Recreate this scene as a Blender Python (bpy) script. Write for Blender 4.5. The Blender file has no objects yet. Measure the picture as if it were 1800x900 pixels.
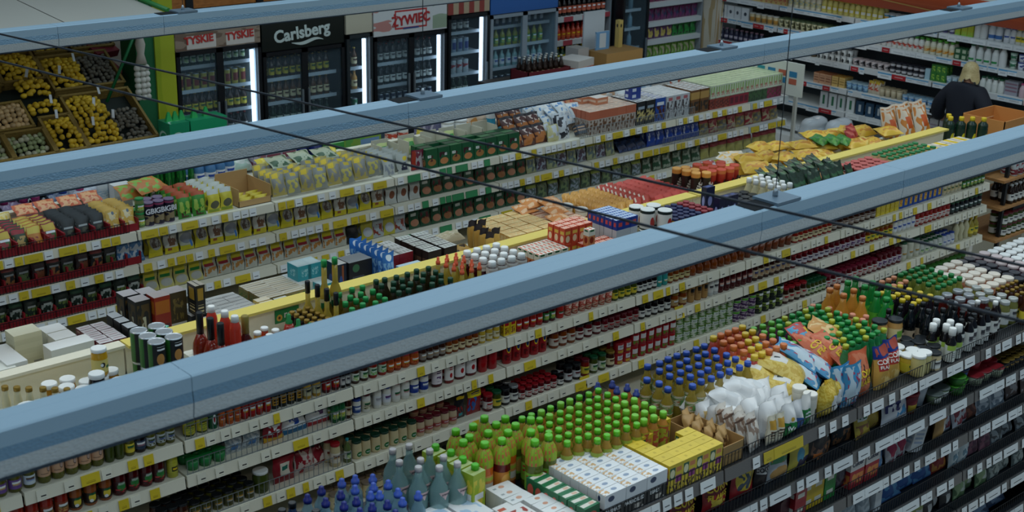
import bpy, math, random
from mathutils import Matrix, Vector, Euler

# ---------------------------------------------------------------- camera, world, exposure
SC = bpy.context.scene
COL = SC.collection
cam_d = bpy.data.cameras.new('camera')
cam_d.lens = 47.8; cam_d.sensor_width = 36.0; cam_d.clip_end = 200
cam = bpy.data.objects.new('camera', cam_d); COL.objects.link(cam)
cam.matrix_world = Matrix(((0.750124, 0.203981, -0.629051, 0), (-0.660893, 0.26447, -0.702336, 0),
                           (0.023102, 0.942575, 0.333195, 4.3), (0, 0, 0, 1)))
cam_d.dof.use_dof = True; cam_d.dof.focus_distance = 8.0; cam_d.dof.aperture_fstop = 4.5
SC.camera = cam
world = bpy.data.worlds.new('store_light'); SC.world = world; world.use_nodes = True
bg = world.node_tree.nodes['Background']
bg.inputs[0].default_value = (0.46, 0.88, 1.32, 1); bg.inputs[1].default_value = 0.11
SC.view_settings.view_transform = 'Standard'; SC.view_settings.look = 'None'
SC.view_settings.gamma = 1.0; SC.view_settings.use_curve_mapping = False
SC.view_settings.exposure = -0.12
def area(name, loc, sx, sy, power, col=(0.72, 0.90, 1.0)):
    d = bpy.data.lights.new(name, 'AREA'); d.shape = 'RECTANGLE'; d.size = sx; d.size_y = sy
    d.energy = power; d.color = col
    o = bpy.data.objects.new(name, d); COL.objects.link(o); o.location = loc
    return o
area('hall_light', (6.5, 1.0, 5.6), 14, 0.6, 150)  # unseen overhead area lights, added as soft top-down ambient light
area('hall_light', (6.5, 4.9, 5.6), 14, 0.6, 150)
area('hall_light', (6.5, 8.8, 5.6), 14, 0.6, 150)
aisle = area('aisle_light', (6.5, 1.0, 2.75), 13, 0.14, 34, (1, .96, .88)); aisle.rotation_euler = (-.35, 0, 0)  # unseen lamp for a further beam, added to brighten the near shelf fronts

rnd = random.Random(7)
# ---------------------------------------------------------------- materials (all procedural)
def lin(c):
    r, g, b = (c >> 16) & 255, (c >> 8) & 255, c & 255
    f = lambda v: (v / 255 / 12.92) if v / 255 <= .04045 else ((v / 255 + .055) / 1.055) ** 2.4
    return (f(r), f(g), f(b), 1)
MATS = {}
def _new(key):
    m = bpy.data.materials.new(key); m.use_nodes = True
    return m, m.node_tree.nodes, m.node_tree.links, m.node_tree.nodes['Principled BSDF']
def M(c, rough=.45, metal=0, var=0.0, emit=0, bump=0, bscale=60):
    key = 'plain_%06x_%g_%g_%g_%g_%g_%g' % (c, rough, metal, var, emit, bump, bscale)
    if key in MATS: return MATS[key]
    m, N, L, b = _new(key)
    b.inputs['Roughness'].default_value = rough; b.inputs['Metallic'].default_value = metal
    b.inputs['Base Color'].default_value = lin(c)
    if var or bump:
        tc = N.new('ShaderNodeTexCoord'); nz = N.new('ShaderNodeTexNoise'); nz.inputs['Scale'].default_value = bscale if bump else 14
        nz.inputs['Detail'].default_value = 2
        L.new(tc.outputs['Object'], nz.inputs['Vector'])
    if var:
        oi = N.new('ShaderNodeObjectInfo'); hs = N.new('ShaderNodeHueSaturation'); hs.inputs['Color'].default_value = lin(c)
        mr = N.new('ShaderNodeMapRange'); mr.inputs[3].default_value = 1 - var; mr.inputs[4].default_value = 1 + var
        ad = N.new('ShaderNodeMath'); ad.operation = 'ADD'
        L.new(oi.outputs['Random'], mr.inputs[0]); L.new(mr.outputs[0], ad.inputs[0])
        m2 = N.new('ShaderNodeMath'); m2.operation = 'MULTIPLY_ADD'; m2.inputs[1].default_value = .4 * var; m2.inputs[2].default_value = -.2 * var
        L.new(nz.outputs[0], m2.inputs[0]); L.new(m2.outputs[0], ad.inputs[1])
        L.new(ad.outputs[0], hs.inputs['Value']); L.new(hs.outputs[0], b.inputs['Base Color'])
    if bump:
        bp = N.new('ShaderNodeBump'); bp.inputs['Strength'].default_value = bump; bp.inputs['Distance'].default_value = .004
        L.new(nz.outputs[0], bp.inputs['Height']); L.new(bp.outputs[0], b.inputs['Normal'])
    if emit:
        b.inputs['Emission Color'].default_value = lin(c); b.inputs['Emission Strength'].default_value = emit
    MATS[key] = m; return m
def GL(c, fac=.45, rough=.12):
    """clear coloured glass or plastic: part see-through, part glossy body colour"""
    key = 'glass_%06x_%g' % (c, fac)
    if key in MATS: return MATS[key]
    m, N, L, b = _new(key)
    b.inputs['Base Color'].default_value = lin(c); b.inputs['Roughness'].default_value = rough
    t = N.new('ShaderNodeBsdfTransparent'); k = lin(c); t.inputs[0].default_value = (.5 + .5 * k[0], .5 + .5 * k[1], .5 + .5 * k[2], 1)
    mx = N.new('ShaderNodeMixShader'); mx.inputs[0].default_value = 1 - fac
    L.new(t.outputs[0], mx.inputs[1]); L.new(b.outputs[0], mx.inputs[2])
    L.new(mx.outputs[0], N['Material Output'].inputs[0])
    MATS[key] = m; return m
def PM(base, *ops, rough=.4, var=.06):
    """printed pack: rectangles 'r', ellipses 'e', photo blotches 'n', text-like lines 'h', stripes 's' laid out in the face's own uv"""
    key = 'print_' + repr((base, ops, rough))
    if key in MATS: return MATS[key]
    m, N, L, b = _new('printed_pack')
    b.inputs['Roughness'].default_value = rough
    tc = N.new('ShaderNodeTexCoord'); sp = N.new('ShaderNodeSeparateXYZ'); L.new(tc.outputs['UV'], sp.inputs[0])
    U, V = sp.outputs[0], sp.outputs[1]
    def mth(op, a, bb=None, c=None):
        n = N.new('ShaderNodeMath'); n.operation = op
        for i, x in enumerate((a, bb, c)):
            if x is None: continue
            if isinstance(x, (int, float)): n.inputs[i].default_value = x
            else: L.new(x, n.inputs[i])
        return n.outputs[0]
    def mix(fac, c0, c1):
        n = N.new('ShaderNodeMix'); n.data_type = 'RGBA'
        L.new(fac, n.inputs[0])
        for i, x in ((6, c0), (7, c1)):
            if isinstance(x, tuple): n.inputs[i].default_value = x
            else: L.new(x, n.inputs[i])
        return n.outputs[2]
    cur = lin(base)
    for i, op in enumerate(ops):
        k, cx, cy, w, h, c = op[:6]
        du = mth('ABSOLUTE', mth('SUBTRACT', U, cx)); dv = mth('ABSOLUTE', mth('SUBTRACT', V, cy))
        if k == 'e':
            q = mth('ADD', mth('POWER', mth('DIVIDE', du, w / 2), 2), mth('POWER', mth('DIVIDE', dv, h / 2), 2))
            mask = mth('LESS_THAN', q, 1.0)
        else:
            mask = mth('MULTIPLY', mth('LESS_THAN', du, w / 2), mth('LESS_THAN', dv, h / 2))
        if k == 'n':
            nz = N.new('ShaderNodeTexNoise'); nz.inputs['Scale'].default_value = op[6] if len(op) > 6 else 9
            nz.inputs['Detail'].default_value = 1.5
            ad = N.new('ShaderNodeVectorMath'); ad.operation = 'ADD'; ad.inputs[1].default_value = (i * 3.1, i * 1.7, (base % 97) * .3)
            L.new(tc.outputs['UV'], ad.inputs[0]); L.new(ad.outputs[0], nz.inputs['Vector'])
            mask = mth('MULTIPLY', mask, mth('GREATER_THAN', nz.outputs[0], .5))
        elif k in 'hs':
            n_ = op[6] if len(op) > 6 else 4
            fr = mth('FRACT', mth('MULTIPLY', V if k == 'h' else U, n_))
            mask = mth('MULTIPLY', mask, mth('LESS_THAN', fr, .5))
        cur = mix(mask, cur, lin(c))
    if isinstance(cur, tuple): b.inputs['Base Color'].default_value = cur
    else:
        oi = N.new('ShaderNodeObjectInfo'); hs = N.new('ShaderNodeHueSaturation')
        mr = N.new('ShaderNodeMapRange'); mr.inputs[3].default_value = 1 - var; mr.inputs[4].default_value = 1 + var
        L.new(oi.outputs['Random'], mr.inputs[0]); L.new(mr.outputs[0], hs.inputs['Value'])
        L.new(cur, hs.inputs['Color']); L.new(hs.outputs[0], b.inputs['Base Color'])
    MATS[key] = m; return m
def WOOD(c0, c1, scale=3, rough=.6):
    key = 'wood_%06x_%06x_%g' % (c0, c1, scale)
    if key in MATS: return MATS[key]
    m, N, L, b = _new(key); b.inputs['Roughness'].default_value = rough
    tc = N.new('ShaderNodeTexCoord'); mp = N.new('ShaderNodeMapping'); mp.inputs['Scale'].default_value = (scale, scale * 6, scale * 6)
    nz = N.new('ShaderNodeTexNoise'); nz.inputs['Scale'].default_value = 4; nz.inputs['Detail'].default_value = 4
    cr = N.new('ShaderNodeValToRGB'); cr.color_ramp.elements[0].color = lin(c0); cr.color_ramp.elements[1].color = lin(c1)
    cr.color_ramp.elements[0].position = .3; cr.color_ramp.elements[1].position = .7
    L.new(tc.outputs['Object'], mp.inputs[0]); L.new(mp.outputs[0], nz.inputs['Vector']); L.new(nz.outputs[0], cr.inputs[0]); L.new(cr.outputs[0], b.inputs['Base Color'])
    MATS[key] = m; return m

# ---------------------------------------------------------------- mesh builder
class MB:
    def __init__(s): s.v = []; s.f = []; s.uv = []; s.mi = []; s.sm = []
    def face(s, idx, uv=None, m=0, sm=False):
        s.f.append(idx); s.uv.append(uv or [(0, 0)] * len(idx)); s.mi.append(m); s.sm.append(sm)
    def box(s, x0, x1, y0, y1, z0, z1, m=0, mt=None, mf=None, taper=1.0):
        i = len(s.v); t = taper
        cx, cy = (x0 + x1) / 2, (y0 + y1) / 2
        X0, X1, Y0, Y1 = cx + (x0 - cx) * t, cx + (x1 - cx) * t, cy + (y0 - cy) * t, cy + (y1 - cy) * t
        s.v += [(x0, y0, z0), (x1, y0, z0), (x1, y1, z0), (x0, y1, z0), (X0, Y0, z1), (X1, Y0, z1), (X1, Y1, z1), (X0, Y1, z1)]
        q = [(0, 0), (1, 0), (1, 1), (0, 1)]
        mt = m if mt is None else mt; mf = m if mf is None else mf
        for fc, mm in (((0, 1, 5, 4), mf), ((1, 2, 6, 5), m), ((2, 3, 7, 6), mf), ((3, 0, 4, 7), m), ((4, 5, 6, 7), mt), ((3, 2, 1, 0), m)):
            s.face([i + k for k in fc], q, mm)
        return s
    def lathe(s, prof, seg=12, m=0, cap0=True, cap1=True, cx=0, cy=0, sx=1, sy=1, sm=True, mats=None):
        i = len(s.v); n = len(prof)
        z0 = prof[0][1]; dz = (prof[-1][1] - z0) or 1
        for r, z in prof:
            for k in range(seg):
                a = 2 * math.pi * k / seg + math.pi / 2       # seam at +Y, so u = .5 faces -Y
                s.v.append((cx + sx * r * math.cos(a), cy + sy * r * math.sin(a), z))
        for j in range(n - 1):
            v0, v1 = (prof[j][1] - z0) / dz, (prof[j + 1][1] - z0) / dz
            mm = mats[j] if mats else m
            for k in range(seg):
                k2 = (k + 1) % seg; u0, u1 = k / seg, (k + 1) / seg
                s.face([i + j * seg + k, i + j * seg + k2, i + (j + 1) * seg + k2, i + (j + 1) * seg + k], [(u0, v0), (u1, v0), (u1, v1), (u0, v1)], mm, sm)
        for on, j, mm in ((cap0, 0, m), (cap1, n - 1, mats[-1] if mats else m)):
            if on and prof[j][0] > 1e-5:
                ix = [i + j * seg + k for k in range(seg)]
                if j == 0: ix.reverse()
                s.face(ix, [(.5 + .5 * math.cos(2 * math.pi * k / seg), .5 + .5 * math.sin(2 * math.pi * k / seg)) for k in range(seg)], mm)
        return s
    def tube(s, p0, p1, r, seg=6, m=0):
        p0, p1 = Vector(p0), Vector(p1); d = (p1 - p0).normalized()
        a = d.cross(Vector((0, 0, 1) if abs(d.z) < .9 else (1, 0, 0))).normalized(); b = d.cross(a)
        i = len(s.v)
        for p in (p0, p1):
            for k in range(seg):
                t = 2 * math.pi * k / seg; s.v.append(tuple(p + a * r * math.cos(t) + b * r * math.sin(t)))
        for k in range(seg):
            k2 = (k + 1) % seg; s.face([i + k, i + k2, i + seg + k2, i + seg + k][::-1], None, m, seg > 4)
        s.face([i + k for k in range(seg)], None, m); s.face([i + seg + k for k in range(seg)][::-1], None, m)
        return s
    def extrude_x(s, poly, x0, x1, m=0, mats=None):
        """closed yz polygon swept along x; mats gives a material per edge"""
        i = len(s.v); n = len(poly)
        for x in (x0, x1): s.v += [(x, y, z) for y, z in poly]
        for k in range(n):
            k2 = (k + 1) % n
            s.face([i + k, i + n + k, i + n + k2, i + k2][::-1], [(0, 0), (1, 0), (1, 1), (0, 1)], mats[k] if mats else m)
        s.face([i + k for k in range(n)][::-1], None, m); s.face([i + n + k for k in range(n)], None, m)
        return s
    def sheet(s, fn, nu, nv, m=0, sm=True, flip=False):
        i = len(s.v)
        for b in range(nv + 1):
            for a in range(nu + 1): s.v.append(fn(a / nu, b / nv))
        for b in range(nv):
            for a in range(nu):
                k = i + b * (nu + 1) + a; ix = [k, k + 1, k + nu + 2, k + nu + 1]
                uv = [(a / nu, b / nv), ((a + 1) / nu, b / nv), ((a + 1) / nu, (b + 1) / nv), (a / nu, (b + 1) / nv)]
                if flip: ix.reverse(); uv.reverse()
                s.face(ix, uv, m, sm)
        return s
    def mesh(s, name, mats):
        me = bpy.data.meshes.new(name); me.from_pydata(s.v, [], s.f)
        ul = me.uv_layers.new(name='UVMap')
        ul.data.foreach_set('uv', [c for q in s.uv for p in q for c in p])
        me.polygons.foreach_set('material_index', s.mi); me.polygons.foreach_set('use_smooth', s.sm)
        for mt in (mats if isinstance(mats, (list, tuple)) else [mats]): me.materials.append(mt)
        me.update(); return me

def link(name, me, parent=None, loc=None, rot=None):
    o = bpy.data.objects.new(name, me); COL.objects.link(o)
    if parent: o.parent = parent
    if loc: o.location = loc
    if rot: o.rotation_euler = rot
    return o
def tag(o, label, cat, group=None, kind=None):
    o['label'] = label; o['category'] = cat
    if group: o['group'] = group
    if kind: o['kind'] = kind
    return o
def empty(name, loc=(0, 0, 0), rz=0):
    o = bpy.data.objects.new(name, None); COL.objects.link(o); o.location = loc; o.rotation_euler = (0, 0, rz); o.empty_display_size = .1
    return o
def struct(name, me): o = link(name, me); o['kind'] = 'structure'; return o
TXT = {}
def text_mesh(txt, size, mat, bold=.02, shear=0, ext=.001):
    key = (txt, size, mat.name, bold, shear)
    if key in TXT: return TXT[key]
    cu = bpy.data.curves.new('lettering', 'FONT'); cu.body = txt; cu.size = size; cu.align_x = 'CENTER'; cu.align_y = 'CENTER'
    cu.offset = bold * size; cu.shear = shear; cu.extrude = ext; cu.resolution_u = 3
    o = bpy.data.objects.new('lettering', cu)
    me = bpy.data.meshes.new_from_object(o); me.materials.clear(); me.materials.append(mat)
    bpy.data.objects.remove(o); bpy.data.curves.remove(cu)
    TXT[key] = me; return me

# ---------------------------------------------------------------- product prototypes: (name, root mesh, [(part, mesh), ...], height)
class Proto:
    def __init__(s, name, me, parts=(), h=.1): s.name = name; s.me = me; s.parts = list(parts); s.h = h
import re
SHIFT = 0
NOUN = re.compile(r'([a-z]+) (jar|tin|bottle|tub|box|bag|carton|pack|sachet|pouch|cup|tube|packet)\b')
def nice(name, label):
    if name not in ('glass_jar', 'tin_can', 'pack', 'box', 'bottle', 'sachet', 'bag', 'pouch', 'tub'): return name
    m = NOUN.search(label.replace('-', ' ')); return '%s_%s' % m.groups() if m else name
def put(p, x, y, z, label, cat, group=None, rz=0., rx=0., ry=0., s=1.):
    o = bpy.data.objects.new(nice(p.name, label), p.me); COL.objects.link(o)
    if SHIFT: x *= .976; y *= .976; z = SHIFT + (z - SHIFT) * 1.36
    o.location = (x, y, z)
    if rx or ry or rz: o.rotation_euler = (rx, ry, rz)
    if SHIFT: o.scale = (s, s, s * 1.36)
    elif s != 1: o.scale = (s, s, s)
    o['label'] = label; o['category'] = cat
    if group: o['group'] = group
    for q in p.parts:
        c = bpy.data.objects.new(q[0], q[1]); COL.objects.link(c); c.parent = o
        if len(q) > 2 and q[2]: c.location = q[2]
        if len(q) > 3 and q[3]: c.rotation_euler = q[3]
    return o
ORDW = ['first', 'second', 'third', 'fourth', 'fifth', 'sixth', 'seventh', 'eighth', 'ninth', 'tenth', 'eleventh', 'twelfth']
def ordn(i):
    if i < 12: return ORDW[i]
    n = i + 1; return '%d%s' % (n, {1: 'st', 2: 'nd', 3: 'rd'}.get(n % 10, 'th') if n % 100 not in (11, 12, 13) else 'th')
def which(label, *ax):
    """base label plus its place in the batch: (index, count, kind) with kind c column, r row from the front, t tier"""
    sf = []
    for i, n, k in ax:
        if n < 2: continue
        if k == 'c': sf.append('leftmost' if i == 0 else 'rightmost' if i == n - 1 else ordn(i) + ' from left')
        elif k == 'r': sf.append('front row' if i == 0 else ordn(i) + ' row')
        else: sf.append('bottom tier' if i == 0 else 'top tier' if i == n - 1 else ordn(i) + ' tier')
    suf = ', ' + ', '.join(sf) if sf else ''
    room = 16 - len(suf.split()) + (1 if suf.startswith(', ') and suf.split()[0] == ',' else 0)
    w = label.split()
    if len(w) > room: w = [t for t in w if t not in ('a', 'an', 'the')]
    while len(w) > room:
        k = next((i for i in range(len(w) - 1, -1, -1) if w[i] in ('and', 'of', 'its', 'with', 'on', 'in')), None)
        if k is None: w = w[:room]
        else: w.pop(k)
    return ' '.join(w) + suf
def pts(p, xs, label, cat, z=None, rz=0, j=0, group=None, **k):
    """one product at a list of (x, y[, z]) places"""
    g = group or (label if len(xs) > 1 else None)
    xs = sorted(xs, key=lambda q: q[0] * .75 - q[1] * .66)
    for i, q in enumerate(xs):
        put(p, q[0] + rnd.uniform(-j, j), q[1] + rnd.uniform(-j, j), q[2] if len(q) > 2 else z, which(label, (i, len(xs), 'c')), cat, g, rz=rz + (rnd.uniform(-.5, .5) if j else 0), **k)
def grid(p, x0, x1, dx, y0, y1, dy, z, label, cat, j=.002, rz=0, stack=1, skip=0, **k):
    nx = max(1, round((x1 - x0) / dx)); ny = max(1, round((y1 - y0) / dy)); q = []
    for a in range(nx):
        for b in range(ny):
            for c in range(stack):
                if skip and rnd.random() < skip: continue
                q.append((x0 + (a + .5) * (x1 - x0) / nx + rnd.uniform(-j, j), y0 + (b + .5) * (y1 - y0) / ny + rnd.uniform(-j, j), z + c * p.h, a, b, c))
    g = label if len(q) > 1 else None
    for t in q: put(p, t[0], t[1], t[2], which(label, (t[3], nx, 'c'), (t[4], ny, 'r'), (t[5], stack, 't')), cat, g, rz=rz + (rnd.uniform(-.06, .06) if j else 0), **k)
PC = {}
def memo(fn):
    def w(*a, **k):
        key = (fn.__name__, repr(a), repr(sorted(k.items(), key=lambda t: t[0])))
        if key not in PC: PC[key] = fn(*a, **k)
        return PC[key]
    return w
@memo
def bottle(name, h, r, body, cap, label=None, lz=(.18, .5), nr=.4, ch=.09, cr=1.12, sh=(.56, .8), seg=12, spout=False, sy=1, waist=1.0):
    """round bottle: foot, body, shoulder, neck; screw cap and paper band as parts"""
    n = r * nr; zc = h * (1 - ch)
    pr = [(r * .86, 0), (r, h * .025), (r * waist, h * .3), (r, h * sh[0]), (r * .86 + n * .14, h * (sh[0] * .6 + sh[1] * .4)), (n * 1.05, h * sh[1]), (n, zc)]
    me = MB().lathe(pr, seg, sy=sy).mesh(name, body)
    c = n * cr
    if spout: cp = [(c, zc), (c, zc + h * ch * .45), (c * .62, zc + h * ch * .55), (c * .62, h), (c * .3, h * 1.02)]
    else: cp = [(c, zc - h * .01), (c, h * .985), (c * .86, h)]
    parts = [('cap', MB().lathe(cp, seg).mesh('cap', cap))]
    if label: parts.append(('label', MB().lathe([(r * 1.012, h * lz[0]), (r * 1.012 * (1 if waist == 1 else (1 + waist) / 2 + .02), h * (lz[0] + lz[1]) / 2), (r * 1.012, h * lz[1])], seg, cap0=False, cap1=False, sy=sy).mesh('label', label)))
    return Proto(name, me, parts, h)
@memo
def jar(name, h, r, body, lid, label=None, lz=(.15, .62), lr=.94, lh=.13, seg=12, bulge=1.0):
    zl = h * (1 - lh)
    pr = [(r * .88, 0), (r, h * .06), (r * bulge, h * .4), (r, zl - h * .14), (r * lr * .95, zl - h * .03), (r * lr * .95, zl)]
    me = MB().lathe(pr, seg).mesh(name, body)
    parts = [('lid', MB().lathe([(r * lr, zl), (r * lr * 1.03, zl + h * .01), (r * lr * 1.03, h * .985), (r * lr * .95, h)], seg).mesh('lid', lid))]
    if label: parts.append(('label', MB().lathe([(r * 1.012 * max(1, bulge), h * lz[0]), (r * 1.012 * max(1, bulge), h * lz[1])], seg, cap0=False, cap1=False).mesh('label', label)))
    return Proto(name, me, parts, h)
@memo
def can(name, h, r, wrap, end=None, seg=12):
    pr = [(r * .95, 0), (r, h * .04), (r, h * .96), (r * .97, h), (r * .9, h * .985)]
    me = MB().lathe(pr, seg, mats=[1, 0, 1, 1]).mesh(name, [wrap, end or M(0xc9ced2, .3, .8)])
    return Proto(name, me, [], h)
@memo
def tub(name, h, r, body, lid, taper=.8, seg=12):
    me = MB().lathe([(r * taper, 0), (r, h * .88)], seg).mesh(name, body)
    return Proto(name, me, [('lid', MB().lathe([(r * 1.05, h * .88), (r * 1.05, h * .97), (r * .9, h)], seg).mesh('lid', lid))], h)
@memo
def carton(name, w, d, h, side, top=None, front=None, txt=None):
    mats = [side, top or side, front or side]
    me = MB().box(-w / 2, w / 2, -d / 2, d / 2, 0, h, 0, 1, 2).mesh(name, mats)
    parts = []
    for t in (txt or ()):      # (string, size, colour, x, z)
        parts.append(('lettering', text_mesh(t[0], t[1], M(t[2], .5), ext=.0004), (t[3], -d / 2 - .0008, t[4]), (math.pi / 2, 0, 0)))
    return Proto(name, me, parts, h)
@memo
def bag(name, w, h, t, print_, seed=1, crimp=.07, full=1.0, txt=None, back=None, nu=10, nv=12):
    """pillow bag standing on its lower seam, front to -Y"""
    R = random.Random(seed); ph = [R.uniform(0, 6.28) for _ in range(6)]
    def th(u, v):
        a = max(0., math.sin(math.pi * u)) ** .55; c = crimp
        b = 0 if v < c * .5 or v > 1 - c else math.sin(math.pi * (v - c * .5) / (1 - c * 1.5)) ** .5
        b *= (1.15 - .35 * v) * full
        wr = 1 + .13 * math.sin(9 * u + 5 * v + ph[0]) + .1 * math.sin(14 * v - 6 * u + ph[1]) + .07 * math.sin(23 * u + ph[2])
        return t / 2 * a * b * wr
    def xz(u, v):
        pin = 1 - .06 * math.sin(math.pi * v) * 1
        return (u - .5) * w * pin + .004 * math.sin(8 * v + ph[3]), v * h + (.02 * h * math.sin(7 * u + ph[4]) if v > .8 else 0)
    mb = MB()
    mb.sheet(lambda u, v: (xz(u, v)[0], -th(u, v) - .0006, xz(u, v)[1]), nu, nv)
    mb.sheet(lambda u, v: (xz(u, v)[0], th(u, v) + .0006, xz(u, v)[1]), nu, nv, 1, flip=True)
    parts = []
    for s_ in (txt or ()):
        tm = text_mesh(s_[0], s_[1], M(s_[2], .5), bold=.03, ext=0).copy()
        for vtx in tm.vertices:
            X = vtx.co.x + s_[3]; Z = vtx.co.y + s_[4]
            u = min(.98, max(.02, X / w + .5)); v = min(.98, max(.02, Z / h))
            vtx.co = (X, -th(u, v) - .0035, Z)
        parts.append(('lettering', tm))
    return Proto(name, mb.mesh(name, [print_, back or print_]), parts, h)
@memo
def lumpy(name, rx, ry, rz_, mat, seed=1, amp=.12, seg=8, rings=6):
    R = random.Random(seed); ph = [R.uniform(0, 6.28) for _ in range(3)]
    mb = MB()
    def fn(u, v):
        a = 2 * math.pi * u; b = math.pi * (v - .5)
        k = 1 + amp * math.sin(2 * a + ph[0]) * math.cos(b) + amp * .7 * math.sin(3 * b + ph[1])
        return (rx * k * math.cos(b) * math.cos(a), ry * k * math.cos(b) * math.sin(a), rz_ * k * math.sin(b))
    mb.sheet(fn, seg, rings)
    return Proto(name, mb.mesh(name, mat), [], 2 * rz_)

# ================================================================ the setting
def plane_box(name, x0, x1, y0, y1, z0, z1, mat): return struct(name, MB().box(x0, x1, y0, y1, z0, z1).mesh(name, mat))
def TILE():
    m, N, L, b = _new('floor_tile'); b.inputs['Roughness'].default_value = .35
    tc = N.new('ShaderNodeTexCoord'); br = N.new('ShaderNodeTexBrick'); br.offset = 0; br.inputs['Scale'].default_value = 1
    br.inputs['Color1'].default_value = lin(0xb9b4aa); br.inputs['Color2'].default_value = lin(0xc2bdb3); br.inputs['Mortar'].default_value = lin(0x8a867e)
    br.inputs['Mortar Size'].default_value = .006; br.inputs['Brick Width'].default_value = .4; br.inputs['Row Height'].default_value = .4
    L.new(tc.outputs['Object'], br.inputs['Vector']); L.new(br.outputs[0], b.inputs['Base Color']); return m
plane_box('floor', -2, 15, -1, 13, -.1, 0, TILE())
wall = plane_box('wall_back', -2, 15, 12.25, 12.4, 0, 5, M(0x9c8f80, .7))
plane_box('wall_right', 14.2, 14.35, -1, 12.4, 0, 5, M(0xa6abad, .7))
# timber panels with dark posts high on the back wall
for i in range(16):
    link('panel', MB().box(0, .72, 0, .03, 0, .9).mesh('panel', WOOD(0x9a5a24, 0xc47a38)), wall, (-.6 + i * .8, 12.2, 2.05))
    link('post', MB().box(0, .08, 0, .06, 0, 1).mesh('post', M(0x14181c, .5)), wall, (-.68 + i * .8, 12.18, 2.0))

CREAM = M(0xddd8c4, .45); SHWHITE = M(0xd9dbd8, .4); STEEL = M(0xaab0b4, .35, .7); BLACKM = M(0x10161d, .4, .2)
YELLOW = M(0xe0c417, .5, var=.05); DARKP = M(0x12181f, .6)
def fence_mesh(L_, h, pitch=.0235, r=.0012, mat=None, mid=False, flat=False):
    mb = MB(); n = int(L_ / pitch)
    for i in range(n + 1):
        x = i * L_ / n; mb.box(x - r, x + r, -r, r, 0, h)
    for z in ((0.004, h) if not mid else (.004, h * .5, h)): mb.box(0, L_, -r * 1.3, r * 1.3, z - r * 1.3, z + r * 1.3)
    return mb.mesh('wire_fence', mat or BLACKM)
def gondola(name, label, yf, depth, xs, shelves, deck, board, rail_m, rail_h, tags, plinth_m, fence=None, twosided=True):
    """run of shelving along X: plinth, centre panel, uprights, one shelf per bay and level with its price rail and tags"""
    g = empty(name, (xs[0], yf, 0)); tag(g, label, 'shelving')
    W = xs[-1] - xs[0]; yc = depth / 2
    link('plinth', MB().box(0, W, .03, depth - .03, 0, .12).mesh('plinth', plinth_m), g)
    link('centre_panel', MB().box(0, W, yc - .02, yc + .02, .12, deck).mesh('centre_panel', plinth_m), g)
    for x in xs:
        link('upright', MB().box(-.015, .015, yc - .03, yc + .03, .12, deck - .02).mesh('upright', plinth_m), g, (x - xs[0], 0, 0))
    for li, (z, d) in enumerate(shelves):
        for a, b in zip(xs[:-1], xs[1:]):
            w = b - a - .012
            key = ('shelf', name, round(w, 3), li == 0, d)
            if key not in PC:
                PC[key] = (MB().box(0, w, 0, depth if li == 0 else d, -.022, 0).mesh('shelf', board),
                           MB().extrude_x([(-.012, 0), (-.002, .0), (-.002, -rail_h), (-.02, -rail_h)], 0, w).mesh('price_rail', rail_m),
                           fence_mesh(w, fence[0], mat=fence[1]) if fence else None)
            s = link('shelf', PC[key][0], g, (a - xs[0] + .006, 0, z))
            link('price_rail', PC[key][1], s)
            if fence: link('wire_fence', PC[key][2], s, (0, -.006, .002))
            for tm, x, tw in tags(li, a, b):
                k2 = ('tag', tm.name, round(tw, 3), rail_h)
                if k2 not in PC:
                    e = math.atan2(.008, rail_h); h = rail_h * .86
                    PC[k2] = MB().box(0, tw, -.0025, 0, -rail_h * .95, -rail_h * .08).mesh('price_tag', tm)
                link('price_tag', PC[k2], s, (x - a, -.0155, 0), (-.16, 0, 0))
            if twosided and li: link('shelf', PC[key][0], g, (a - xs[0] + .006, depth - d, z))
    return g
WT = PM(0xd9d5c3, ('h', .62, .3, .5, .3, 0x1c1c20, 3)); WT2 = PM(0xe3e6e6, ('h', .5, .3, .6, .25, 0x2a2a30, 3)); YT = PM(0xcdb42c, ('h', .5, .28, .5, .16, 0x6b5a10, 6)); 
def tags2(li, a, b):
    r = random.Random(int(a * 100) + li * 7); out = []; x = a + .05
    while x < b - .12:
        t = r.random()
        if t < .26: w = r.choice((.035, .05, .05, .09)); out.append((YT, x, w))
        else: w = .05; out.append((WT, x, w))
        x += w + r.choice((.01, .03, .05, .08))
    return out if li < 4 else []
def tags3(li, a, b):
    r = random.Random(int(a * 90) + li * 5); out = []; x = a + .02
    grn = 6.15 < a + .5 < 7.45
    while x < b - .14:
        t = r.random()
        if t < .45: w = r.choice((.05, .06, .12)); out.append((PM(0x2f7a4c, ('r', .5, .5, .9, .8, 0x3a8a58)) if grn else YT, x, w))
        else: w = .055; out.append((WT2, x, w))
        x += w + r.choice((.01, .02, .04))
    return out if li < 4 else []
def tags1(li, a, b):
    r = random.Random(int(a * 70) + li * 3); out = []; x = a + .04
    while x < b - .1:
        w = r.choice((.052, .052, .052, .1, .16)); out.append((WT2, x, w)); x += w + r.choice((.003, .02, .02, .05, .05))
    if li == 0 and abs(a - 4.39) < .05: out = [(WT2, 4.58, .05), (YT, 4.66, .072), (YT, 4.735, .22), (WT2, 5.08, .05), (WT2, 5.17, .05), (WT2, 5.27, .05)]
    return out
# near shelving: black, wire fronted
G1X = [2.24, 3.32, 4.39, 5.41, 6.565, 7.62, 8.7]
gondola('shelving_run', 'black shelving run with wire fronts nearest the camera at bottom right', 3.44, .78, G1X,
        [(1.36, .4), (1.11, .36), (.86, .36), (.61, .36), (.36, .36), (.12, .38)], 1.36, M(0x171d24, .5), M(0x6f6c6a, .4, .3), .062, tags1, M(0x10151b, .6), (.07, BLACKM))
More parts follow.
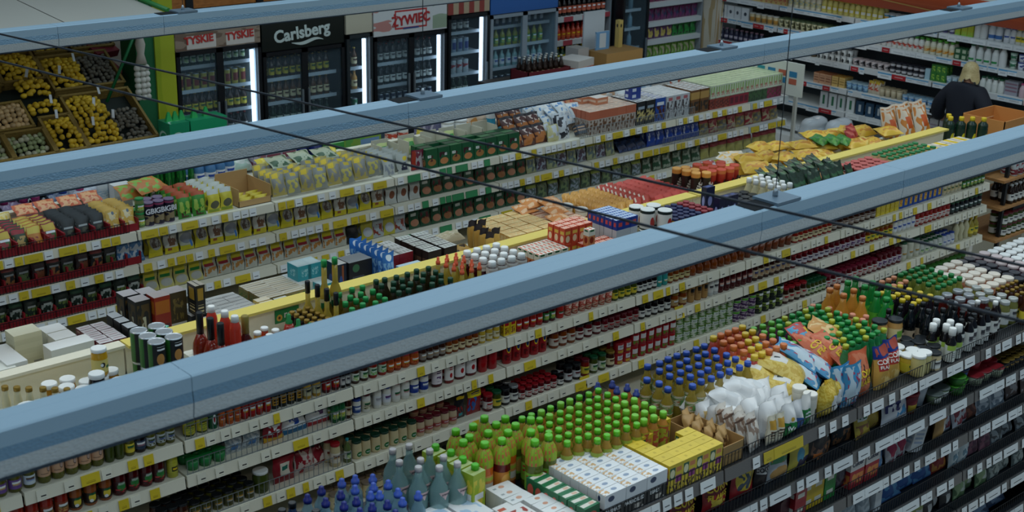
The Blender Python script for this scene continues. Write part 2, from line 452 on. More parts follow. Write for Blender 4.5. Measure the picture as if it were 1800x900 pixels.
# middle shelving: cream
G2X = [.9, 1.95, 2.74, 3.73, 4.8, 5.87, 6.94, 8.01, 9.08, 10.06]
g2 = gondola('shelving_run', 'cream shelving run full of jars below the near light beam', 5.4, .96, G2X,
        [(1.45, .46), (1.248, .42), (1.06, .44), (.80, .46), (.54, .46), (.28, .46)], 1.45, CREAM, CREAM, .06, tags2, M(0x1a2026, .7))  # near-black centre panel: shade deep between the shelves put into its colour
# far shelving: grey white
G3X = [1.7, 2.75, 3.8, 4.85, 5.9, 6.95, 8.0, 9.05, 10.1, 10.68]
g3 = gondola('shelving_run', 'pale grey shelving run of sachets and packs below the middle light beam', 7.95, 1.0, G3X,
        [(1.42, .46), (1.19, .44), (.95, .46), (.70, .46), (.45, .46), (.2, .46)], 1.42, SHWHITE, M(0xb9c3c4, .4), .062, tags3, M(0x161c22, .7))
# raised centre dividers on the two open tops
for a, b, cap in ((.95, 2.69, 0), (2.70, 6.9, 1), (6.92, 10.05, 1)):
    d = link('divider', MB().box(a, b, 5.86, 5.9, 1.45, 1.605).mesh('divider', CREAM), g2, (-.9, -5.4, 0))
    if cap: link('divider_cap', MB().box(a, b, 5.815, 5.915, 1.6, 1.614).mesh('divider_cap', M(0xd6c463, .5)), d)
    else: link('divider_lip', MB().box(a, b, 5.835, 5.91, 1.6, 1.615).mesh('divider_lip', CREAM), d)
for a, b in ((1.75, 3.78), (5.62, 6.9)):
    d = link('divider', MB().box(a, b, 8.43, 8.46, 1.42, 1.545).mesh('divider', SHWHITE), g3, (-1.7, -7.95, 0))
    link('divider_lip', MB().box(a, b, 8.41, 8.465, 1.54, 1.553).mesh('divider_lip', CREAM), d)
for x, z in ((5.46, .735), (6.3, .995)):
    pf = link('price_flag', MB().box(-.04, .04, -.002, .002, 0, .085).mesh('price_flag', M(0xcdb42c, .5)), g2, (x - .9, -.024, z), (-.3, 0, 0))
    link('lettering', text_mesh('4.49', .03, M(0x1c1a10), ext=.0004), pf, (0, -.003, .025), (math.pi / 2, 0, 0))
sgn = link('shelf_sign', MB().box(-.075, .075, -.004, 0, 0, .075).mesh('shelf_sign', PM(0x0f7a44, ('r', .5, .5, .94, .88, 0x117c46), ('e', .18, .4, .24, .5, 0xd0a040), ('e', .18, .4, .1, .22, 0x5a2c14))), g2, (3.63 - .9, 5.858 - 5.4, 1.5))
link('lettering', text_mesh('roo', .055, M(0xd8dcd8), ext=.0004), sgn, (.02, -.005, .042), (math.pi / 2, 0, 0))
# light wire fronts on parts of the cream run and the far run
for z, h in ((1.248, .075), (1.06, .075), (.80, .075)):
    link('wire_fence', fence_mesh(.96, h, .03, .0013, STEEL), g2, (2.755 - .9, -.004, z))
link('wire_fence', fence_mesh(.9, .07, .02, .0013, BLACKM), g3, (2.85 - 1.7, -.006, 1.42))
for z in (1.19, .95): link('wire_fence', fence_mesh(.85, .05, .02, .0013, BLACKM), g3, (2.85 - 1.7, -.006, z))
link('wire_fence', fence_mesh(1.45, .08, .022, .0014, STEEL), g3, (7.85 - 1.7, -.006, 1.42))
link('wire_fence', fence_mesh(1.0, .07, .022, .0014, STEEL), g3, (8.9 - 1.7, -.006, 1.19))

# ---------------------------------------------------------------- hanging light beams
HOUS = M(0xa4bccb, .5, 0, bump=.05, bscale=25)
def LENS(c, e):
    key = 'lens%06x' % c
    if key in MATS: return MATS[key]
    m, N, L, b = _new(key); b.inputs['Base Color'].default_value = lin(c); b.inputs['Roughness'].default_value = .3
    b.inputs['Emission Color'].default_value = (.85, .95, 1, 1); b.inputs['Emission Strength'].default_value = e
    tc = N.new('ShaderNodeTexCoord'); vo = N.new('ShaderNodeTexVoronoi'); vo.inputs['Scale'].default_value = 130
    mp = N.new('ShaderNodeMapping'); mp.inputs['Scale'].default_value = (.6, 1, 1)
    bp = N.new('ShaderNodeBump'); bp.inputs['Strength'].default_value = .7; bp.inputs['Distance'].default_value = .003
    L.new(tc.outputs['Object'], mp.inputs[0]); L.new(mp.outputs[0], vo.inputs['Vector']); L.new(vo.outputs[0], bp.inputs['Height']); L.new(bp.outputs[0], b.inputs['Normal'])
    MATS[key] = m; return m
LUP = LENS(0x7f9cb0, .0); LLO = LENS(0xbfc3c2, .02); LBOT = M(0xfff6e6, .5, emit=5.0)
def light_beam(label, y, zt, joints, plates, x0=-.5, x1=13.6):
    b = empty('light_beam', (0, y, zt)); tag(b, label, 'lamp')
    js = [x0] + joints + [x1]
    for a, c in zip(js[:-1], js[1:]):
        h = link('housing', MB().extrude_x([(-.068, -.004), (-.06, 0), (.0, .0), (.004, -.003), (.012, 0), (.06, 0), (.068, -.005), (.068, -.05), (-.068, -.05)], a + .001, c - .001).mesh('housing', HOUS), b)
        link('diffuser', MB().extrude_x([(-.068, -.05), (.068, -.05), (.073, -.086), (.066, -.14), (-.066, -.14), (-.073, -.086)], a + .0015, c - .0015,
             mats=[0, 0, 1, 2, 1, 0]).mesh('diffuser', [LUP, LLO, LBOT]), b)
        link('edge_trim', MB().box(a + .002, c - .002, -.07, -.06, -.147, -.139).mesh('edge_trim', M(0x2a3540, .5)), b)
    for x in plates:
        link('cover_plate', MB().box(x, x + .16, -.068, .07, .001, .014).mesh('cover_plate', M(0x7a8c9a, .4, .3)), b)
        link('socket', MB().box(x - .13, x, -.05, .055, .0006, .003).mesh('socket', M(0x04070b, .95)), b)
        link('cable_grip', MB().lathe([(.012, 0), (.012, .02), (.005, .035)], 8).mesh('cable_grip', STEEL), b, (x + .08, .01, .014))
        link('suspension_wire', MB().tube((x + .08, .01, .014), (x + .08, .01, 3.2), .0022).mesh('suspension_wire', M(0x27323c, .4, .4)), b)
    return b
light_beam('nearest pale blue light beam crossing in front of the jar shelves', 3.432, 2.6, [1.75, 4.42, 5.47], [4.52])
light_beam('middle pale blue light beam crossing in front of the drink coolers', 5.883, 2.6, [1.2, 4.42, 7.5], [4.5, 7.05, 10.0])
light_beam('furthest pale blue light beam above the potato crates', 9.123, 2.6, [3.86, 4.66], [4.78, 8.2])
# two slack black cables strung across the hall, and a thin loop
def cable(label, p, r=.0045, sag=0):
    mb = MB()
    P_ = [Vector(q) for q in p]
    for a, c in zip(P_[:-1], P_[1:]): mb.tube(a, c, r, 6)
    return tag(link('black_cable', mb.mesh('black_cable', M(0x0c1420, .5))), label, 'cable')
def strung(a, b, n, sag): return [(a[0] + (b[0] - a[0]) * t, a[1] + (b[1] - a[1]) * t, a[2] + (b[2] - a[2]) * t - sag * 4 * t * (1 - t)) for t in (i / n for i in range(n + 1))]
cable('upper of two slack black cables strung across the hall', strung((1.86, 9.4, 3.1), (3.45, .8, 3.1), 14, .0))
cable('lower of two slack black cables strung across the hall', strung((1.55, 9.4, 3.1), (3.05, .7, 3.1), 14, .0))

# ================================================================ products: shared colours
W_ = 0xdfe3e4; K_ = 0x0d1116; RED = 0xa8141c; DRED = 0x5c0d16; GRN = 0x0f5a34; LGRN = 0x5aa823; BLU = 0x1c46a0; NAVY = 0x141d4a; GOLD = 0xb98a2a; BRN = 0x4a2413; OLV = 0x4c4a16; CRM = 0xd8c79a
YEL = 0xe2c220; ORG = 0xd9722c; TEAL = 0x2a8f98; PNK = 0xc8407c; PUR = 0x542a66; PCH = 0xd9a27c; KRAFT = 0xa9834f
lidK, lidR, lidG, lidB, lidW, lidY, lidS = M(0x14181c, .35), M(0x9c1420, .4), M(0x0f5130, .4), M(0x1d3f94, .4), M(0xe2e4e2, .45), M(0xd6b61c, .4), M(0xb8bcc0, .3, .7)
lidDR = M(0x5e1220, .4); lidGold = M(0x9a7c34, .35, .5); lidLG = M(0x55b01e, .4); lidT = M(0x2a8f98, .4); lidO = M(0xd85a34, .4); lidP = M(0xd48a6c, .45); lidN = M(0x1a2350, .4); lidPk = M(0xc03c7a, .4)
def lab(base, a, b=None, img=None):
    o = [('r', .5, .68, .26, .22, a)]
    if img is not None: o.append(('n', .5, .28, .3, .45, img, 14))
    if b is not None: o.append(('h', .5, .5, .24, .2, b, 8))
    return PM(base, *o)
LW = lab(0xd8d8d2, 0x3a3a40, 0x77777a); LKRAFT = PM(0xc99e7c, ('e', .56, .62, .1, .55, 0x4a3530), ('e', .56, .62, .075, .4, 0xb59a8c), ('h', .45, .25, .2, .12, 0x6a4a3a, 9))
LYEL = lab(0xd9c53a, GRN, 0x554a10); LGN = lab(0x2e7a3c, W_, YEL, 0xb8c86a); LRED = lab(0xa81a20, W_, YEL); LBLU = lab(0x2a4a8c, W_, 0xc8d0e0); LDK = lab(0x1c1c20, GOLD, 0xa8905a); LORG = lab(0xc8602a, W_, YEL, 0x8a1c14)
LWR = lab(0xdcd9d4, RED, 0x8a8a8a, 0xa84a30); LWG = lab(0xd8dcd0, GRN, 0x4a8a3a, 0x9ac04a); LWB = lab(0xd8dce2, BLU, 0x30508c); LCRM = lab(0xd9c9a0, BRN, 0x6a4a2a); LTEAL = lab(0x2a8f8a, W_, YEL); LPUR = lab(0xd4c9d0, PUR, 0x6a3a70, 0x3a1a44)
B_OLV = M(0x57561c, .15, var=.15); B_PICK = M(0x3e4a1a, .15, var=.15); B_DRED = M(0x4a0d12, .12, var=.1); B_AMB = M(0x7a3a12, .12, var=.12); B_CRM = M(0xc9b98e, .3, var=.05); B_DK = M(0x151012, .12); B_TOM = M(0x8c2418, .15, var=.1); B_WHT = M(0xd4d4cc, .35); B_GLD = M(0xa8852c, .12, var=.1); B_BRN = M(0x3a1e12, .15, var=.1); B_YEL = M(0xc2a436, .15, var=.08); B_JAM = M(0x5a1018, .12, var=.15)

def srow(z, yf, x0, x1, pitch, p, label, cat, rows=1, dy=None, stack=1, first=.008, rz=0, **k):
    n = max(1, round((x1 - x0) / pitch)); dy = dy or pitch * 1.04
    g = label if n * rows * stack > 1 else None
    for a in range(n):
        for b in range(rows):
            for c in range(stack):
                put(p, x0 + (a + .5) * (x1 - x0) / n + rnd.uniform(-.0025, .0025), yf + first + pitch * .5 + b * dy, z + c * p.h,
                    which(label, (a, n, 'c'), (b, rows, 'r'), (c, stack, 't')), cat, g, rz=rz + rnd.uniform(-.12, .12), **k)

# ================================================================ middle run, upper jar shelf (z 1.27)
Z = 1.248; Y2 = 5.4; S = ' on upper jar shelf'
def J1(x0, x1, pitch, body, lid, label_m, text, cat='jar', h=.105, rows=1, r=None, name='glass_jar', lz=(.18, .6), **k):
    srow(Z, Y2, x0, x1, pitch, jar(name, h, r or pitch * .46, body, lid, label_m, lz=lz, **k), text + S, cat, rows)
J1(1.52, 1.97, .062, B_OLV, lidK, lab(0x6a4a8a, W_, YEL), 'olive jar with a violet and white band')
J1(1.97, 2.04, .058, B_OLV, lidG, lab(0xc8d4dc, 0x5a4a3a, BLU), 'small olive jar with a pale blue paper band')
J1(2.04, 2.36, .064, B_OLV, lidK, LKRAFT, 'green olive jar with a tan kraft band and round seal', h=.112, lz=(.3,.82))
J1(2.36, 2.46, .05, B_PICK, lidK, None, 'unlabelled dark pickle jar with green fruit showing')
J1(2.46, 2.51, .05, B_OLV, lidK, LYEL, 'lime labelled olive jar with dark lettering')
J1(2.51, 2.57, .06, B_DK, lidK, lab(0x2a3a52, W_, 0xc88a90), 'black olive jar with a navy lettered band')
J1(2.57, 2.72, .05, B_OLV, lidG, lab(0xb9c0c0, 0x3a4a2a, BLU, OLV), 'slim olive jar with a grey picture band')
srow(Z, Y2, 2.765, 2.9, .066, jar('glass_jar', .12, .03, B_PICK, lidK, lab(0xc8bc3a, 0x6a7a2a, 0x4a4a1a, 0x8a9a3a), lz=(.1, .8)), 'wide jar wrapped in a yellow olive picture behind the wire front' + S, 'jar', 1)
srow(Z, Y2, 2.9, 2.95, .046, can('tin_can', .11, .021, PM(0x0f5a3a, ('e', .5, .5, .14, .5, W_), ('e', .5, .5, .08, .3, RED))), 'slim green tin with a white oval' + S, 'can', 1)
srow(Z, Y2, 2.95, 3.08, .042, bottle('sauce_bottle', .12, .018, M(0xb8521a, .2), lidR, lab(0xc86a2a, RED, W_)), 'orange hot sauce bottle with red cap' + S, 'bottle', 1)
srow(Z, Y2, 3.08, 3.25, .045, jar('glass_jar', .11, .02, B_TOM, lidK, LRED), 'red relish jar with yellow lettered band behind the wire front' + S, 'jar', 1)
srow(Z, Y2, 3.25, 3.44, .05, can('tin_can', .095, .022, PM(0x1c2420, ('r', .5, .5, .3, .5, GOLD), ('h', .5, .5, .2, .3, K_, 6))), 'black tin with gold print' + S, 'can', 1)
J1(3.44, 3.56, .05, B_GLD, lidK, lab(0xc4c09a, K_, 0x4a4a3a), 'amber mustard jar with ivory band'); J1(3.56, 3.67, .048, B_DRED, lidR, LRED, 'crimson pepper jar with red band')
J1(3.67, 3.74, .036, B_DK, lidK, LW, 'tiny black jar with white band'); J1(3.745, 3.86, .05, B_BRN, lidG, LWG, 'brown spread jar with green and white band', h=.1)
J1(3.86, 3.98, .052, B_TOM, lidG, lab(0xb8c8b0, GRN, W_, LGRN), 'red sauce jar with a leafy green band'); J1(3.98, 4.07, .05, M(0x8a3a1a, .2), lidK, LORG, 'small jar with orange flame band', h=.09)
J1(4.07, 4.2, .062, M(0xa04a1c, .2), lidR, LORG, 'squat jar with bright orange picture band', h=.08); J1(4.2, 4.38, .05, B_BRN, lidK, lab(0x8a8078, W_, GOLD), 'brown horseradish jar with grey band', h=.09)
J1(4.38, 4.62, .046, B_AMB, lidDR, LCRM, 'amber preserve jar with beige band', h=.085); J1(4.62, 4.78, .048, B_YEL, lidW, lab(0xd8d0b0, 0x8a7a2a, GOLD), 'pale yellow mustard jar with ivory band', h=.085)
srow(Z, Y2, 4.8, 4.9, .045, carton('soup_box', .044, .03, .1, PM(0xd8b81c, ('r', .5, .7, .7, .2, RED), ('n', .5, .3, .7, .4, 0x8a5a1a))), 'small yellow stock cube box' + S, 'box', 1)
J1(4.9, 5.12, .05, B_TOM, lidR, LRED, 'bright red tomato jar with red lid', h=.1); J1(5.12, 5.22, .05, B_DRED, lidK, LGN, 'dark beetroot jar with green band')
J1(5.22, 5.3, .055, M(0xa8241c, .2), lidR, lab(0xa8241c, GRN, W_), 'red pepper paste tub with green base band', h=.09)
srow(Z, Y2, 5.3, 5.7, .056, tub('plastic_tub', .085, .026, PM(0xb84a3a, ('n', .5, .5, .9, .9, 0xd8b8a0, 8)), M(0xcfc4bc)), 'pink mottled plastic tub with pale lid' + S, 'tub', 1)
J1(5.7, 5.92, .052, B_PICK, lidG, LYEL, 'green pesto jar with lime yellow band', h=.09); J1(5.92, 6.1, .05, B_DK, lidK, LW, 'dark tapenade jar with a plain white band', h=.09)
J1(6.1, 6.2, .05, M(0x2a8f8a, .3), lidT, LTEAL, 'teal labelled jar standing alone', h=.08, rows=1); J1(6.2, 6.42, .05, B_AMB, lidGold, lab(0xcabf8a, BRN, GOLD), 'honey jar with straw coloured band', h=.085)
srow(Z, Y2, 6.42, 6.98, .07, bottle('honey_bottle', .1, .03, B_AMB, lidDR, None, nr=.5, ch=.16, sh=(.35, .7)), 'pear shaped amber honey bottle' + S, 'bottle', 1)
srow(Z, Y2, 6.98, 7.5, .07, tub('dessert_cup', .085, .03, M(0x7a3c20, .25), M(0xd4ccc4)), 'brown dessert cup with white foil lid' + S, 'cup', 1)
J1(7.5, 7.95, .058, B_TOM, lidGold, LCRM, 'reddish chutney jar with cream band', h=.085); J1(7.95, 8.5, .066, B_BRN, lidK, lab(0xa8988a, 0x4a2a1a, W_), 'brown syrup jar with taupe band', h=.09, rows=1)
srow(Z, Y2, 8.5, 8.8, .06, carton('gelatine_box', .055, .03, .09, PM(0xd8c22a, ('n', .5, .5, .9, .6, 0xb89a1c))), 'yellow gelatine box' + S, 'box', 1)
srow(Z, Y2, 8.8, 9.4, .07, carton('spice_box', .062, .03, .09, PM(0x1c4a9c, ('r', .5, .5, .5, .6, YEL), ('n', .5, .5, .4, .5, RED))), 'blue spice box with yellow panel' + S, 'box', 1)
srow(Z, Y2, 9.4, 9.68, .06, bottle('dressing_bottle', .12, .025, M(0xc8c0a8, .3), lidW, lab(0xc8b88a, GRN, BRN)), 'creamy dressing bottle' + S, 'bottle', 1)
J1(9.68, 10.02, .055, B_PICK, lidG, LGN, 'green capers jar at the far end', h=.1)

# ---------------------------------------------------------------- second jar shelf (z 1.06)
J1.__defaults__ = J1.__defaults__[:2] + (2,) + J1.__defaults__[3:]
Z = 1.06; S = ' on second jar shelf'
J1(1.9, 2.17, .068, B_TOM, lidG, lab(0x8a3a22, W_, GRN, 0xc8a05a), 'reddish bean jar with green lid and dark band', h=.14, lz=(.12, .5))
J1(2.17, 2.39, .066, M(0x8a4a20, .2, var=.1), lidG, PM(0x2a1c16, ('e', .5, .55, .2, .8, 0xd8c23a), ('r', .5, .86, .16, .2, GRN), ('e', .47, .25, .1, .3, W_)), 'brown soup jar with yellow shield band', h=.14, lz=(.1, .48))
J1(2.39, 2.66, .072, B_DRED, lidG, PM(0x3a1014, ('e', .5, .55, .22, .7, 0x2a7a3a), ('h', .5, .8, .16, .2, W_, 9), ('n', .5, .2, .3, .3, 0xb83a3a)), 'dark red beetroot jar with green oval band', h=.15, lz=(.1, .5))
srow(Z, Y2, 2.665, 2.73, .06, bottle('juice_bottle', .155, .027, M(0xb2b03a, .2), M(0x9aa83a), PM(0xb2b03a, ('r', .5, .4, .2, .5, 0x2a2a1a), ('r', .5, .4, .14, .2, YEL)), nr=.6), 'lemon juice bottle, lime yellow, standing alone' + S, 'bottle', 1)
srow(Z, Y2, 2.77, 2.99, .075, tub('margarine_tub', .06, .036, M(0x2e8a4a, .35), M(0x1c7a3a, .35)), 'green plastic tub with domed green lid behind the wire front' + S, 'tub', 3, stack=1)
srow(Z, Y2, 2.99, 3.2, .1, bag('snack_bag', .1, .12, .04, PM(0xb8c0c4, ('n', .5, .5, .9, .8, 0x8a9aa4, 5), ('r', .5, .35, .4, .25, 0x4a7ab0)), 3), 'clear plastic bag of white shapes with a blue label' + S, 'bag', 2)
put(bag('sweet_bag', .12, .12, .05, PM(0x8a1420, ('r', .5, .14, 1, .22, 0xd8a81c), ('n', .5, .6, .6, .4, W_, 6)), 4), 3.27, 5.45, Z, 'dark red bag with yellow foot' + S, 'bag')
put(bag('sugar_bag', .16, .125, .06, PM(0xdfe3e6, ('r', .5, .13, 1, .24, 0x1c6a9c), ('n', .5, .6, .35, .4, BLU, 5)), 5), 3.4, 5.46, Z, 'white bag with blue foot' + S, 'bag', rx=-.2)
put(bag('sugar_bag', .15, .125, .06, PM(0xdfe3e6, ('r', .5, .1, 1, .2, 0xa82030), ('n', .5, .6, .3, .3, PUR, 5)), 6), 3.56, 5.47, Z, 'white bag with red foot' + S, 'bag', rx=-.2)
J1(3.62, 3.7, .05, M(0x1c5a34, .2), lidG, LGN, 'green lidded pesto jar in the wire front', h=.12); J1(3.7, 3.745, .045, B_BRN, lidGold, LCRM, 'brown paste jar at the end of the wire front', h=.12)
J1(3.75, 3.81, .052, B_WHT, lidB, LBLU, 'white jar with bright blue lid and band', h=.095); J1(3.81, 3.875, .056, B_WHT, lidDR, lab(0xd8d4b8, GRN, BRN, OLV), 'cream jar with maroon lid and olive print', h=.11)
J1(3.885, 3.94, .052, B_WHT, lidS, lab(0xd0d2d4, 0x9a9aa0, 0xaaaab0), 'tall white jar with grey lid', h=.125, name='sauce_jar'); J1(3.945, 4.01, .055, B_WHT, lidB, lab(0xd4d6dc, PUR, BLU), 'mayonnaise jar with blue lid and purple band', h=.115)
J1(4.01, 4.135, .058, B_WHT, lidR, lab(0xdcdcd6, GRN, RED), 'mayonnaise jar with red lid and green band', h=.12); J1(4.135, 4.27, .062, B_WHT, lidB, lab(0x1c3a8c, W_, 0x7a8ab8), 'mayonnaise jar with blue lid and navy band', h=.115)
KET = M(0x7a0f16, .2)
srow(Z, Y2, 4.29, 4.385, .08, bottle('ketchup_bottle', .16, .033, M(0x4a0d14, .2), lidK, PM(0xdcd4d8, ('h', .5, .7, .14, .25, 0x4a2a5a, 8), ('n', .5, .3, .14, .3, PUR, 8)), lz=(.12, .75), sh=(.72, .88), sy=.7), 'dark plum sauce bottle with white label' + S, 'bottle', 2)
srow(Z, Y2, 4.385, 4.46, .07, bottle('ketchup_bottle', .165, .03, KET, lidG, PM(0xdcd8d4, ('h', .5, .7, .12, .25, RED, 8), ('e', .5, .3, .1, .3, RED)), lz=(.12, .72), sh=(.7, .86), sy=.7), 'ketchup bottle with green cap' + S, 'bottle', 2)
srow(Z, Y2, 4.46, 4.63, .084, bottle('ketchup_bottle', .175, .035, M(0x5c0d16, .2), M(0x5c0d16, .3), PM(0xe0dede, ('h', .5, .72, .12, .2, 0x6a1a2a, 8), ('e', .5, .3, .11, .26, RED)), lz=(.1, .8), sh=(.75, .9), sy=.7), 'maroon ketchup bottle with tall white label' + S, 'bottle', 2)
srow(Z, Y2, 4.63, 4.78, .07, bottle('ketchup_bottle', .165, .03, M(0xa0141c, .2), lidR, PM(0xa0141c, ('r', .5, .78, .3, .3, 0xc8c0b0), ('e', .5, .8, .1, .3, GRN)), lz=(.35, .9), sh=(.86, .92), nr=.7, sy=.8), 'upside down red ketchup bottle with pale shoulder' + S, 'bottle', 2)
srow(Z, Y2, 4.82, 5.17, .07, bottle('ketchup_bottle', .185, .031, M(0xa0141c, .2), lidR, PM(0x9c1820, ('e', .5, .62, .18, .5, YEL), ('e', .5, .6, .13, .34, 0x1c3a7a), ('n', .5, .2, .3, .3, 0x5a0d12)), lz=(.1, .85), sh=(.8, .92), sy=.75), 'tall red ketchup bottle with yellow and blue oval' + S, 'bottle', 2)
J1(5.19, 5.4, .066, B_AMB, lidDR, lab(0xcfc6b8, 0x7a2a1a, BRN), 'broad amber jar with white band beside the tall ketchup', h=.11); J1(5.4, 5.62, .064, B_JAM, lidK, lab(0xd2ccc4, DRED, 0x7a3a3a), 'dark cherry jam jar with black lid', h=.1)
J1(5.62, 5.95, .056, B_JAM, lidDR, lab(0xb0a49c, RED, 0x6a3a30, B_JAM and DRED), 'small cherry preserve jar with maroon lid', h=.085); J1(5.95, 6.25, .056, B_DK, lidK, LW, 'slim black currant jar with white band', h=.1)
J1(6.25, 6.42, .07, B_AMB, lidGold, lab(0xb89a6a, W_, BRN), 'golden syrup jar with caramel band', h=.1); J1(6.42, 6.62, .058, M(0x9a6a3a, .2), M(0x9a8a6a), lab(0xa8804a, K_, 0x4a3018), 'tall peanut butter jar in kraft wrap', h=.145, lz=(.05, .85))
J1(6.62, 6.72, .056, M(0xb8bcbc, .2), lidS, LW, 'tall jar of pale sauce with silver lid', h=.145); J1(6.72, 7.08, .064, B_DRED, lidDR, lab(0x4a1a1c, 0xc89a8a, W_), 'dark red fruit jar with wine coloured band', h=.14)
J1(7.08, 7.5, .062, B_BRN, lidK, lab(0xc0b29a, 0x2a3a6a, BRN, 0xa87a4a), 'tall brown coffee jar with picture band', h=.135); J1(7.5, 7.95, .064, B_JAM, lidR, lab(0xd4ced2, 0x3a2a4a, 0x6a6a8a), 'jam jar with red gingham lid and white band', h=.1)
J1(7.95, 8.4, .062, B_JAM, lidDR, LPUR, 'plum jam jar with violet picture band', h=.1); J1(8.4, 8.75, .062, B_AMB, lidGold, LYEL, 'apricot jam jar with yellow band', h=.1)
J1(8.75, 9.05, .066, B_WHT, lidB, LWB, 'white cocoa jar with blue band', h=.11); J1(9.05, 9.55, .062, B_TOM, lidR, LWR, 'strawberry jam jar with white and red band', h=.1); J1(9.55, 10.03, .064, B_DK, lidG, lab(0x2a3a3a, W_, GRN), 'dark berry jar with green lid at the far end', h=.1)

# ---------------------------------------------------------------- third jar shelf (z .80)
Z = .80; S = ' on third jar shelf'
J1(2.6, 2.765, .066, B_BRN, lidK, lab(0x9a7a5a, W_, BRN), 'dark gherkin jar with tan band', h=.1); J1(2.77, 3.14, .06, B_OLV, lidK, lab(0x4a4a2a, GOLD, W_), 'squat jar of brined peppers with black lid', h=.08, rows=3); 
srow(Z, Y2, 3.14, 3.24, .09, jar('pickle_jar', .12, .042, B_PICK, lidW, None), 'big pickle jar with white lid' + S, 'jar', 1)
put(bag('pasta_bag', .13, .15, .05, PM(0x8a1020, ('r', .5, .55, .45, .45, 0xcfc9b8), ('r', .5, .6, .3, .15, 0x1c6a5a)), 7), 3.33, 5.46, Z, 'upright dark red bag with ivory panel in the low wire front', 'bag')
put(bag('pasta_bag', .13, .15, .06, PM(0xb8a8a0, ('n', .5, .5, .9, .9, 0x8a1020, 4)), 8), 3.47, 5.47, Z, 'tilted bag mottled white and red in the low wire front', 'bag', rx=-.25)
put(bag('pasta_bag', .13, .15, .06, PM(0x8a1828, ('n', .5, .4, .8, .6, 0xd8ccc4, 4), ('r', .5, .8, .3, .15, 0x1c6a5a)), 9), 3.56, 5.5, Z, 'leaning maroon bag with white beans picture in the low wire front', 'bag', rx=-.3, ry=-.15)
J1(3.6, 3.68, .06, B_CRM, lidR, lab(0xd8d0c0, 0x7a2a1a, GOLD), 'cream salad sauce jar with red lid', h=.135)
srow(Z, Y2, 3.69, 3.735, .045, bottle('sauce_bottle', .14, .02, M(0x5a6a3a, .2), lidT, LWG), 'slim green sauce bottle with teal cap' + S, 'bottle', 1)
LMU = PM(0xc9bb92, ('e', .5, .4, .2, .6, 0x1c6a34), ('h', .5, .4, .12, .2, W_, 8))
srow(Z, Y2, 3.745, 4.18, .0623, jar('mustard_jar', .105, .028, B_CRM, M(0x123a28, .4), LMU, lz=(.08, .56), bulge=1.04), 'cream mustard jar with dark green lid' + S, 'jar', 4)
srow(Z, Y2, 4.18, 4.47, .0585, jar('mustard_jar', .1, .027, M(0xbfa98a, .3), lidDR, PM(0xb8967a, ('r', .5, .5, .4, .6, 0x9a3a3a), ('h', .5, .5, .2, .2, W_, 6)), lz=(.2, .55), bulge=1.04), 'pale mustard jar with maroon lid' + S, 'jar', 3, stack=1)
srow(Z + .1, Y2, 4.18, 4.42, .0585, jar('mustard_jar', .1, .027, M(0xb08a6a, .3), lidR, PM(0xb8967a, ('r', .5, .5, .4, .6, 0x9a4a3a)), lz=(.2, .55), bulge=1.04), 'pale mustard jar with maroon lid stacked on the jars' + S, 'jar', 2, first=.065)
put(bag('ketchup_pouch', .075, .165, .035, PM(0x16181c, ('n', .5, .3, .6, .4, 0x8a1418, 6), ('r', .5, .8, .8, .1, YEL), ('r', .5, .18, .4, .12, TEAL)), 10), 4.51, 5.46, Z, 'black standing sauce pouch' + S, 'pouch')
put(bag('ketchup_pouch', .105, .17, .04, PM(0x8a1822, ('r', .5, .82, 1, .36, 0xd8c81c), ('n', .3, .4, .5, .5, 0x2a5aa0, 5), ('h', .5, .78, .6, .1, 0x1c2a6a, 14)), 11), 4.62, 5.46, Z, 'yellow topped tomato sauce pouch' + S, 'pouch')
for i, (c, l, t) in enumerate(((B_JAM, lidR, 'red'), (B_PICK, lidG, 'green'), (B_DK, lidK, 'black'), (B_DK, lidS, 'silver'))):
    J1(4.68 + i * .066, 4.746 + i * .066, .066, c, l, (LWR, LYEL, LW, LW)[i], 'dark preserve jar with %s lid and white band' % t, h=.105)
J1(4.945, 5.25, .048, B_JAM, lidR, LWR, 'small red preserve jar with scarlet lid', h=.072, rows=3); J1(5.25, 5.32, .05, B_DK, lidK, LW, 'tiny black jar behind white band', h=.07); J1(5.32, 5.46, .062, B_DK, lidK, lab(0xd0d2d4, DRED, 0x6a6a6a), 'black fruit jar with large white band', h=.105)
J1(5.46, 5.54, .062, M(0x7a1c14, .2), lidDR, LYEL, 'red fruit jar with yellow crest', h=.11); J1(5.54, 5.68, .06, B_PICK, lidG, LWG, 'jar of mixed vegetables with green lid', h=.11); J1(5.68, 5.76, .066, B_BRN, lidGold, LCRM, 'brown beans jar with brass lid', h=.105)
RC = PM(0xa01620, ('r', .5, .62, .24, .42, 0xd4d2d2), ('h', .5, .64, .16, .2, 0x2a3a6a, 10), ('r', .5, .2, .24, .24, 0xc8a02a)); RC2 = PM(0xa01620, ('r', .5, .6, .26, .36, 0xd4d2d2), ('n', .5, .25, .26, .26, 0x5a8a2a, 9))
srow(Z, Y2, 5.76, 5.9, .072, can('tin_can', .072, .034, RC, M(0x8a1018, .4)), 'broad red bean tin with yellow foot' + S, 'can', 2, stack=2)
srow(Z, Y2, 5.9, 6.32, .0705, can('tin_can', .09, .033, RC2, M(0x8a1018, .4)), 'red vegetable tin in the tall stack' + S, 'can', 2, stack=2)
GC = PM(0x5a8a3a, ('n', .5, .35, .6, .6, 0xc8d0c0, 6), ('r', .5, .75, .3, .3, 0xd0d6d0), ('h', .5, .75, .2, .14, GRN, 10)); 
srow(Z, Y2, 6.32, 6.9, .072, can('tin_can', .068, .034, GC, M(0x7a8a4a, .4)), 'green and white sweetcorn tin' + S, 'can', 2, stack=3)
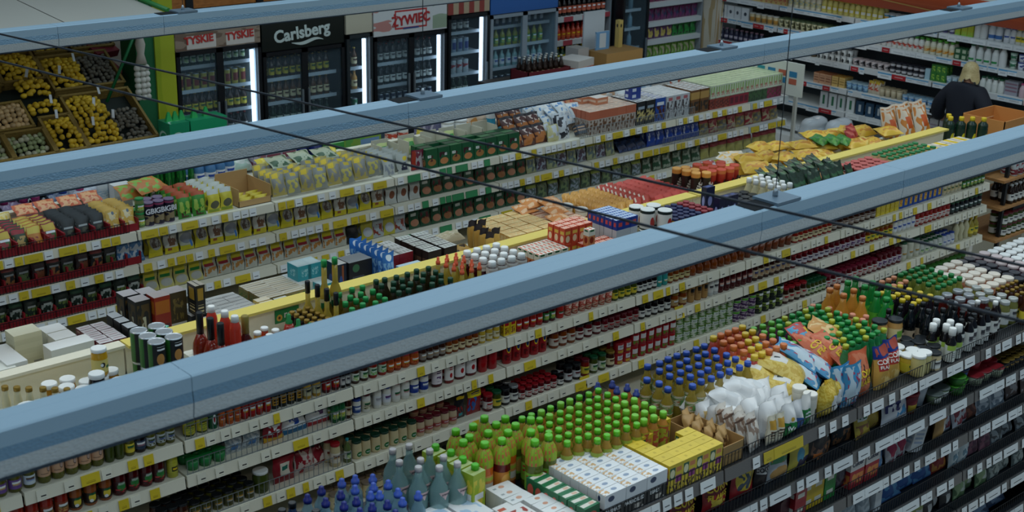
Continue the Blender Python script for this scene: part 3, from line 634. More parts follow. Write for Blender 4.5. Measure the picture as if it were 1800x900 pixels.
srow(Z, Y2, 6.9, 7.15, .072, can('tin_can', .08, .034, PM(0xb8a8b4, ('n', .5, .4, .8, .7, 0x4a2a5a, 6), ('r', .5, .85, .4, .2, 0x5aa03a)), M(0x3a3a40, .4)), 'lilac bean tin' + S, 'can', 2, stack=2)
srow(Z, Y2, 7.15, 7.45, .07, can('tin_can', .085, .033, PM(0x16241c, ('n', .5, .5, .6, .6, 0x8aa04a, 7), ('r', .5, .7, .2, .2, W_)), M(0x1a2420, .4)), 'black and green olive tin' + S, 'can', 2, stack=2)
J1(7.45, 7.72, .066, B_BRN, lidR, lab(0xc8bca8, RED, BRN), 'meat sauce jar with red lid', h=.12); J1(7.72, 7.95, .05, B_PICK, lidG, LWG, 'slim green relish jar with pale cap', h=.1, rows=3); J1(7.95, 8.6, .064, B_JAM, M(0x7a1230, .4), LWR, 'grated beetroot jar with crimson lid', h=.105, rows=3)
J1(8.6, 8.92, .06, B_JAM, lidDR, LPUR, 'long row beetroot jar with white band', h=.12, rows=2)
srow(Z, Y2, 8.92, 9.18, .075, bottle('oil_bottle', .15, .034, M(0xc8c8b4, .3), lidG, lab(0xd2d2c4, GOLD, GRN), nr=.75, sh=(.78, .88)), 'tall white plastic bottle with green cap' + S, 'bottle', 2)
srow(Z, Y2, 9.18, 9.5, .06, bottle('dressing_bottle', .1, .027, M(0xc4c8c0, .3), lidG, LWG, nr=.7), 'white dressing bottle with green cap' + S, 'bottle', 3)
srow(Z, Y2, 9.5, 9.68, .06, bottle('dressing_bottle', .1, .027, M(0xc4c8d0, .3), lidB, LWB, nr=.7), 'white dressing bottle with blue cap' + S, 'bottle', 3)
srow(Z, Y2, 9.68, 9.9, .072, bottle('oil_bottle', .17, .031, M(0xc4bf9c, .25), lidW, None, waist=.72, nr=.5), 'wasp waisted ivory oil bottle' + S, 'bottle', 1); srow(Z, Y2, 9.9, 10.04, .07, bottle('oil_bottle', .165, .032, M(0x9a8c34, .15), lidY, LYEL), 'golden oil bottle at the far end' + S, 'bottle', 1)
Z = .54; S = ' on the lowest jar shelf'
J1(3.6, 4.3, .07, B_CRM, M(0x8a7a6a), LCRM, 'beige lidded pate jar', h=.09, rows=2); J1(4.3, 5.6, .075, B_PICK, lidK, None, 'dark pickle jar with black lid', h=.11, rows=1); J1(8.6, 9.9, .07, B_PICK, M(0x2a6a1c), LGN, 'green pickle jar', h=.12, rows=1)

# ================================================================ goods on the open top of the middle run (deck z 1.45): front half
D = 1.45; SHIFT = 1.45; FT = ' before the yellow divider'
pts(jar('pickle_jar', .13, .048, B_PICK, lidW, None), [(2.09, 5.6), (2.17, 5.54), (2.03, 5.5)], 'wide pickle jar with flat white lid' + FT, 'jar', D)
pts(bottle('sauce_bottle', .15, .02, M(0xcfc6a0, .3), lidGold, None, nr=.7), [(2.07, 5.8), (2.11, 5.76), (2.15, 5.72), (2.2, 5.68), (2.24, 5.64), (2.28, 5.6)], 'small cream sauce bottle with brass cap' + FT, 'bottle', D)
pts(jar('honey_jar', .125, .038, M(0xb07a1c, .15), lidW, LYEL), [(2.27, 5.78), (2.32, 5.7), (2.36, 5.78), (2.37, 5.63), (2.3, 5.6), (2.42, 5.7), (2.45, 5.63)], 'golden honey jar with flat white lid' + FT, 'jar', D)
put(jar('honey_jar', .13, .038, B_DK, lidW, lab(0x2a2620, GRN, ORG)), 2.41, 5.56, D + .06, 'tall dark jar with white lid rising among the honey', 'jar')
put(jar('honey_jar', .1, .038, M(0xc0901c, .15), lidW, PM(0xcdbb6a, ('e', .5, .6, .1, .4, K_), ('e', .48, .6, .06, .24, W_), ('r', .62, .4, .1, .2, GRN))), 2.5, 5.72, D + .125, 'honey jar with a round emblem stacked on top of another jar', 'jar')
pts(jar('honey_jar', .12, .038, M(0xb07a1c, .15), lidW, LYEL), [(2.5, 5.72), (2.55, 5.63), (2.57, 5.76)], 'honey jar under the stacked one by the white panel', 'jar', D)
pts(can('flat_tin', .1, .042, M(0xb0aea0, .3, .6)), [(2.6, 5.66), (2.66, 5.58), (2.69, 5.68), (2.9, 5.66), (2.88, 5.56), (2.97, 5.6)], 'plain tin with ring pull lid' + FT, 'can', D)
ANA = PM(0x14181a, ('r', .18, .5, .34, 1, 0x2e6a2a), ('r', .85, .5, .3, 1, 0x2e6a2a), ('e', .5, .5, .15, .36, 0xc08a4a), ('r', .5, .16, .14, .22, W_), ('h', .52, .82, .16, .16, W_, 9))
grid(can('fruit_tin', .118, .042, ANA), 2.69, 2.87, .088, 5.55, 5.81, .086, D, 'black and green fruit tin in the tall stack', 'can', stack=2, j=.003)
grid(carton('tea_sachet', .1, .028, .075, M(0xd6d8cc), M(0xdcdfd4)), 3.0, 3.11, .11, 5.66, 5.86, .03, D, 'thin white packet in the row beside the hot sauce', 'packet', j=.001)
DS = bottle('sauce_bottle', .24, .042, M(0x7a2416, .12), lidK, None, nr=.38, ch=.34, sh=(.4, .66)); 
pts(DS, [(3.07, 5.78), (3.075, 5.68), (3.08, 5.59)], 'red chilli sauce bottle with long black neck', 'bottle', D)
pts(bottle('sauce_bottle', .24, .028, M(0xc23a2a, .2), lidW, PM(0xc23a2a, ('e', .5, .5, .12, .3, W_)), nr=.62, sh=(.78, .9)), [(3.16, 5.82), (3.18, 5.72), (3.185, 5.63)], 'tomato juice bottle with white cap', 'bottle', D)
pts(bottle('sauce_bottle', .13, .04, M(0xa8481c, .12), lidDR, LORG), [(3.15, 5.55), (3.21, 5.56)], 'squat orange chilli bottle' + FT, 'bottle', D)
put(bottle('sauce_bottle', .22, .043, M(0x4a1410, .12), M(0x8a7a3a, .35), None, nr=.4, ch=.3, sh=(.42, .66)), 3.26, 5.66, D, 'maroon vinegar bottle with olive neck', 'bottle')
pts(bottle('sauce_bottle', .12, .026, M(0xc08a2a, .15), lidW, LYEL, nr=.7), [(3.34, 5.8), (3.37, 5.73), (3.4, 5.66), (3.42, 5.58)], 'small amber bottle with white cap' + FT, 'bottle', D)
pts(bottle('sauce_bottle', .12, .026, M(0xa83a1c, .15), lidW, LORG, nr=.7), [(3.43, 5.76), (3.46, 5.7), (3.49, 5.64), (3.48, 5.56)], 'small orange bottle with white cap' + FT, 'bottle', D)
pts(bottle('sauce_bottle', .16, .03, M(0x9a2a1c, .15), M(0x0f7a3c, .4), PM(0xd0b040, ('e', .5, .5, .16, .6, RED)), nr=.55, ch=.3, spout=True), [(3.55, 5.71), (3.55, 5.62), (3.57, 5.54)], 'chilli sauce bottle with green nozzle cap', 'bottle', D)
grid(bottle('sauce_bottle', .135, .022, M(0x181410, .12), lidGold, LDK, nr=.6), 3.61, 3.76, .05, 5.55, 5.84, .048, D, 'small dark vinegar bottle with brass cap', 'bottle')
OILG = GL(0xb39a3a, .3); OILD = GL(0x5c4a14, .25); OILK = GL(0x2a2410, .2)
pts(bottle('oil_bottle', .235, .037, OILG, lidK, None, nr=.34, ch=.2, sh=(.36, .62)), [(3.755, 5.84), (3.765, 5.76), (3.77, 5.68), (3.775, 5.6)], 'round gold oil bottle with black neck', 'bottle', D)
pts(bottle('oil_bottle', .31, .034, OILG, M(0x1c8a44, .4), PM(0xb8b48a, ('r', .5, .5, .4, .5, GRN)), nr=.42, lz=(.3, .5), ch=.08, sh=(.5, .68)), [(3.85, 5.82), (3.92, 5.82)], 'tall oil bottle with green cap standing on the divider edge', 'bottle', D)
grid(bottle('oil_bottle', .17, .034, OILD, M(0x1c8a44, .4), LDK, nr=.42, ch=.11), 3.82, 4.12, .082, 5.53, 5.83, .08, D, 'brown oil bottle with bright green cap', 'bottle', j=.012)
grid(bottle('oil_bottle', .175, .031, OILK, M(0x12402a, .4), lab(0x8a8a3a, GRN, YEL), nr=.46, ch=.1), 4.14, 4.58, .074, 5.55, 5.84, .073, D, 'olive oil bottle with dark green cap', 'bottle', j=.01)
grid(bottle('oil_bottle', .2, .033, OILG, lidO, None, nr=.36, ch=.14, sh=(.35, .7), spout=True), 4.6, 4.79, .062, 5.55, 5.84, .072, D, 'slim gold oil bottle with orange nozzle', 'bottle', j=.005)
grid(bottle('vinegar_bottle', .2, .034, M(0x4a0d16, .12), lidW, PM(0xd6d0c8, ('r', .5, .5, .4, .3, 0xb8a89c)), lz=(.74, .88), nr=.6, ch=.11, sh=(.62, .74)), 4.8, 5.1, .075, 5.53, 5.84, .077, D, 'dark red vinegar bottle with white cap', 'bottle', j=.004)
pts(jar('cocoa_jar', .11, .032, B_BRN, lidGold, LCRM), [(5.16, 5.78), (5.21, 5.73), (5.24, 5.66), (5.2, 5.6)], 'small brown jar beside the pudding boxes', 'jar', D)
pts(carton('flat_box', .12, .09, .03, PM(0xd8c8b4, ('n', .5, .5, .6, .5, 0xa83a3a)), PM(0xe0cdb8, ('r', .5, .5, .6, .3, 0xd09a80))), [(5.3, 5.72, D), (5.3, 5.72, D + .03), (5.31, 5.62, D), (5.31, 5.62, D + .03)], 'flat peach coloured box', 'box')
PUD1 = carton('pudding_box', .055, .045, .075, PM(0xc87a4a, ('r', .5, .8, 1, .36, 0xd8d2c0), ('r', .5, .92, .6, .1, GRN), ('e', .5, .35, .6, .4, 0x8a2a12)), PM(0xe0ddd0, ('s', .5, .5, .9, .6, 0xc8502a, 2)))
PUD2 = carton('pudding_box', .055, .045, .075, PM(0xc4452a, ('r', .5, .7, .7, .2, 0xd8b04a), ('e', .5, .32, .6, .42, 0xe0c8a0)), PM(0xd8694a, ('s', .5, .5, .9, .8, 0xe4d8c8, 3)))
PUD3 = carton('pudding_box', .055, .045, .075, PM(0x2a7a3a, ('r', .5, .7, .7, .2, 0xd8b04a), ('e', .5, .32, .6, .42, 0xc0602a)), PM(0xdfe0d4, ('r', .5, .5, .9, .3, 0x2a8a4a)))
grid(PUD1, 5.25, 5.5, .058, 5.62, 5.82, .047, D, 'pudding box printed orange and white', 'box', stack=2, j=.001)
grid(PUD3, 5.46, 5.58, .058, 5.55, 5.65, .047, D, 'pudding box printed green and orange', 'box', stack=1, j=.001)
grid(PUD2, 5.5, 5.74, .058, 5.66, 5.82, .047, D, 'red pudding box in the high stack', 'box', stack=3, j=.001)
grid(PUD2, 5.6, 5.84, .058, 5.55, 5.66, .047, D, 'red pudding box in the low block', 'box', stack=2, j=.001)
pts(PUD1, [(5.63, 5.58, D + .15), (5.3, 5.58, D), (5.36, 5.58, D), (5.42, 5.58, D)], 'loose orange pudding box', 'box')
MLK = PM(0xb8bcc0, ('r', .5, .88, 1, .26, 0x1c3a8c), ('r', .5, .88, .5, .1, 0xc84a4a), ('e', .55, .2, .4, .24, 0xb85a34)); MLKT = PM(0x6a94c8, ('s', .5, .5, 1, .7, 0xd8dfe6, 3), ('r', .5, .1, 1, .2, 0x1c3a8c))
grid(carton('milk_box', .062, .036, .19, MLK, MLKT), 5.86, 6.05, .064, 5.57, 5.83, .038, D + .04, 'tall milk powder box with blue band', 'box', j=.001)
grid(carton('milk_box', .062, .12, .038, PM(0x2a6ab0, ('e', .5, .5, .5, .5, 0xd8a08a)), MLKT), 5.86, 6.05, .064, 5.57, 5.83, .13, D, 'low blue milk box under the tall ones', 'box', j=0)
FRU = PM(0xdcd8d0, ('r', .5, .92, 1, .16, 0x10201c), ('e', .5, .42, .12, .5, 0xb02a24), ('e', .58, .34, .08, .34, 0xc84a34), ('r', .5, .06, 1, .1, 0x10201c))
pts(can('fruit_tin', .1, .048, FRU, M(0xd2d6d4)), [(6.3, 5.72, D), (6.3, 5.72, D + .1), (6.38, 5.64, D), (6.38, 5.64, D + .1), (6.4, 5.76, D), (6.4, 5.76, D + .1), (6.32, 5.84, D + .09), (6.32, 5.6, D), (6.42, 5.54, D)], 'white strawberry tin with black rim', 'can')
grid(jar('baby_jar', .08, .027, M(0xc09a2c, .15), lidN, LYEL, lr=.8), 6.4, 6.56, .058, 5.56, 5.83, .06, D, 'small yellow puree jar with navy lid', 'jar', stack=2)
grid(jar('baby_jar', .08, .027, B_DK, lidN, LDK, lr=.8), 6.56, 6.68, .06, 5.56, 5.83, .06, D, 'small dark puree jar with navy lid', 'jar', stack=2)
grid(jar('baby_jar', .08, .027, B_JAM, M(0x8a2c34, .4), LWR, lr=.8), 6.68, 6.8, .06, 5.56, 5.83, .06, D, 'small red puree jar with red lid', 'jar', stack=2)
NV = PM(0x10183a, ('e', .5, .66, .5, .24, 0x8a90c0), ('r', .7, .25, .24, .4, 0x9ab04a), ('n', .4, .3, .5, .3, 0x3a4470)); NVT = PM(0x141c44, ('r', .5, .5, .5, .5, 0x3a4c86))
pts(carton('coffee_box', .085, .045, .21, NV, NVT), [(6.98, 5.79)], 'tall navy coffee box standing alone by the divider', 'box', D)
pts(carton('coffee_box', .062, .05, .2, NV, NVT), [(6.88, 5.6), (6.945, 5.6), (7.01, 5.6)], 'navy coffee box in the group of three', 'box', D)
grid(jar('sauce_jar', .13, .036, M(0xbf9a48, .15), lidK, LCRM, lh=.22), 7.1, 7.42, .08, 5.53, 5.83, .082, D, 'straw coloured jar with deep black lid', 'jar')
grid(bottle('sauce_bottle', .19, .034, M(0xb8b08c, .15), lidW, lab(0xc4bc94, GRN, BRN), nr=.5, ch=.12), 7.42, 7.62, .074, 5.53, 5.85, .07, D, 'pale sauce bottle with white cap' + FT, 'bottle')
DKG = bag('tea_bag', .09, .175, .05, PM(0x16301f, ('e', .5, .32, .5, .34, 0xc88a5a), ('r', .5, .8, .8, .1, 0x2c5a34), ('n', .5, .6, .8, .3, 0x2a4a2a)), 21)
grid(DKG, 7.66, 8.5, .095, 5.56, 5.84, .095, D, 'dark green bag with orange oval', 'bag', j=.012, rx=-.35)
grid(DKG, 7.72, 8.5, .11, 5.62, 5.84, .11, D + .07, 'dark green bag with orange oval lying in upper layer', 'bag', j=.02, rx=-.9, rz=.2)
grid(jar('spread_jar', .065, .036, B_JAM, M(0xb85a54, .4), LWR), 8.52, 8.94, .08, 5.55, 5.84, .08, D, 'spread jar with salmon pink lid', 'jar', stack=2)
grid(jar('puree_jar', .07, .029, M(0xc8a878, .2), M(0x1c7a40, .4), LW, lr=.82), 8.96, 9.6, .07, 5.55, 5.85, .07, D, 'small baby food jar with green lid', 'jar', stack=2, j=.005)
grid(carton('wafer_pack', .13, .08, .05, PM(0xd0c8b8, ('r', .5, .5, .8, .5, 0x3a2420)), PM(0xd8d2c4, ('r', .5, .5, .4, 1, YEL))), 9.66, 10.25, .14, 5.53, 5.83, .085, D, 'flat white wafer pack with yellow stripe', 'pack', j=.004, stack=2)
SHIFT = 0
# open cardboard carton at the far end and oil canisters beside it
cb = MB()
for a in ((-.26, .26, -.2, -.192, 0, .2), (-.26, .26, .192, .2, 0, .2), (-.26, -.252, -.2, .2, 0, .2), (.252, .26, -.2, .2, 0, .2), (-.26, .26, -.2, .2, 0, .01)): cb.box(*a)
ob = tag(link('cardboard_carton', cb.mesh('cardboard_carton', M(0xb87c3e, .7, var=.08)), None, (10.78, 5.78, 1.45)), 'open brown cardboard carton at the far end of the middle run', 'box')
link('tape_strip', MB().box(-.255, .255, .189, .1915, .1, .106).mesh('tape_strip', M(0xd8c09a, .4)), ob)
st = tag(link('trestle_table', MB().box(10.08, 11.15, 5.5, 6.05, 1.41, 1.45).box(10.12, 10.17, 5.55, 6.0, 0, 1.41).box(11.05, 11.1, 5.55, 6.0, 0, 1.41).mesh('trestle_table', CREAM)), 'cream end table carrying the cardboard carton', 'table')
OC = bottle('oil_canister', .25, .042, M(0x0c2a1c, .25), M(0xd2b81c, .4), PM(0x0c2a1c, ('e', .5, .4, .2, .7, 0xd2c01c)), nr=.45, ch=.12, sh=(.72, .86), lz=(.05, .6))
pts(OC, [(10.13, 5.86), (10.2, 5.8), (10.27, 5.74), (10.33, 5.67), (10.2, 5.92)], 'dark green oil canister with yellow cap', 'bottle', 1.45)

# ---------------------------------------------------------------- back half, behind the divider
BH = ' behind the divider'
WBX = PM(0xd6d6cc, ('h', .5, .3, .6, .3, 0xb8b8b0, 9)); 
grid(carton('biscuit_box', .13, .095, .14, WBX, M(0xd8dad2)), 2.06, 2.2, .135, 5.97, 6.27, .1, D, 'white biscuit box with small brown print at the left edge', 'box', j=.002)
put(carton('biscuit_box', .14, .11, .21, PM(0xd2cfae, ('h', .5, .5, 1, 1, 0xcbc8a6, 4), ('h', .78, .2, .3, .2, 0x8a8a80, 12)), M(0xd8d6bc)), 2.34, 6.22, D, 'tall cream box stack with ribbed sides', 'box')
put(carton('biscuit_box', .1, .26, .05, PM(0xd6d8d4, ('r', .5, .4, .9, .4, 0x6a2a1c)), M(0xd4d6d4)), 2.21, 6.12, D + .1, 'long white chocolate box with brown end', 'box')
pts(carton('biscuit_box', .11, .1, .17, WBX, M(0xdcdedc)), [(2.43, 6.03), (2.54, 6.03), (2.5, 6.14), (2.5, 6.25)], 'plain white tea box' + BH, 'box', D)
grid(carton('tea_box', .07, .05, .14, PM(0x641a20, ('h', .5, .9, .6, .08, 0xc8b8a0, 20)), PM(0xc0bcbe, ('r', .5, .5, .7, .16, 0x9a7a80))), 2.62, 2.77, .075, 5.98, 6.25, .053, D, 'burgundy tea box with pale top', 'box', j=.002)
pts(carton('tea_box', .055, .07, .17, M(0x161a1e, .4), M(0xb0b6ba)), [(2.82, 6.14), (2.82, 6.22), (2.82, 6.05)], 'black slim tea box with white top', 'box', D)
put(carton('tea_box', .1, .04, .15, PM(0x5ab09a, ('r', .5, .5, .7, .6, 0x68bca6)), M(0x7ac4ae)), 2.94, 5.96, D, 'mint green packet leaning behind divider', 'packet', rz=.5)
TEAD = carton('tea_box', .085, .09, .23, PM(0x14161a, ('r', .5, .45, .3, .3, 0xb8b49a), ('n', .5, .5, .8, .8, 0x4a3a1c, 4)), M(0xa9a4a6))
pts(TEAD, [(2.96, 6.22), (3.04, 6.3), (2.95, 6.33)], 'black patterned tea box with grey top', 'box', D)
put(carton('tea_box', .09, .09, .24, PM(0x8a2418, ('r', .5, .75, .9, .3, 0xa8601c), ('r', .5, .2, .9, .3, 0x5a1420)), M(0xb0a8a8)), 3.055, 6.19, D, 'tall red and gold tea box', 'box')
put(carton('tea_box', .1, .09, .24, PM(0x3a3018, ('r', .5, .15, .9, .26, 0xb8b8b4), ('n', .5, .6, .6, .5, 0x6a5a2a)), M(0xa9a4a6)), 3.15, 6.2, D, 'olive gold tea box with white foot', 'box')
put(carton('tea_box', .055, .09, .17, PM(0x16181c, ('r', .5, .7, .6, .4, 0x9a7c2c), ('h', .5, .2, .6, .3, 0xb8a87a, 9)), PM(0xb4b0a4, ('r', .5, .5, .1, 1, K_))), 3.24, 6.12, D + .11, 'black and gold box standing on the flat packs', 'box')
FLT = carton('tea_box', .09, .045, .1, PM(0x2c3034, ('r', .5, .3, .8, .3, 0xb87a5a)), PM(0xb9bcba, ('r', .5, .2, .9, .1, 0x3a3c40)))
grid(FLT, 3.2, 3.56, .092, 5.98, 6.3, .047, D, 'flat grey topped tea box in the block', 'box', j=.002, skip=.06)
pts(carton('tea_box', .08, .05, .12, PM(0xc8a83a, ('n', .5, .5, .8, .8, 0xd8d0b0)), M(0xd0c8b0)), [(3.6, 6.0), (3.6, 6.06), (3.53, 5.99)], 'yellow herb tea box', 'box', D)
put(carton('tea_box', .08, .06, .12, PM(0x14302a, ('e', .5, .55, .5, .3, 0xc8c8a8)), M(0xb8bcb8)), 3.69, 6.0, D, 'dark green tea box with pale crest', 'box')
grid(carton('tea_box', .14, .05, .11, PM(0x8a7a4a, ('n', .5, .5, .9, .8, 0x4a6a2a)), PM(0xc2beae, ('r', .5, .5, .9, .2, 0xa89a7a))), 3.62, 3.9, .145, 6.07, 6.34, .052, D, 'long beige tea box with pale lid', 'box', j=.002)
pts(carton('tea_box', .09, .11, .09, PM(0x2c92a0, ('n', .5, .5, .5, .5, 0x8ac0c8)), PM(0xa0b8bc, ('r', .5, .5, .8, .6, 0xb0c4c6))), [(3.96, 6.24, D + .11), (4.03, 6.12, D + .02), (4.03, 6.24, D + .11)], 'turquoise tea box', 'box')
grid(carton('tea_box', .09, .1, .11, WBX, M(0xc8ccca)), 3.9, 4.08, .09, 6.14, 6.34, .1, D, 'white box under the turquoise boxes', 'box', j=.001)
put(carton('coffee_box', .065, .11, .2, PM(0x1a2438, ('r', .6, .6, .2, .7, 0x8a4a2a), ('e', .4, .4, .4, .5, 0x2a4a8a)), M(0xb4b6b4)), 4.14, 6.13, D, 'navy capsule box with white top', 'box')
put(carton('coffee_box', .16, .12, .2, PM(0x16181f, ('e', .3, .8, .3, .24, 0x3a6a4a), ('h', .4, .4, .5, .3, 0x4a4e58, 10), ('n', .7, .2, .5, .3, 0x8a6a4a)), M(0x7a8084)), 4.26, 6.12, D, 'big dark capsule coffee box with green crest', 'box')
BLP = PM(0x2a6ab4, ('e', .5, .88, .5, .16, 0xc4d4e2), ('n', .5, .4, .9, .7, 0x7aaad4, 7), ('r', .5, .3, .4, .2, 0x1c4a9c))
grid(bag('coffee_pack', .085, .24, .05, BLP, 31, full=.95), 4.36, 4.45, .09, 5.96, 6.34, .054, D, 'tall blue foil coffee pack', 'pack', j=.001)
put(carton('coffee_box', .16, .09, .1, PM(0x7aa8c8, ('r', .5, .3, .8, .3, 0xb8d0dc)), M(0xb0c8d4)), 4.58, 6.0, D + .02, 'pale blue flat coffee box beside the foil packs', 'box')
grid(carton('coffee_box', .1, .06, .16, PM(0x7a1420, ('n', .5, .5, .5, .5, 0x8a2430)), PM(0xc0c2c0, ('s', .5, .5, .9, .5, 0x8a9088, 4))), 4.5, 4.66, .105, 6.1, 6.34, .062, D, 'dark red coffee box with striped white top', 'box', j=.001)
grid(carton('coffee_box', .1, .06, .17, PM(0x241c18, ('s', .5, .4, .9, .6, 0x7a5a44, 5)), PM(0xbcc0bc, ('s', .5, .5, .9, .5, 0x8a928a, 4))), 4.7, 4.94, .105, 6.0, 6.34, .062, D, 'dark brown coffee box with striped white top', 'box', j=.001)
put(bag('flour_bag', .22, .1, .08, PM(0xc2bda4, ('n', .5, .5, .8, .6, 0xb0a888)), 32), 5.07, 6.22, D + .1, 'pale paper bag lying across the coffee boxes', 'bag', rx=-1.2)
pts(bag('coffee_bag', .1, .09, .05, PM(0xb59248, ('e', .5, .5, .5, .5, 0x3a2a12)), 33), [(5.0, 6.05), (5.08, 5.98), (5.1, 6.12), (4.98, 6.16)], 'kraft coffee bag lying flat', 'bag', D + .06, rx=-1.4)
CB = bag('coffee_bag', .07, .21, .06, PM(0xc09a4c, ('r', .5, .94, 1, .22, 0x1c1418), ('e', .5, .36, .5, .3, 0x241a10), ('n', .5, .36, .3, .2, 0xa8803a)), 34)
pts(CB, [(5.17, 5.98), (5.19, 6.06), (5.21, 6.14), (5.23, 6.22), (5.25, 6.02), (5.29, 6.2)], 'upright kraft coffee bag with black folded top', 'bag', D)
grid(carton('noodle_pack', .13, .06, .13, PM(0xcfa25a, ('n', .5, .5, .9, .9, 0xd8c08a, 5)), PM(0xdcc890, ('n', .5, .5, .9, .8, 0xd8b070, 5))), 5.36, 5.78, .14, 6.0, 6.4, .065, D, 'pale yellow noodle pack', 'pack', j=.004)
pts(bag('noodle_bag', .16, .12, .06, PM(0xcf8a4a, ('n', .5, .5, .9, .9, 0xdcb890, 4)), 36), [(5.86, 6.3, D + .16), (5.95, 6.22, D + .17), (5.9, 6.12, D + .15), (5.8, 6.3, D + .13), (5.86, 6.04, D + .12)], 'orange noodle packet on top of the pile', 'packet', rx=-1.35)
grid(carton('noodle_pack', .12, .06, .12, PM(0xc27a4c, ('n', .5, .5, .9, .9, 0xd8b49a, 5)), PM(0xd4a888, ('n', .5, .5, .9, .9, 0xe0c8b0))), 5.8, 6.05, .125, 6.0, 6.34, .062, D, 'salmon noodle pack under the orange packets', 'pack', j=.003)
pts(tub('cream_tub', .15, .042, PM(0xc8bea8, ('r', .5, .5, .5, .5, 0x8a2a20)), M(0xd8d8d2)), [(6.08, 6.25), (6.1, 6.13), (6.12, 6.02), (6.03, 6.36)], 'tall cream tub with white lid' + BH, 'tub', D)
SO = bag('sachet', .075, .16, .03, PM(0xc8923a, ('n', .5, .5, .9, .8, 0xd8ac6a, 5), ('r', .5, .95, 1, .1, 0xd0a050)), 37); SR = bag('sachet', .08, .16, .03, PM(0xb04438, ('n', .5, .4, .9, .6, 0xc87a5a, 6), ('r', .2, .9, .2, .2, 0xd8ccc0)), 38)
grid(SO, 6.2, 6.52, .08, 5.98, 6.4, .045, D, 'orange soup sachet', 'sachet', j=.004, rx=-.35); grid(SR, 6.53, 6.7, .085, 6.0, 6.4, .045, D, 'red soup sachet beside the orange ones', 'sachet', j=.004, rx=-.35)
grid(bag('sachet', .085, .15, .03, PM(0xc04c44, ('r', .5, .1, 1, .24, 0xd8c8b8), ('n', .5, .5, .8, .4, 0xd88a70, 5)), 39), 6.72, 7.06, .085, 5.97, 6.4, .045, D, 'coral red dessert sachet', 'sachet', j=.004, rx=-.4)
HIT = PM(0x20120e, ('r', .5, .93, 1, .14, 0xc8863c)); HITR = PM(0xa8281c, ('r', .5, .94, 1, .12, 0xc86a3a), ('n', .5, .4, .4, .5, 0x5a1410))
hp = can('biscuit_roll', .24, .034, HIT, M(0xcf9a4c, .5)); ht = text_mesh('Hit', .075, M(0xd8cfc0), bold=.03, shear=.2, ext=.0005)
hp.parts.append(('lettering', ht, (0, -.037, .12), (math.pi / 2, -1.35, 0)))
pts(hp, [(7.11, 6.2), (7.125, 6.12), (7.135, 6.04), (7.2, 6.0), (7.19, 6.1), (7.18, 6.18)], 'upright dark biscuit roll with orange end', 'roll', D)
hr = can('biscuit_roll', .235, .036, HITR, M(0xb8452c, .5)); hr.parts.append(('lettering', text_mesh('Hit', .075, M(0x2a1410), bold=.03, shear=.2, ext=.0005), (0, -.039, .11), (math.pi / 2, -1.35, 0)))
pts(hr, [(7.28, 6.02), (7.36, 6.0), (7.44, 5.99), (7.29, 6.1), (7.37, 6.09), (7.45, 6.08), (7.53, 6.02), (7.32, 6.19), (7.42, 6.18), (7.51, 6.13)], 'upright red biscuit roll', 'roll', D)
pts(bag('biscuit_bag', .12, .12, .05, PM(0x8a2c30, ('n', .5, .5, .9, .9, 0xb0b4c0, 4)), 40), [(7.4, 6.28, D + .12), (7.5, 6.28, D + .1), (7.55, 6.2, D + .16)], 'red and silver biscuit bag on the rolls', 'bag', rx=-1.3)
put(carton('biscuit_box', .08, .06, .12, PM(0x4a3a6a, ('n', .5, .5, .8, .6, 0xa89ab0))), 7.62, 5.98, D, 'violet biscuit box beside the red rolls', 'box')
YB = [bag('biscuit_bag', .2, .14, .07, PM(0xd2aa34, ('n', .5, .5, .9, .9, 0xe0c86a, 3), ('r', .5, .5, .3, .3, 0xb86a2a)), 41), bag('biscuit_bag', .22, .15, .08, PM(0xd6b23c, ('n', .5, .5, .9, .6, 0xc0862a, 4)), 42), bag('biscuit_bag', .2, .14, .07, PM(0xd0c8b8, ('n', .5, .5, .9, .8, 0xd8b060, 3)), 43)]
sp = []
for i in range(52):
    x = 7.68 + i * .036 + rnd.uniform(-.02, .02); y = (5.99, 6.15, 6.31)[i % 3] + rnd.uniform(-.03, .03); sp.append((x, y, D + .04 + (.05 if i % 2 else 0) + .035 * ((i // 3) % 3)))
for i, q in enumerate(sp):
    if i in (20, 29, 33): continue
    put(YB[2] if i in (2, 5, 8, 9) else YB[i % 2], q[0], q[1], q[2], which('yellow biscuit bag in the long heap behind divider', (i, 52, 'c')), 'bag', 'yellow biscuit bags in the heap', rx=-1.35 + rnd.uniform(-.2, .2), rz=rnd.uniform(-.6, .6))
pts(bag('biscuit_bag', .18, .13, .06, PM(0x2c7a2c, ('n', .5, .5, .9, .9, 0x4a9a3a, 4)), 44), [(8.9, 6.08, D + .16), (9.0, 6.05, D + .15), (8.78, 6.12, D + .17)], 'green crisp bag lying on the yellow heap', 'bag', rx=-1.2, rz=.3)
pts(bag('biscuit_bag', .16, .13, .06, PM(0x9a1c22, ('n', .5, .5, .8, .8, 0xc05a4a, 4)), 45), [(9.13, 6.1, D + .12), (9.2, 6.14, D + .14)], 'red biscuit bag standing in the yellow heap', 'bag', rx=-.6, rz=.3)
pts(bag('crisp_bag', .16, .26, .08, PM(0xc8c2b4, ('n', .5, .5, .9, .9, 0xb8762c, 3), ('r', .5, .6, .3, .3, 0xb8521c)), 46), [(9.62, 6.05), (9.72, 6.12), (9.82, 6.03), (9.92, 6.12), (10.0, 6.0), (10.1, 6.1)], 'white and orange crisp bag standing at the far end', 'bag', D, rx=-.3, s=1.3)

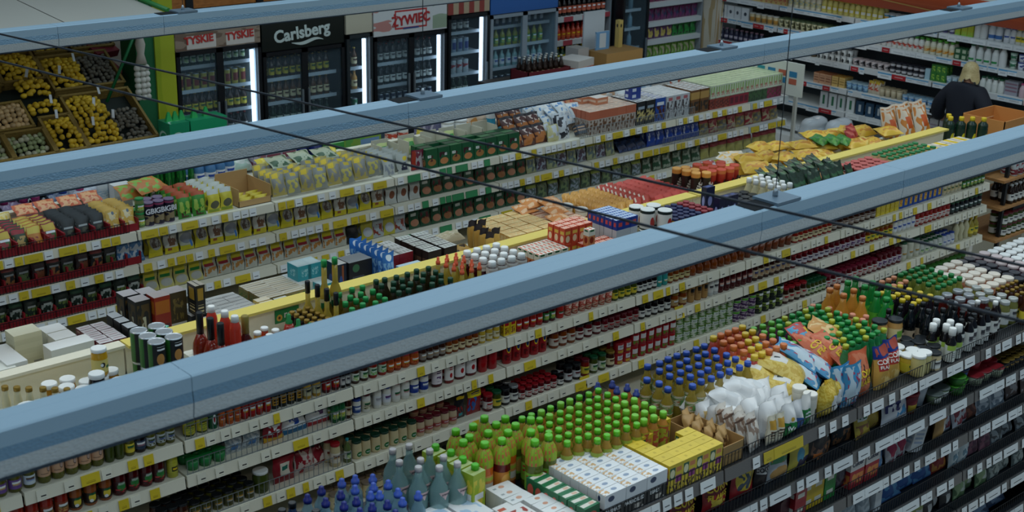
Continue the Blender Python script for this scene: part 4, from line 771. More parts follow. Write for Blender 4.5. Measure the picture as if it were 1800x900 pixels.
# ================================================================ goods on the top of the near run (deck z 1.36)
D = 1.36; NR = ' on the near black shelf'
WAT = GL(0x9cc4d4, .62, .08); 
BW = bottle('water_bottle', .2, .031, WAT, M(0x3a5ab8, .35), PM(0x9ab8c8, ('r', .5, .5, .4, .5, 0x5a84b0), ('h', .5, .5, .2, .2, W_, 6)), nr=.5, ch=.17, sh=(.55, .76), spout=True, cr=1.15, lz=(.25, .5))
BWd = bottle('water_bottle', .2, .031, WAT, M(0x16247a, .35), PM(0x9ab8c8, ('r', .5, .5, .4, .5, 0x4a6aa0)), nr=.5, ch=.17, sh=(.55, .76), spout=True, cr=1.15, lz=(.25, .5))
pts(BW, [(2.8, 4.14), (2.86, 4.13), (2.92, 4.09), (2.94, 4.01), (2.88, 4.03), (2.81, 4.06), (2.86, 3.96), (2.93, 3.93), (2.98, 3.86), (2.9, 3.86), (2.83, 3.98)], 'water bottle with light blue nozzle cap', 'bottle', D)
pts(BWd, [(2.62, 4.12), (2.7, 4.14), (2.66, 4.05), (2.74, 4.06), (2.7, 3.98), (2.76, 3.98), (2.78, 3.9), (2.72, 3.9), (2.84, 3.88), (2.82, 3.8)], 'water bottle with dark blue nozzle cap', 'bottle', D)
pts(bottle('water_bottle', .18, .03, GL(0x2a4a7a, .3), lidK, None, nr=.5, ch=.12), [(2.5, 4.12), (2.56, 4.14), (2.54, 4.05), (2.6, 4.03), (2.62, 3.94)], 'dark blue bottle with black cap', 'bottle', D)
BJ = bottle('mineral_water_bottle', .255, .042, GL(0x8fb4b4, .55, .05), M(0xb8b4b4, .35), PM(0xc2ccd0, ('e', .5, .5, .2, .8, 0xb89aa0)), nr=.34, ch=.08, sh=(.48, .8), lz=(.06, .26))
BJ.parts.append(('neck_label', MB().sheet(lambda u, v: ((u - .5) * .056 * (1 - .75 * (1 - v)), -.0425 + 9 * ((u - .5) * .056) ** 2, .115 + v * .036), 6, 3).mesh('neck_label', M(0xd0b4b4, .5))))
BJ.parts.append(('lettering', text_mesh('BORJOMI', .0095, M(0x2a2a3a), bold=.02, ext=.0003), (0, -.0435, .14), (math.pi / 2, 0, 0)))
pts(BJ, [(3.06, 4.14), (3.14, 4.13), (3.18, 4.04), (3.19, 3.96), (3.2, 3.88), (3.02, 4.04), (3.05, 3.95), (3.1, 4.0), (3.12, 3.9)], 'clear mineral water bottle with shield label', 'bottle', D)
LC = carton('juice_carton', .075, .07, .2, PM(0x9ab02a, ('n', .5, .45, .9, .8, 0xd2c23a, 4), ('r', .5, .45, .7, .14, W_)), PM(0xa8b878, ('r', .5, .5, .9, .4, 0x8aa04a)))
LC.parts.append(('cap', MB().lathe([(.017, .2), (.017, .222), (.014, .226)], 10).mesh('cap', M(0x4ab01e, .4)), (.01, 0, 0)))
pts(LC, [(3.27, 3.86), (3.27, 3.94), (3.27, 4.02), (3.25, 4.1)], 'lemon drink carton with green screw cap', 'carton', D, rz=.12)
# white flat boxes at the near corner
WB1 = carton('dessert_box', .125, .17, .075, PM(0xd8dce0, ('r', .7, .5, .1, .4, 0x3a7ac0)), PM(0xdfe3e6, ('n', .5, .45, .8, .7, 0xa8c4dc, 2.5)))
pts(WB1, [(3.06, 3.82), (3.2, 3.8), (3.06, 3.64), (3.2, 3.62)], 'white dessert box with pale blue picture', 'box', D)
WB2 = carton('dessert_box', .125, .17, .075, PM(0xdcdcda, ('s', .5, .5, .4, .8, 0xb8bcc0, 12)), PM(0xe2e2e0, ('n', .5, .35, .8, .5, 0xa03a30, 4), ('r', .2, .8, .3, .12, 0xc05a40)))
pts(WB2, [(3.33, 3.65), (3.33, 3.48)], 'white dessert box with red berry picture', 'box', D)
grid(carton('flat_box', .12, .056, .08, M(0xd8dad8), PM(0xe0e2e2, ('e', .5, .5, .24, .4, 0xd0a088), ('r', .2, .5, .14, .2, 0x9aa4a8))), 3.35, 3.47, .12, 3.7, 3.87, .058, D, 'thin white rice box lying at the corner', 'box', j=.001)
grid(carton('flat_box', .11, .05, .08, M(0xd8dad8), PM(0xe0e2e2, ('e', .5, .5, .24, .4, 0xd09a80))), 3.41, 3.52, .11, 3.44, 3.7, .053, D, 'thin white rice box with orange dot', 'box', j=.001)
# carrot juice bottles, large
KCAP = M(0x5cb820, .35); SLV = PM(0x8fae24, ('n', .5, .5, 1, 1, 0xb8683c, 5), ('s', .5, .5, 1, 1, 0x84a02a, 14))
def juice(c, wrap, seedlab):
    b = bottle('carrot_juice_bottle', .265, .04, M(c, .12), KCAP, wrap, nr=.42, ch=.085, sh=(.62, .84), lz=(.14, .45))
    b = Proto(b.name, b.me, list(b.parts), b.h)
    b.parts.append(('sleeve', MB().lathe([(.0405, .155), (.041, .185), (.031, .215), (.0185, .235)], 12, cap0=False, cap1=False).mesh('sleeve', SLV)))
    return b
BK1 = juice(0x5c1414, PM(0xc07a2a, ('e', .5, .5, .22, .8, 0xd8a04a), ('r', .62, .8, .12, .3, LGRN), ('n', .5, .2, .3, .4, W_)), 1); BK2 = juice(0xb8561a, PM(0xc88a4a, ('r', .5, .35, .2, .4, 0xc8c4bc), ('r', .5, .8, .2, .2, 0x9ab03a)), 2); BK3 = juice(0x54601a, PM(0x7ab03a, ('e', .5, .5, .22, .8, 0xc89a4a), ('h', .3, .6, .14, .5, RED, 4)), 3)
pts(BK1, [(3.37, 4.1), (3.46, 4.09), (3.47, 4.0), (3.47, 3.91)], 'large dark red juice bottle with striped green sleeve', 'bottle', D)
pts(BK2, [(3.33, 4.0), (3.38, 4.02), (3.54, 3.95), (3.55, 4.04), (3.39, 3.93)], 'large orange juice bottle with striped green sleeve', 'bottle', D)
pts(BK3, [(3.55, 4.12), (3.62, 4.06), (3.61, 3.98), (3.62, 3.89), (3.57, 3.81), (3.65, 3.81), (3.7, 3.98)], 'large green juice bottle with striped green sleeve', 'bottle', D)
# small carrot juice bottles
SJ = [bottle('small_juice_bottle', .215, .0285, M(0x9a7a34, .15, var=.2), KCAP, PM(0x96a83a, ('n', .5, .4, 1, .7, 0xb8583c, 5), ('r', .5, .75, .14, .2, W_)), nr=.5, ch=.1, sh=(.62, .82), lz=(.2, .72)),
      bottle('small_juice_bottle', .215, .0285, M(0xb07a34, .15, var=.2), M(0x74bc34, .35), PM(0xb0b43a, ('n', .5, .5, 1, .9, 0xb8583c, 5)), nr=.5, ch=.14, sh=(.62, .8), lz=(.2, .72), cr=1.2)]
k = 0
for a in range(10):
    for b in range(7):
        x, y = 3.74 + a * .0605 + rnd.uniform(-.004, .004), 3.72 + b * .0605 + rnd.uniform(-.004, .004)
        if x < 3.82 and y > 4.0: pass
        if (a < 2 and b == 0) or x > 4.27 and y > 3.98: continue
        dom = (a > 6 and b < 4) or (b > 4 and a in (2, 4, 5))
        put(SJ[1 if dom else 0], x, y, D, which(('small juice bottle with domed green cap' if dom else 'small juice bottle with flat green cap'), (a, 10, 'c'), (b, 7, 'r')), 'bottle', 'small juice bottles with ' + ('domed' if dom else 'flat') + ' green caps', rz=rnd.uniform(-1, 1))
pts(bottle('smoothie_bottle', .2, .028, M(0xb8703a, .15), M(0x2a3f8a, .35), PM(0xc08a4a, ('n', .5, .5, 1, 1, 0x2a2a44, 5)), nr=.55, ch=.17, spout=True, lz=(.2, .7)), [(4.29, 4.15), (4.36, 4.12), (4.33, 4.06), (4.39, 4.05), (4.38, 3.98)], 'peach smoothie bottle with blue nozzle cap', 'bottle', D)
# flavoured water, blue caps
BO = bottle('flavoured_water_bottle', .24, .031, GL(0xb09a3c, .5), M(0x1c4aa8, .35), PM(0xc4bca8, ('n', .5, .4, .9, .7, 0xa8603a, 5), ('n', .5, .5, .9, .9, 0x5a8a4a, 6)), nr=.48, ch=.09, sh=(.6, .8), cr=1.2, lz=(.45, .66))
pts(BO, [(4.455, 3.985), (4.47, 3.92), (4.455, 3.85)], 'flavoured water bottle with blue cap at the end of the block', 'bottle', D)
grid(BO, 4.54, 5.02, .0685, 3.77, 4.12, .07, D, 'flavoured water bottle with blue cap', 'bottle', j=.006)
# rice boxes
RB = lambda n, c2: carton('rice_box', .125, .05, .135, PM(0xd8dadc, ('r', .5, .27, 1, .46, 0x14181e), ('e', .3, .82, .3, .2, 0x2a3a5a), ('n', .7, .12, .5, .24, 0xb8b0a8, 5)), PM(0xdfe2e4, ('n', .15, .5, .3, .9, 0xc8a06a, 5), ('e', .6, .5, .25, .4, 0x8a9ab0)), txt=[(n, .024, 0xe0e0e0, -.01, .052)] + ([(c2, .013, 0xc8c8c8, .045, .032)] if c2 else []))
for i, (n, nm) in enumerate((('BASMATI', 'basmati'), ('PARBOILED', 'parboiled'), ('BIAŁY', 'plain white'))):
    for b in range(7):
        if i == 2 and b > 5: continue
        put(RB(n, None) if b == 0 else carton('rice_box', .125, .05, .135, PM(0xd8dadc), PM(0xdfe2e4, ('n', .15, .5, .3, .9, 0xc8a06a, 5), ('e', .6, .5, .25, .4, 0x8a9ab0))), 3.69 + i * .128, 3.46 + b * .0525, D, which('white %s rice box with wheat print' % nm, (b, 7, 'r')), 'box', 'white rice boxes', rz=0)
HB = carton('rice_box', .09, .05, .11, PM(0x14603a, ('e', .5, .55, .7, .5, 0xc85a4a)), PM(0x1c6a40, ('r', .5, .5, .9, .45, 0xd8d4c8), ('r', .7, .5, .3, .3, 0xd0a890)), txt=[('Halina', .022, 0xe8d8d0, 0, .06)])
grid(HB, 3.5, 3.62, .095, 3.44, 3.8, .054, D, 'green rice box with red oval', 'box', j=.001)
pts(carton('rice_box', .12, .05, .11, PM(0xd0c8b8, ('r', .5, .3, 1, .4, 0x2a2018)), PM(0xe0e0dc, ('r', .5, .5, .6, .4, 0xb8c0c8))), [(3.68, 3.86), (3.7, 3.91)], 'pale rice box behind the rice block', 'box', D)
YBX = carton('groats_box', .088, .05, .14, PM(0xd0b42a, ('r', .26, .68, .4, .42, 0x14583a), ('e', .26, .68, .34, .3, 0xd8d2a8), ('r', .72, .45, .44, .24, 0x8a2a7a), ('r', .72, .78, .4, .16, 0xc87a4a), ('n', .5, .15, .9, .3, 0x4a3018, 7)), PM(0xd6bc3e, ('r', .5, .5, .16, .3, 0xc0a428)))
for a in range(4):
    for b in range(7):
        if (b, a) in ((3, 1), (3, 2), (4, 1), (4, 2), (4, 3), (5, 2), (5, 3), (6, 2)): continue
        put(YBX, 4.065 + a * .0885, 3.46 + b * .0525, D - (.03 if (b == 3 and a < 2) else 0) if not (b == 3 and a < 2) else D, which('yellow groats box with green diamond logo', (a, 4, 'c'), (b, 7, 'r')), 'box', 'yellow groats boxes')
pts(YBX, [(4.0, 3.81, D), (4.1, 3.81, D), (4.2, 3.81, D), (4.3, 3.81, D)], 'yellow groats box in the raised rear rank', 'box')
# cardboard tray with small kraft bags
tr = MB()
for a in ((-.075, .075, -.17, -.166, 0, .1), (-.075, .075, .166, .17, 0, .11), (-.075, -.071, -.17, .17, 0, .11), (.071, .075, -.17, .17, 0, .11), (-.075, .075, -.17, .17, 0, .004)): tr.box(*a)
tag(link('cardboard_tray', tr.mesh('cardboard_tray', M(0xa88450, .7, var=.06)), None, (4.47, 3.62, D)), 'open cardboard tray of small kraft bags between the yellow boxes and flour', 'tray')
KB = bag('kraft_bag', .06, .1, .04, PM(0xb8935c, ('n', .5, .3, .8, .5, 0x6a4a2a, 5)), 51)
pts(KB, [(4.445, 3.49), (4.5, 3.52), (4.45, 3.56), (4.5, 3.59), (4.445, 3.63), (4.5, 3.66), (4.45, 3.7), (4.5, 3.74)], 'small kraft bag inside the cardboard tray', 'bag', D + .05, j=.004, rx=-.3)
# flour and sugar bags
FLO = bag('flour_bag', .1, .17, .07, PM(0xd8dadb, ('r', .5, .62, .4, .3, 0xcdb478), ('h', .5, .4, .5, .12, 0x3a342c, 12)), 52, full=1.1); FLB = bag('flour_bag', .12, .19, .11, PM(0xdddfe0, ('n', .5, .5, .9, .6, 0xcfd2d4, 3)), 53, full=1.15, crimp=.03); FLG = bag('flour_bag', .095, .17, .08, PM(0xdadcdc, ('r', .5, .25, 1, .5, 0x187a3a), ('e', .4, .6, .16, .14, 0xcfa83a)), 54, full=1.15, txt=[('Wa', .03, 0xe8e8e8, -.01, .055)])
FBL = bag('flour_bag', .08, .16, .07, PM(0xd8dadc, ('r', .5, .25, 1, .5, 0x2a5aa0)), 55, full=1.1); FRD = bag('flour_bag', .1, .18, .05, PM(0xcfc9c0, ('n', .5, .5, .9, .8, 0x9a8474, 4), ('r', .5, .8, 1, .06, 0x5a4438)), 56)
pts(FLO, [(4.585, 3.74), (4.6, 3.68)], 'white flour bag with tan crest by the tray', 'bag', D)
pts(FRD, [(4.63, 3.62), (4.62, 3.57), (4.63, 3.51), (4.68, 3.55), (4.66, 3.47)], 'crumpled brown and white sugar bag', 'bag', D, rx=-.25, rz=.2)
pts(FLB, [(4.72, 3.7, D + .06), (4.83, 3.72, D + .08), (4.76, 3.62, D + .1), (4.9, 3.68, D + .1), (4.66, 3.74, D + .04), (4.84, 3.6, D + .13), (4.94, 3.6, D + .1), (4.7, 3.56, D + .05)], 'plain white flour bag lying in the heap', 'bag', rx=-1.15, rz=.35)
pts(FLB, [(4.79, 3.52), (4.88, 3.54), (4.98, 3.6), (4.97, 3.7), (4.75, 3.6), (4.86, 3.64)], 'plain white flour bag standing in the heap', 'bag', D)
pts(bag('flour_bag', .06, .15, .045, PM(0xd6cfb8, ('r', .5, .7, .8, .3, 0xc89a3a), ('h', .5, .4, .6, .3, 0x5a3a1c, 9)), 57), [(4.755, 3.46), (4.81, 3.455)], 'small white flour bag with golden label', 'bag', D)
pts(FLG, [(4.885, 3.47), (4.93, 3.52)], 'white flour bag with green foot', 'bag', D); pts(FBL, [(4.965, 3.48)], 'white flour bag with blue foot', 'bag', D)
put(bag('flour_bag', .075, .17, .06, PM(0xdcdcd8, ('r', .5, .35, .9, .5, 0x187a3a), ('h', .5, .4, .6, .2, W_, 9)), 58), 5.035, 3.48, D, 'slim white flour bag with green label panel', 'bag')
pts(can('sugar_tin', .15, .036, PM(0xd4d0c4, ('r', .55, .3, .1, .4, 0x2a2a2a), ('h', .5, .9, 1, .1, 0xbab6aa, 20)), M(0xdedcd4, .5)), [(5.1, 3.5), (5.12, 3.58)], 'tall cream paper tin', 'can', D)
NO = bag('pasta_bag', .2, .28, .09, PM(0xc2a338, ('n', .5, .5, 1, 1, 0xd2ba5c, 12), ('r', .5, .55, .5, .3, 0xd6d6d2), ('r', .45, .6, .14, .1, 0x2a3a3a)), 61, full=1.2)
pts(NO, [(5.14, 3.72, D + .1), (5.27, 3.66, D + .12), (5.2, 3.58, D + .06)], 'clear bag of yellow noodles with white label', 'bag', rx=-1.25, rz=.5)
pts(bag('pasta_bag', .13, .17, .09, PM(0xc0a02c, ('n', .5, .5, 1, 1, 0xd0b850, 14), ('r', .7, .45, .5, .5, 0xd4d6d6), ('r', .72, .5, .24, .1, 0x2a3a4a)), 62, full=1.2), [(5.22, 3.49), (5.3, 3.52)], 'upright bag of yellow noodles by the wire', 'bag', D)
BLC = bag('crisp_bag', .15, .24, .08, PM(0x3a8ab8, ('n', .5, .5, .8, .7, 0xa83a5a, 5), ('n', .5, .5, .9, .9, 0xb8ccd8, 4)), 63); ORC = bag('crisp_bag', .16, .25, .09, PM(0xc05a34, ('r', .5, .5, .5, .4, 0x3a2418), ('n', .5, .5, .9, .9, 0xc87450, 4)), 64, txt=[('CORN', .045, 0xe2c028, 0, .13), ('FLAKES', .038, 0xe2c028, 0, .085)])
pts(BLC, [(5.36, 3.78, D + .1), (5.43, 3.7, D + .12), (5.49, 3.64, D + .08), (5.38, 3.64, D + .06)], 'blue crisp bag lying in the heap', 'bag', rx=-1.1, rz=.5)
pts(BLC, [(5.42, 3.49), (5.36, 3.52)], 'upright blue crisp bag by the wire', 'bag', D - .02)
put(bag('crisp_bag', .14, .2, .08, PM(0xb84034, ('n', .5, .5, .9, .9, 0x4a9ac0, 3), ('r', .8, .5, .2, .6, YEL)), 65), 5.52, 3.8, D + .12, 'red crisp bag with blue and yellow corners', 'bag', rx=-.8)
pts(ORC, [(5.56, 3.7, D + .1), (5.64, 3.64, D + .09)], 'orange cornflakes bag lying in the heap', 'bag', rx=-1.0, rz=.2); put(ORC, 5.55, 3.51, D - .01, 'upright orange cornflakes bag by the wire', 'bag', rx=-.2)
CFB = bag('cereal_bag', .13, .25, .08, PM(0xc89a44, ('r', .5, .88, 1, .3, 0x16307c), ('n', .5, .88, .8, .2, 0xa84a3a, 4), ('r', .5, .6, .72, .26, 0xb8382c), ('n', .5, .2, .9, .4, 0xd8b870, 6)), 66, txt=[('CORN', .034, 0xe8e0d8, 0, .165), ('FLAKES', .024, 0xe8e0d8, 0, .137)])
pts(CFB, [(5.72, 3.5), (5.84, 3.52)], 'yellow cornflakes bag with blue top', 'bag', D - .02, rx=-.15)
put(bag('cereal_bag', .2, .22, .09, PM(0xc68e48, ('n', .5, .5, .9, .9, 0xd8b880, 4)), 67), 5.76, 3.78, D + .12, 'tan wheat flakes bag lying behind the cornflakes', 'bag', rx=-1.0, rz=.5)
# juices further along
PIN = [bottle('squash_bottle', .245, .034, M(0xb8543c, .12), M(0xc87038, .35), None, nr=.5, ch=.1, sh=(.5, .8)), bottle('squash_bottle', .245, .034, M(0xb84c44, .12), M(0xd0b02c, .35), None, nr=.5, ch=.1, sh=(.5, .8))]
k = 0
for a in range(5):
    for b in range(5):
        x, y = 5.07 + a * .058 + b * .006, 3.83 + b * .072
        c = (a * 3 + b * 2) % 5 in (0, 3); put(PIN[c], x, y, D, which('pink orange squash bottle with ' + ('yellow' if c else 'orange') + ' cap', (a, 5, 'c'), (b, 5, 'r')), 'bottle', 'pink orange squash bottles')
GJ = bottle('fruit_drink_bottle', .22, .03, GL(0x6a3a5a, .2), M(0x58a834, .35), PM(0x8a6a3a, ('n', .5, .5, 1, 1, 0x4a7a2a, 6)), nr=.52, ch=.1, sh=(.6, .82), lz=(.25, .7))
grid(GJ, 5.37, 5.58, .066, 3.82, 4.13, .066, D, 'fruit drink bottle with pale green cap', 'bottle', j=.005)
MI = [bottle('mint_water_bottle', .22, .03, GL(0x2a9a5c, .45), M(0x1c8a3c, .35), None, nr=.5, ch=.1, sh=(.5, .8)), bottle('mint_water_bottle', .22, .03, GL(0x2a9a5c, .45), M(0xa8b02c, .35), None, nr=.5, ch=.1, sh=(.5, .8))]
for a in range(7):
    for b in range(8):
        c = (a + b * 2) % 3 == 0; put(MI[c], 5.6 + a * .0575 + rnd.uniform(-.005, .005), 3.66 + b * .0615 + rnd.uniform(-.005, .005), D, which('mint water bottle with ' + ('lime' if c else 'green') + ' cap', (a, 7, 'c'), (b, 8, 'r')), 'bottle', 'green mint water bottles')
pts(bottle('orange_drink_bottle', .2, .03, M(0xc07a3a, .12), lidP, None, nr=.5, ch=.1), [(5.9, 4.12), (5.97, 4.14), (6.01, 4.06), (5.99, 3.98), (6.03, 3.92), (6.01, 3.84), (6.04, 3.77), (6.07, 3.86)], 'small orange drink bottle with peach cap', 'bottle', D)
BOR = bottle('large_orange_bottle', .27, .043, M(0xc08430, .1), M(0xc8793c, .35), PM(0xcc9044, ('e', .6, .35, .16, .5, K_), ('h', .6, .35, .1, .3, W_, 6)), nr=.4, ch=.08, sh=(.5, .8), lz=(.1, .55))
pts(BOR, [(6.1, 4.13), (6.18, 4.14), (6.09, 4.03), (6.2, 4.04), (6.14, 3.94)], 'large orange drink bottle with peach cap', 'bottle', D)
BGR = bottle('large_green_bottle', .275, .043, GL(0x1f8a3a, .25), M(0x1c8a3c, .35), PM(0x5ab03a, ('r', .72, .5, .16, 1, 0xc8d0cc), ('n', .5, .5, .4, .6, 0x4aa030)), nr=.4, ch=.08, sh=(.5, .8), lz=(.1, .6))
pts(BGR, [(6.27, 4.13), (6.36, 4.14), (6.29, 4.03), (6.38, 4.04), (6.4, 3.95), (6.25, 3.92), (6.22, 3.84)], 'large green drink bottle with green cap', 'bottle', D)
# peanut butter, white and black lids in front
pts(jar('peanut_butter_jar', .13, .045, M(0xb88c50, .25), lidK, PM(0xd4ccb8, ('r', .56, .3, .14, .3, 0x2a5aa8), ('h', .44, .6, .2, .3, 0x2a2a2a, 5))), [(6.05, 3.76, D + .08)], 'big peanut butter jar with black lid and white band', 'jar')
pts(jar('peanut_butter_jar', .13, .042, M(0xb88c50, .25), lidK, PM(0xcdbb8a, ('r', .5, .5, .2, .6, 0x6aa03a))), [(6.14, 3.72, D + .08)], 'big peanut butter jar with black lid and green band', 'jar')
pts(jar('mayonnaise_jar', .1, .046, B_YEL, lidW, LYEL), [(5.93, 3.7), (5.97, 3.6), (6.05, 3.64), (6.0, 3.53), (5.9, 3.6), (6.08, 3.55)], 'broad jar with white screw lid' + NR, 'jar', D)
pts(jar('mayonnaise_jar', .12, .04, M(0xc0b478, .2), lidW, None), [(6.0, 3.47), (6.06, 3.475)], 'tall jar of pale yellow cream with white lid', 'jar', D)
pts(jar('horseradish_jar', .1, .04, M(0xc8b48a, .25), lidK, LW), [(6.12, 3.62), (6.2, 3.6), (6.14, 3.53), (6.22, 3.52), (6.18, 3.67), (6.26, 3.62), (6.14, 3.465)], 'beige spread jar with black lid by the wire', 'jar', D)
BLK = bottle('balsamic_bottle', .24, .036, M(0x0c1014, .1), lidK, PM(0xc0b098, ('e', .5, .6, .1, .4, K_)), nr=.36, ch=.1, lz=(.1, .4))
pts(BLK, [(6.16, 3.78), (6.24, 3.76), (6.32, 3.74), (6.4, 3.72), (6.33, 3.64), (6.47, 3.68), (6.41, 3.6), (6.5, 3.58), (6.56, 3.64)], 'black balsamic bottle with pale label', 'bottle', D)
pts(bottle('dressing_bottle', .2, .03, B_DK, lidW, PM(0xccd0c8, ('r', .5, .85, .5, .3, 0x9ab84a), ('h', .5, .4, .2, .3, 0x8a8a8a, 8)), nr=.6, ch=.2, sh=(.55, .7), lz=(.05, .52)), [(6.26, 3.56), (6.31, 3.51), (6.33, 3.585), (6.38, 3.53), (6.36, 3.465), (6.29, 3.46)], 'dressing bottle with tall white cap and lime band', 'bottle', D)
pts(bottle('soy_sauce_bottle', .2, .028, B_DK, lidK, LW, nr=.5, lz=(.05, .6)), [(6.44, 3.5), (6.5, 3.48), (6.57, 3.5), (6.64, 3.49), (6.71, 3.5), (6.55, 3.56), (6.63, 3.56)], 'slim black soy sauce bottle with white strip label', 'bottle', D)
pts(bottle('soy_sauce_bottle', .22, .03, M(0x1a0c08, .1), lidW, LW, nr=.45), [(6.72, 3.57), (6.79, 3.5), (6.85, 3.52)], 'brown sauce bottle with white cap by the wire', 'bottle', D)
YC = bottle('cola_bottle', .2, .031, M(0x18121a, .1), M(0xd2b82c, .35), PM(0x2a2430, ('n', .5, .5, .8, .8, 0x8a8a9a)), nr=.5, ch=.1)
grid(YC, 6.42, 6.66, .062, 3.78, 4.05, .064, D, 'dark drink bottle with yellow cap', 'bottle', j=.005)
grid(bottle('cola_bottle', .2, .031, M(0x18121a, .1), M(0xcf8a64, .35), None, nr=.5, ch=.1), 6.58, 6.76, .062, 4.0, 4.16, .066, D, 'dark drink bottle with peach cap', 'bottle', j=.004)
grid(bottle('lime_water_bottle', .2, .031, GL(0x8a9440, .4), M(0x1c7a3c, .35), None, nr=.5, ch=.1), 6.77, 7.07, .062, 3.84, 4.16, .064, D, 'pale lime bottle with dark green cap', 'bottle', j=.005)
grid(jar('compote_jar', .17, .036, M(0x4a1410, .1), lidS, None, lr=.82), 6.66, 6.95, .095, 3.6, 3.84, .092, D, 'tall compote jar with silver lid', 'jar', j=.008)
grid(jar('pickle_jar', .16, .033, GL(0x8a8a4a, .3), M(0xc0c4c0, .3, .5), LW, lr=.82), 6.94, 7.12, .078, 3.5, 3.82, .08, D, 'tall clear pickle jar with silver lid', 'jar', j=.005)
grid(jar('pate_jar', .15, .038, M(0xc08a6c, .25), M(0xd6cdbf, .45), None), 7.1, 7.44, .08, 3.72, 4.15, .08, D, 'peach coloured jar with cream lid', 'jar', j=.004)
grid(jar('jam_jar', .13, .036, B_DK, M(0x3a3c44, .3, .4), None), 7.45, 7.62, .08, 3.62, 4.16, .078, D, 'black jam jar with pewter lid', 'jar', j=.004)
grid(jar('jam_jar', .13, .036, M(0x4a2a3a, .15), M(0xc8b8b8, .4), LPUR), 7.63, 7.8, .08, 3.6, 4.16, .078, D, 'plum jam jar with pinkish white lid', 'jar', j=.004)
grid(jar('jam_jar', .12, .036, B_DK, lidW, LW), 7.82, 8.6, .08, 3.6, 4.16, .08, D, 'black currant jar with white lid at the right edge', 'jar', j=.004)
grid(bottle('small_beer_bottle', .17, .026, M(0x3a1a0c, .12), lidGold, LYEL, nr=.45), 7.1, 7.36, .055, 3.46, 3.7, .056, D, 'little brown bottle with gold cap', 'bottle', j=.003)
grid(bottle('tonic_bottle', .2, .03, GL(0xb0aa8a, .45), M(0xc0bca8), LW, nr=.5), 7.4, 7.66, .064, 3.46, 3.62, .066, D, 'clear bottle with ivory cap', 'bottle', j=.004)

# ================================================================ near run, shelves below, seen through the wire fronts
def face(z, items):
    for p, x, l, c, kw in items: put(p, x, 3.44 + .055 + kw.pop('dy', 0), z + .004, l, c, None, **kw)
def mk(w, h, col, *ops, t=.06, seed=70, txt=None): return bag('pouch', w, h, t, PM(col, *ops), seed, txt=txt)
LO = ' on near second shelf'
RCB = mk(.17, .2, 0x96141c, ('n', .5, .35, .8, .4, 0xd8c04a, 4), ('n', .5, .7, .9, .5, 0x6a0d14, 3), seed=71, txt=[('CORN', .05, 0xe2c028, 0, .13), ('FLAKES', .04, 0xe2c028, 0, .085)])
for i, x in enumerate((3.98, 4.2, 4.42)): put(RCB, x, 3.5, 1.114, which('red cornflakes bag with yellow letters' + LO, (i, 3, 'c')), 'bag', 'red cornflakes bags')
put(mk(.17, .2, 0x9a1820, ('e', .5, .55, .8, .7, 0xd2b83a), ('n', .5, .5, .6, .5, 0x3a4a5a, 4), seed=72), 4.62, 3.5, 1.114, 'red cereal bag with a big yellow burst' + LO, 'bag')
put(mk(.1, .17, 0x1c1418, ('r', .5, .6, .9, .2, 0xc8c4c0), seed=73, txt=[('COCOA', .03, 0x1c1418, 0, .105)]), 4.76, 3.5, 1.114, 'black cocoa bag with white band' + LO, 'bag')
put(mk(.17, .19, 0xb8bcc0, ('r', .5, .7, .8, .3, 0x4a8a5a), ('n', .5, .7, .7, .3, 0xb86a3a, 4), ('e', .5, .25, .8, .4, 0xc89a5a), seed=74), 4.88, 3.5, 1.114, 'silver grey cereal bag with tan bowl' + LO, 'bag')
put(mk(.15, .2, 0xc8b84a, ('r', .5, .78, .9, .2, 0xd8d4c4), ('e', .4, .45, .4, .4, 0x4a94b0), ('n', .6, .2, .6, .3, 0x2a2440, 4), seed=75, txt=[('Nesquik', .034, 0x2a1c30, 0, .155)]), 5.05, 3.5, 1.114, 'yellow cocoa drink bag with brown letters' + LO, 'bag')
put(mk(.15, .18, 0x1a1214, ('n', .5, .5, .8, .7, 0x6a4a3a, 3), ('r', .5, .2, .6, .2, 0xc06a2c), seed=76), 5.2, 3.5, 1.114, 'black chocolate bag with orange foot' + LO, 'bag')
for i, x in enumerate((5.26, 5.46, 5.6, 5.72)):
    put(mk(.15, .2, (0x14181c, 0x14181c, 0xb8a03a, 0xb89a3a)[i], ('r', .5, .62, .8, .26, 0xd4d6d2), ('n', .5, .2, .9, .36, 0x8a5a34, 4), ('e', .5, .9, .4, .12, 0xa83a3a), seed=77 + i, txt=[('TEAN', .046, 0x14682c, 0, .124)]), x, 3.5 + .03 * (i % 2), 1.114, which('snack bag with white banner and green letters' + LO, (i, 4, 'c')), 'bag', 'snack bags with green letters', rx=-.2, rz=(.2, -.1, .1, 0)[i])
put(mk(.24, .22, 0xd2d4da, ('n', .72, .5, .5, .8, 0x3a8abc, 3), ('r', .72, .85, .5, .2, 0xa82a3a), seed=82, txt=[('Fit', .11, 0x1c2060, -.05, .11)]), 5.88, 3.5, 1.114, 'big white bag with dark blue letters' + LO, 'bag', rx=-.1)
put(tub('plastic_tub', .12, .055, PM(0x7a1420, ('r', .5, .3, .3, .4, 0xc8a83a)), M(0x8a1824, .4)), 6.05, 3.53, 1.114, 'maroon tub' + LO, 'tub'); put(tub('plastic_tub', .14, .06, M(0xc8ccd0), M(0xd2d6d8)), 6.16, 3.56, 1.114, 'white tub tilted beside the maroon tub' + LO, 'tub', ry=.15)
pts(tub('tuna_tin', .06, .048, PM(0x6a7a5a, ('r', .5, .5, .3, .6, 0xc8ccc4)), M(0x7a827c, .4)), [(6.26, 3.5), (6.36, 3.52), (6.3, 3.6), (6.42, 3.6)], 'grey fish tin' + LO, 'can', 1.114)
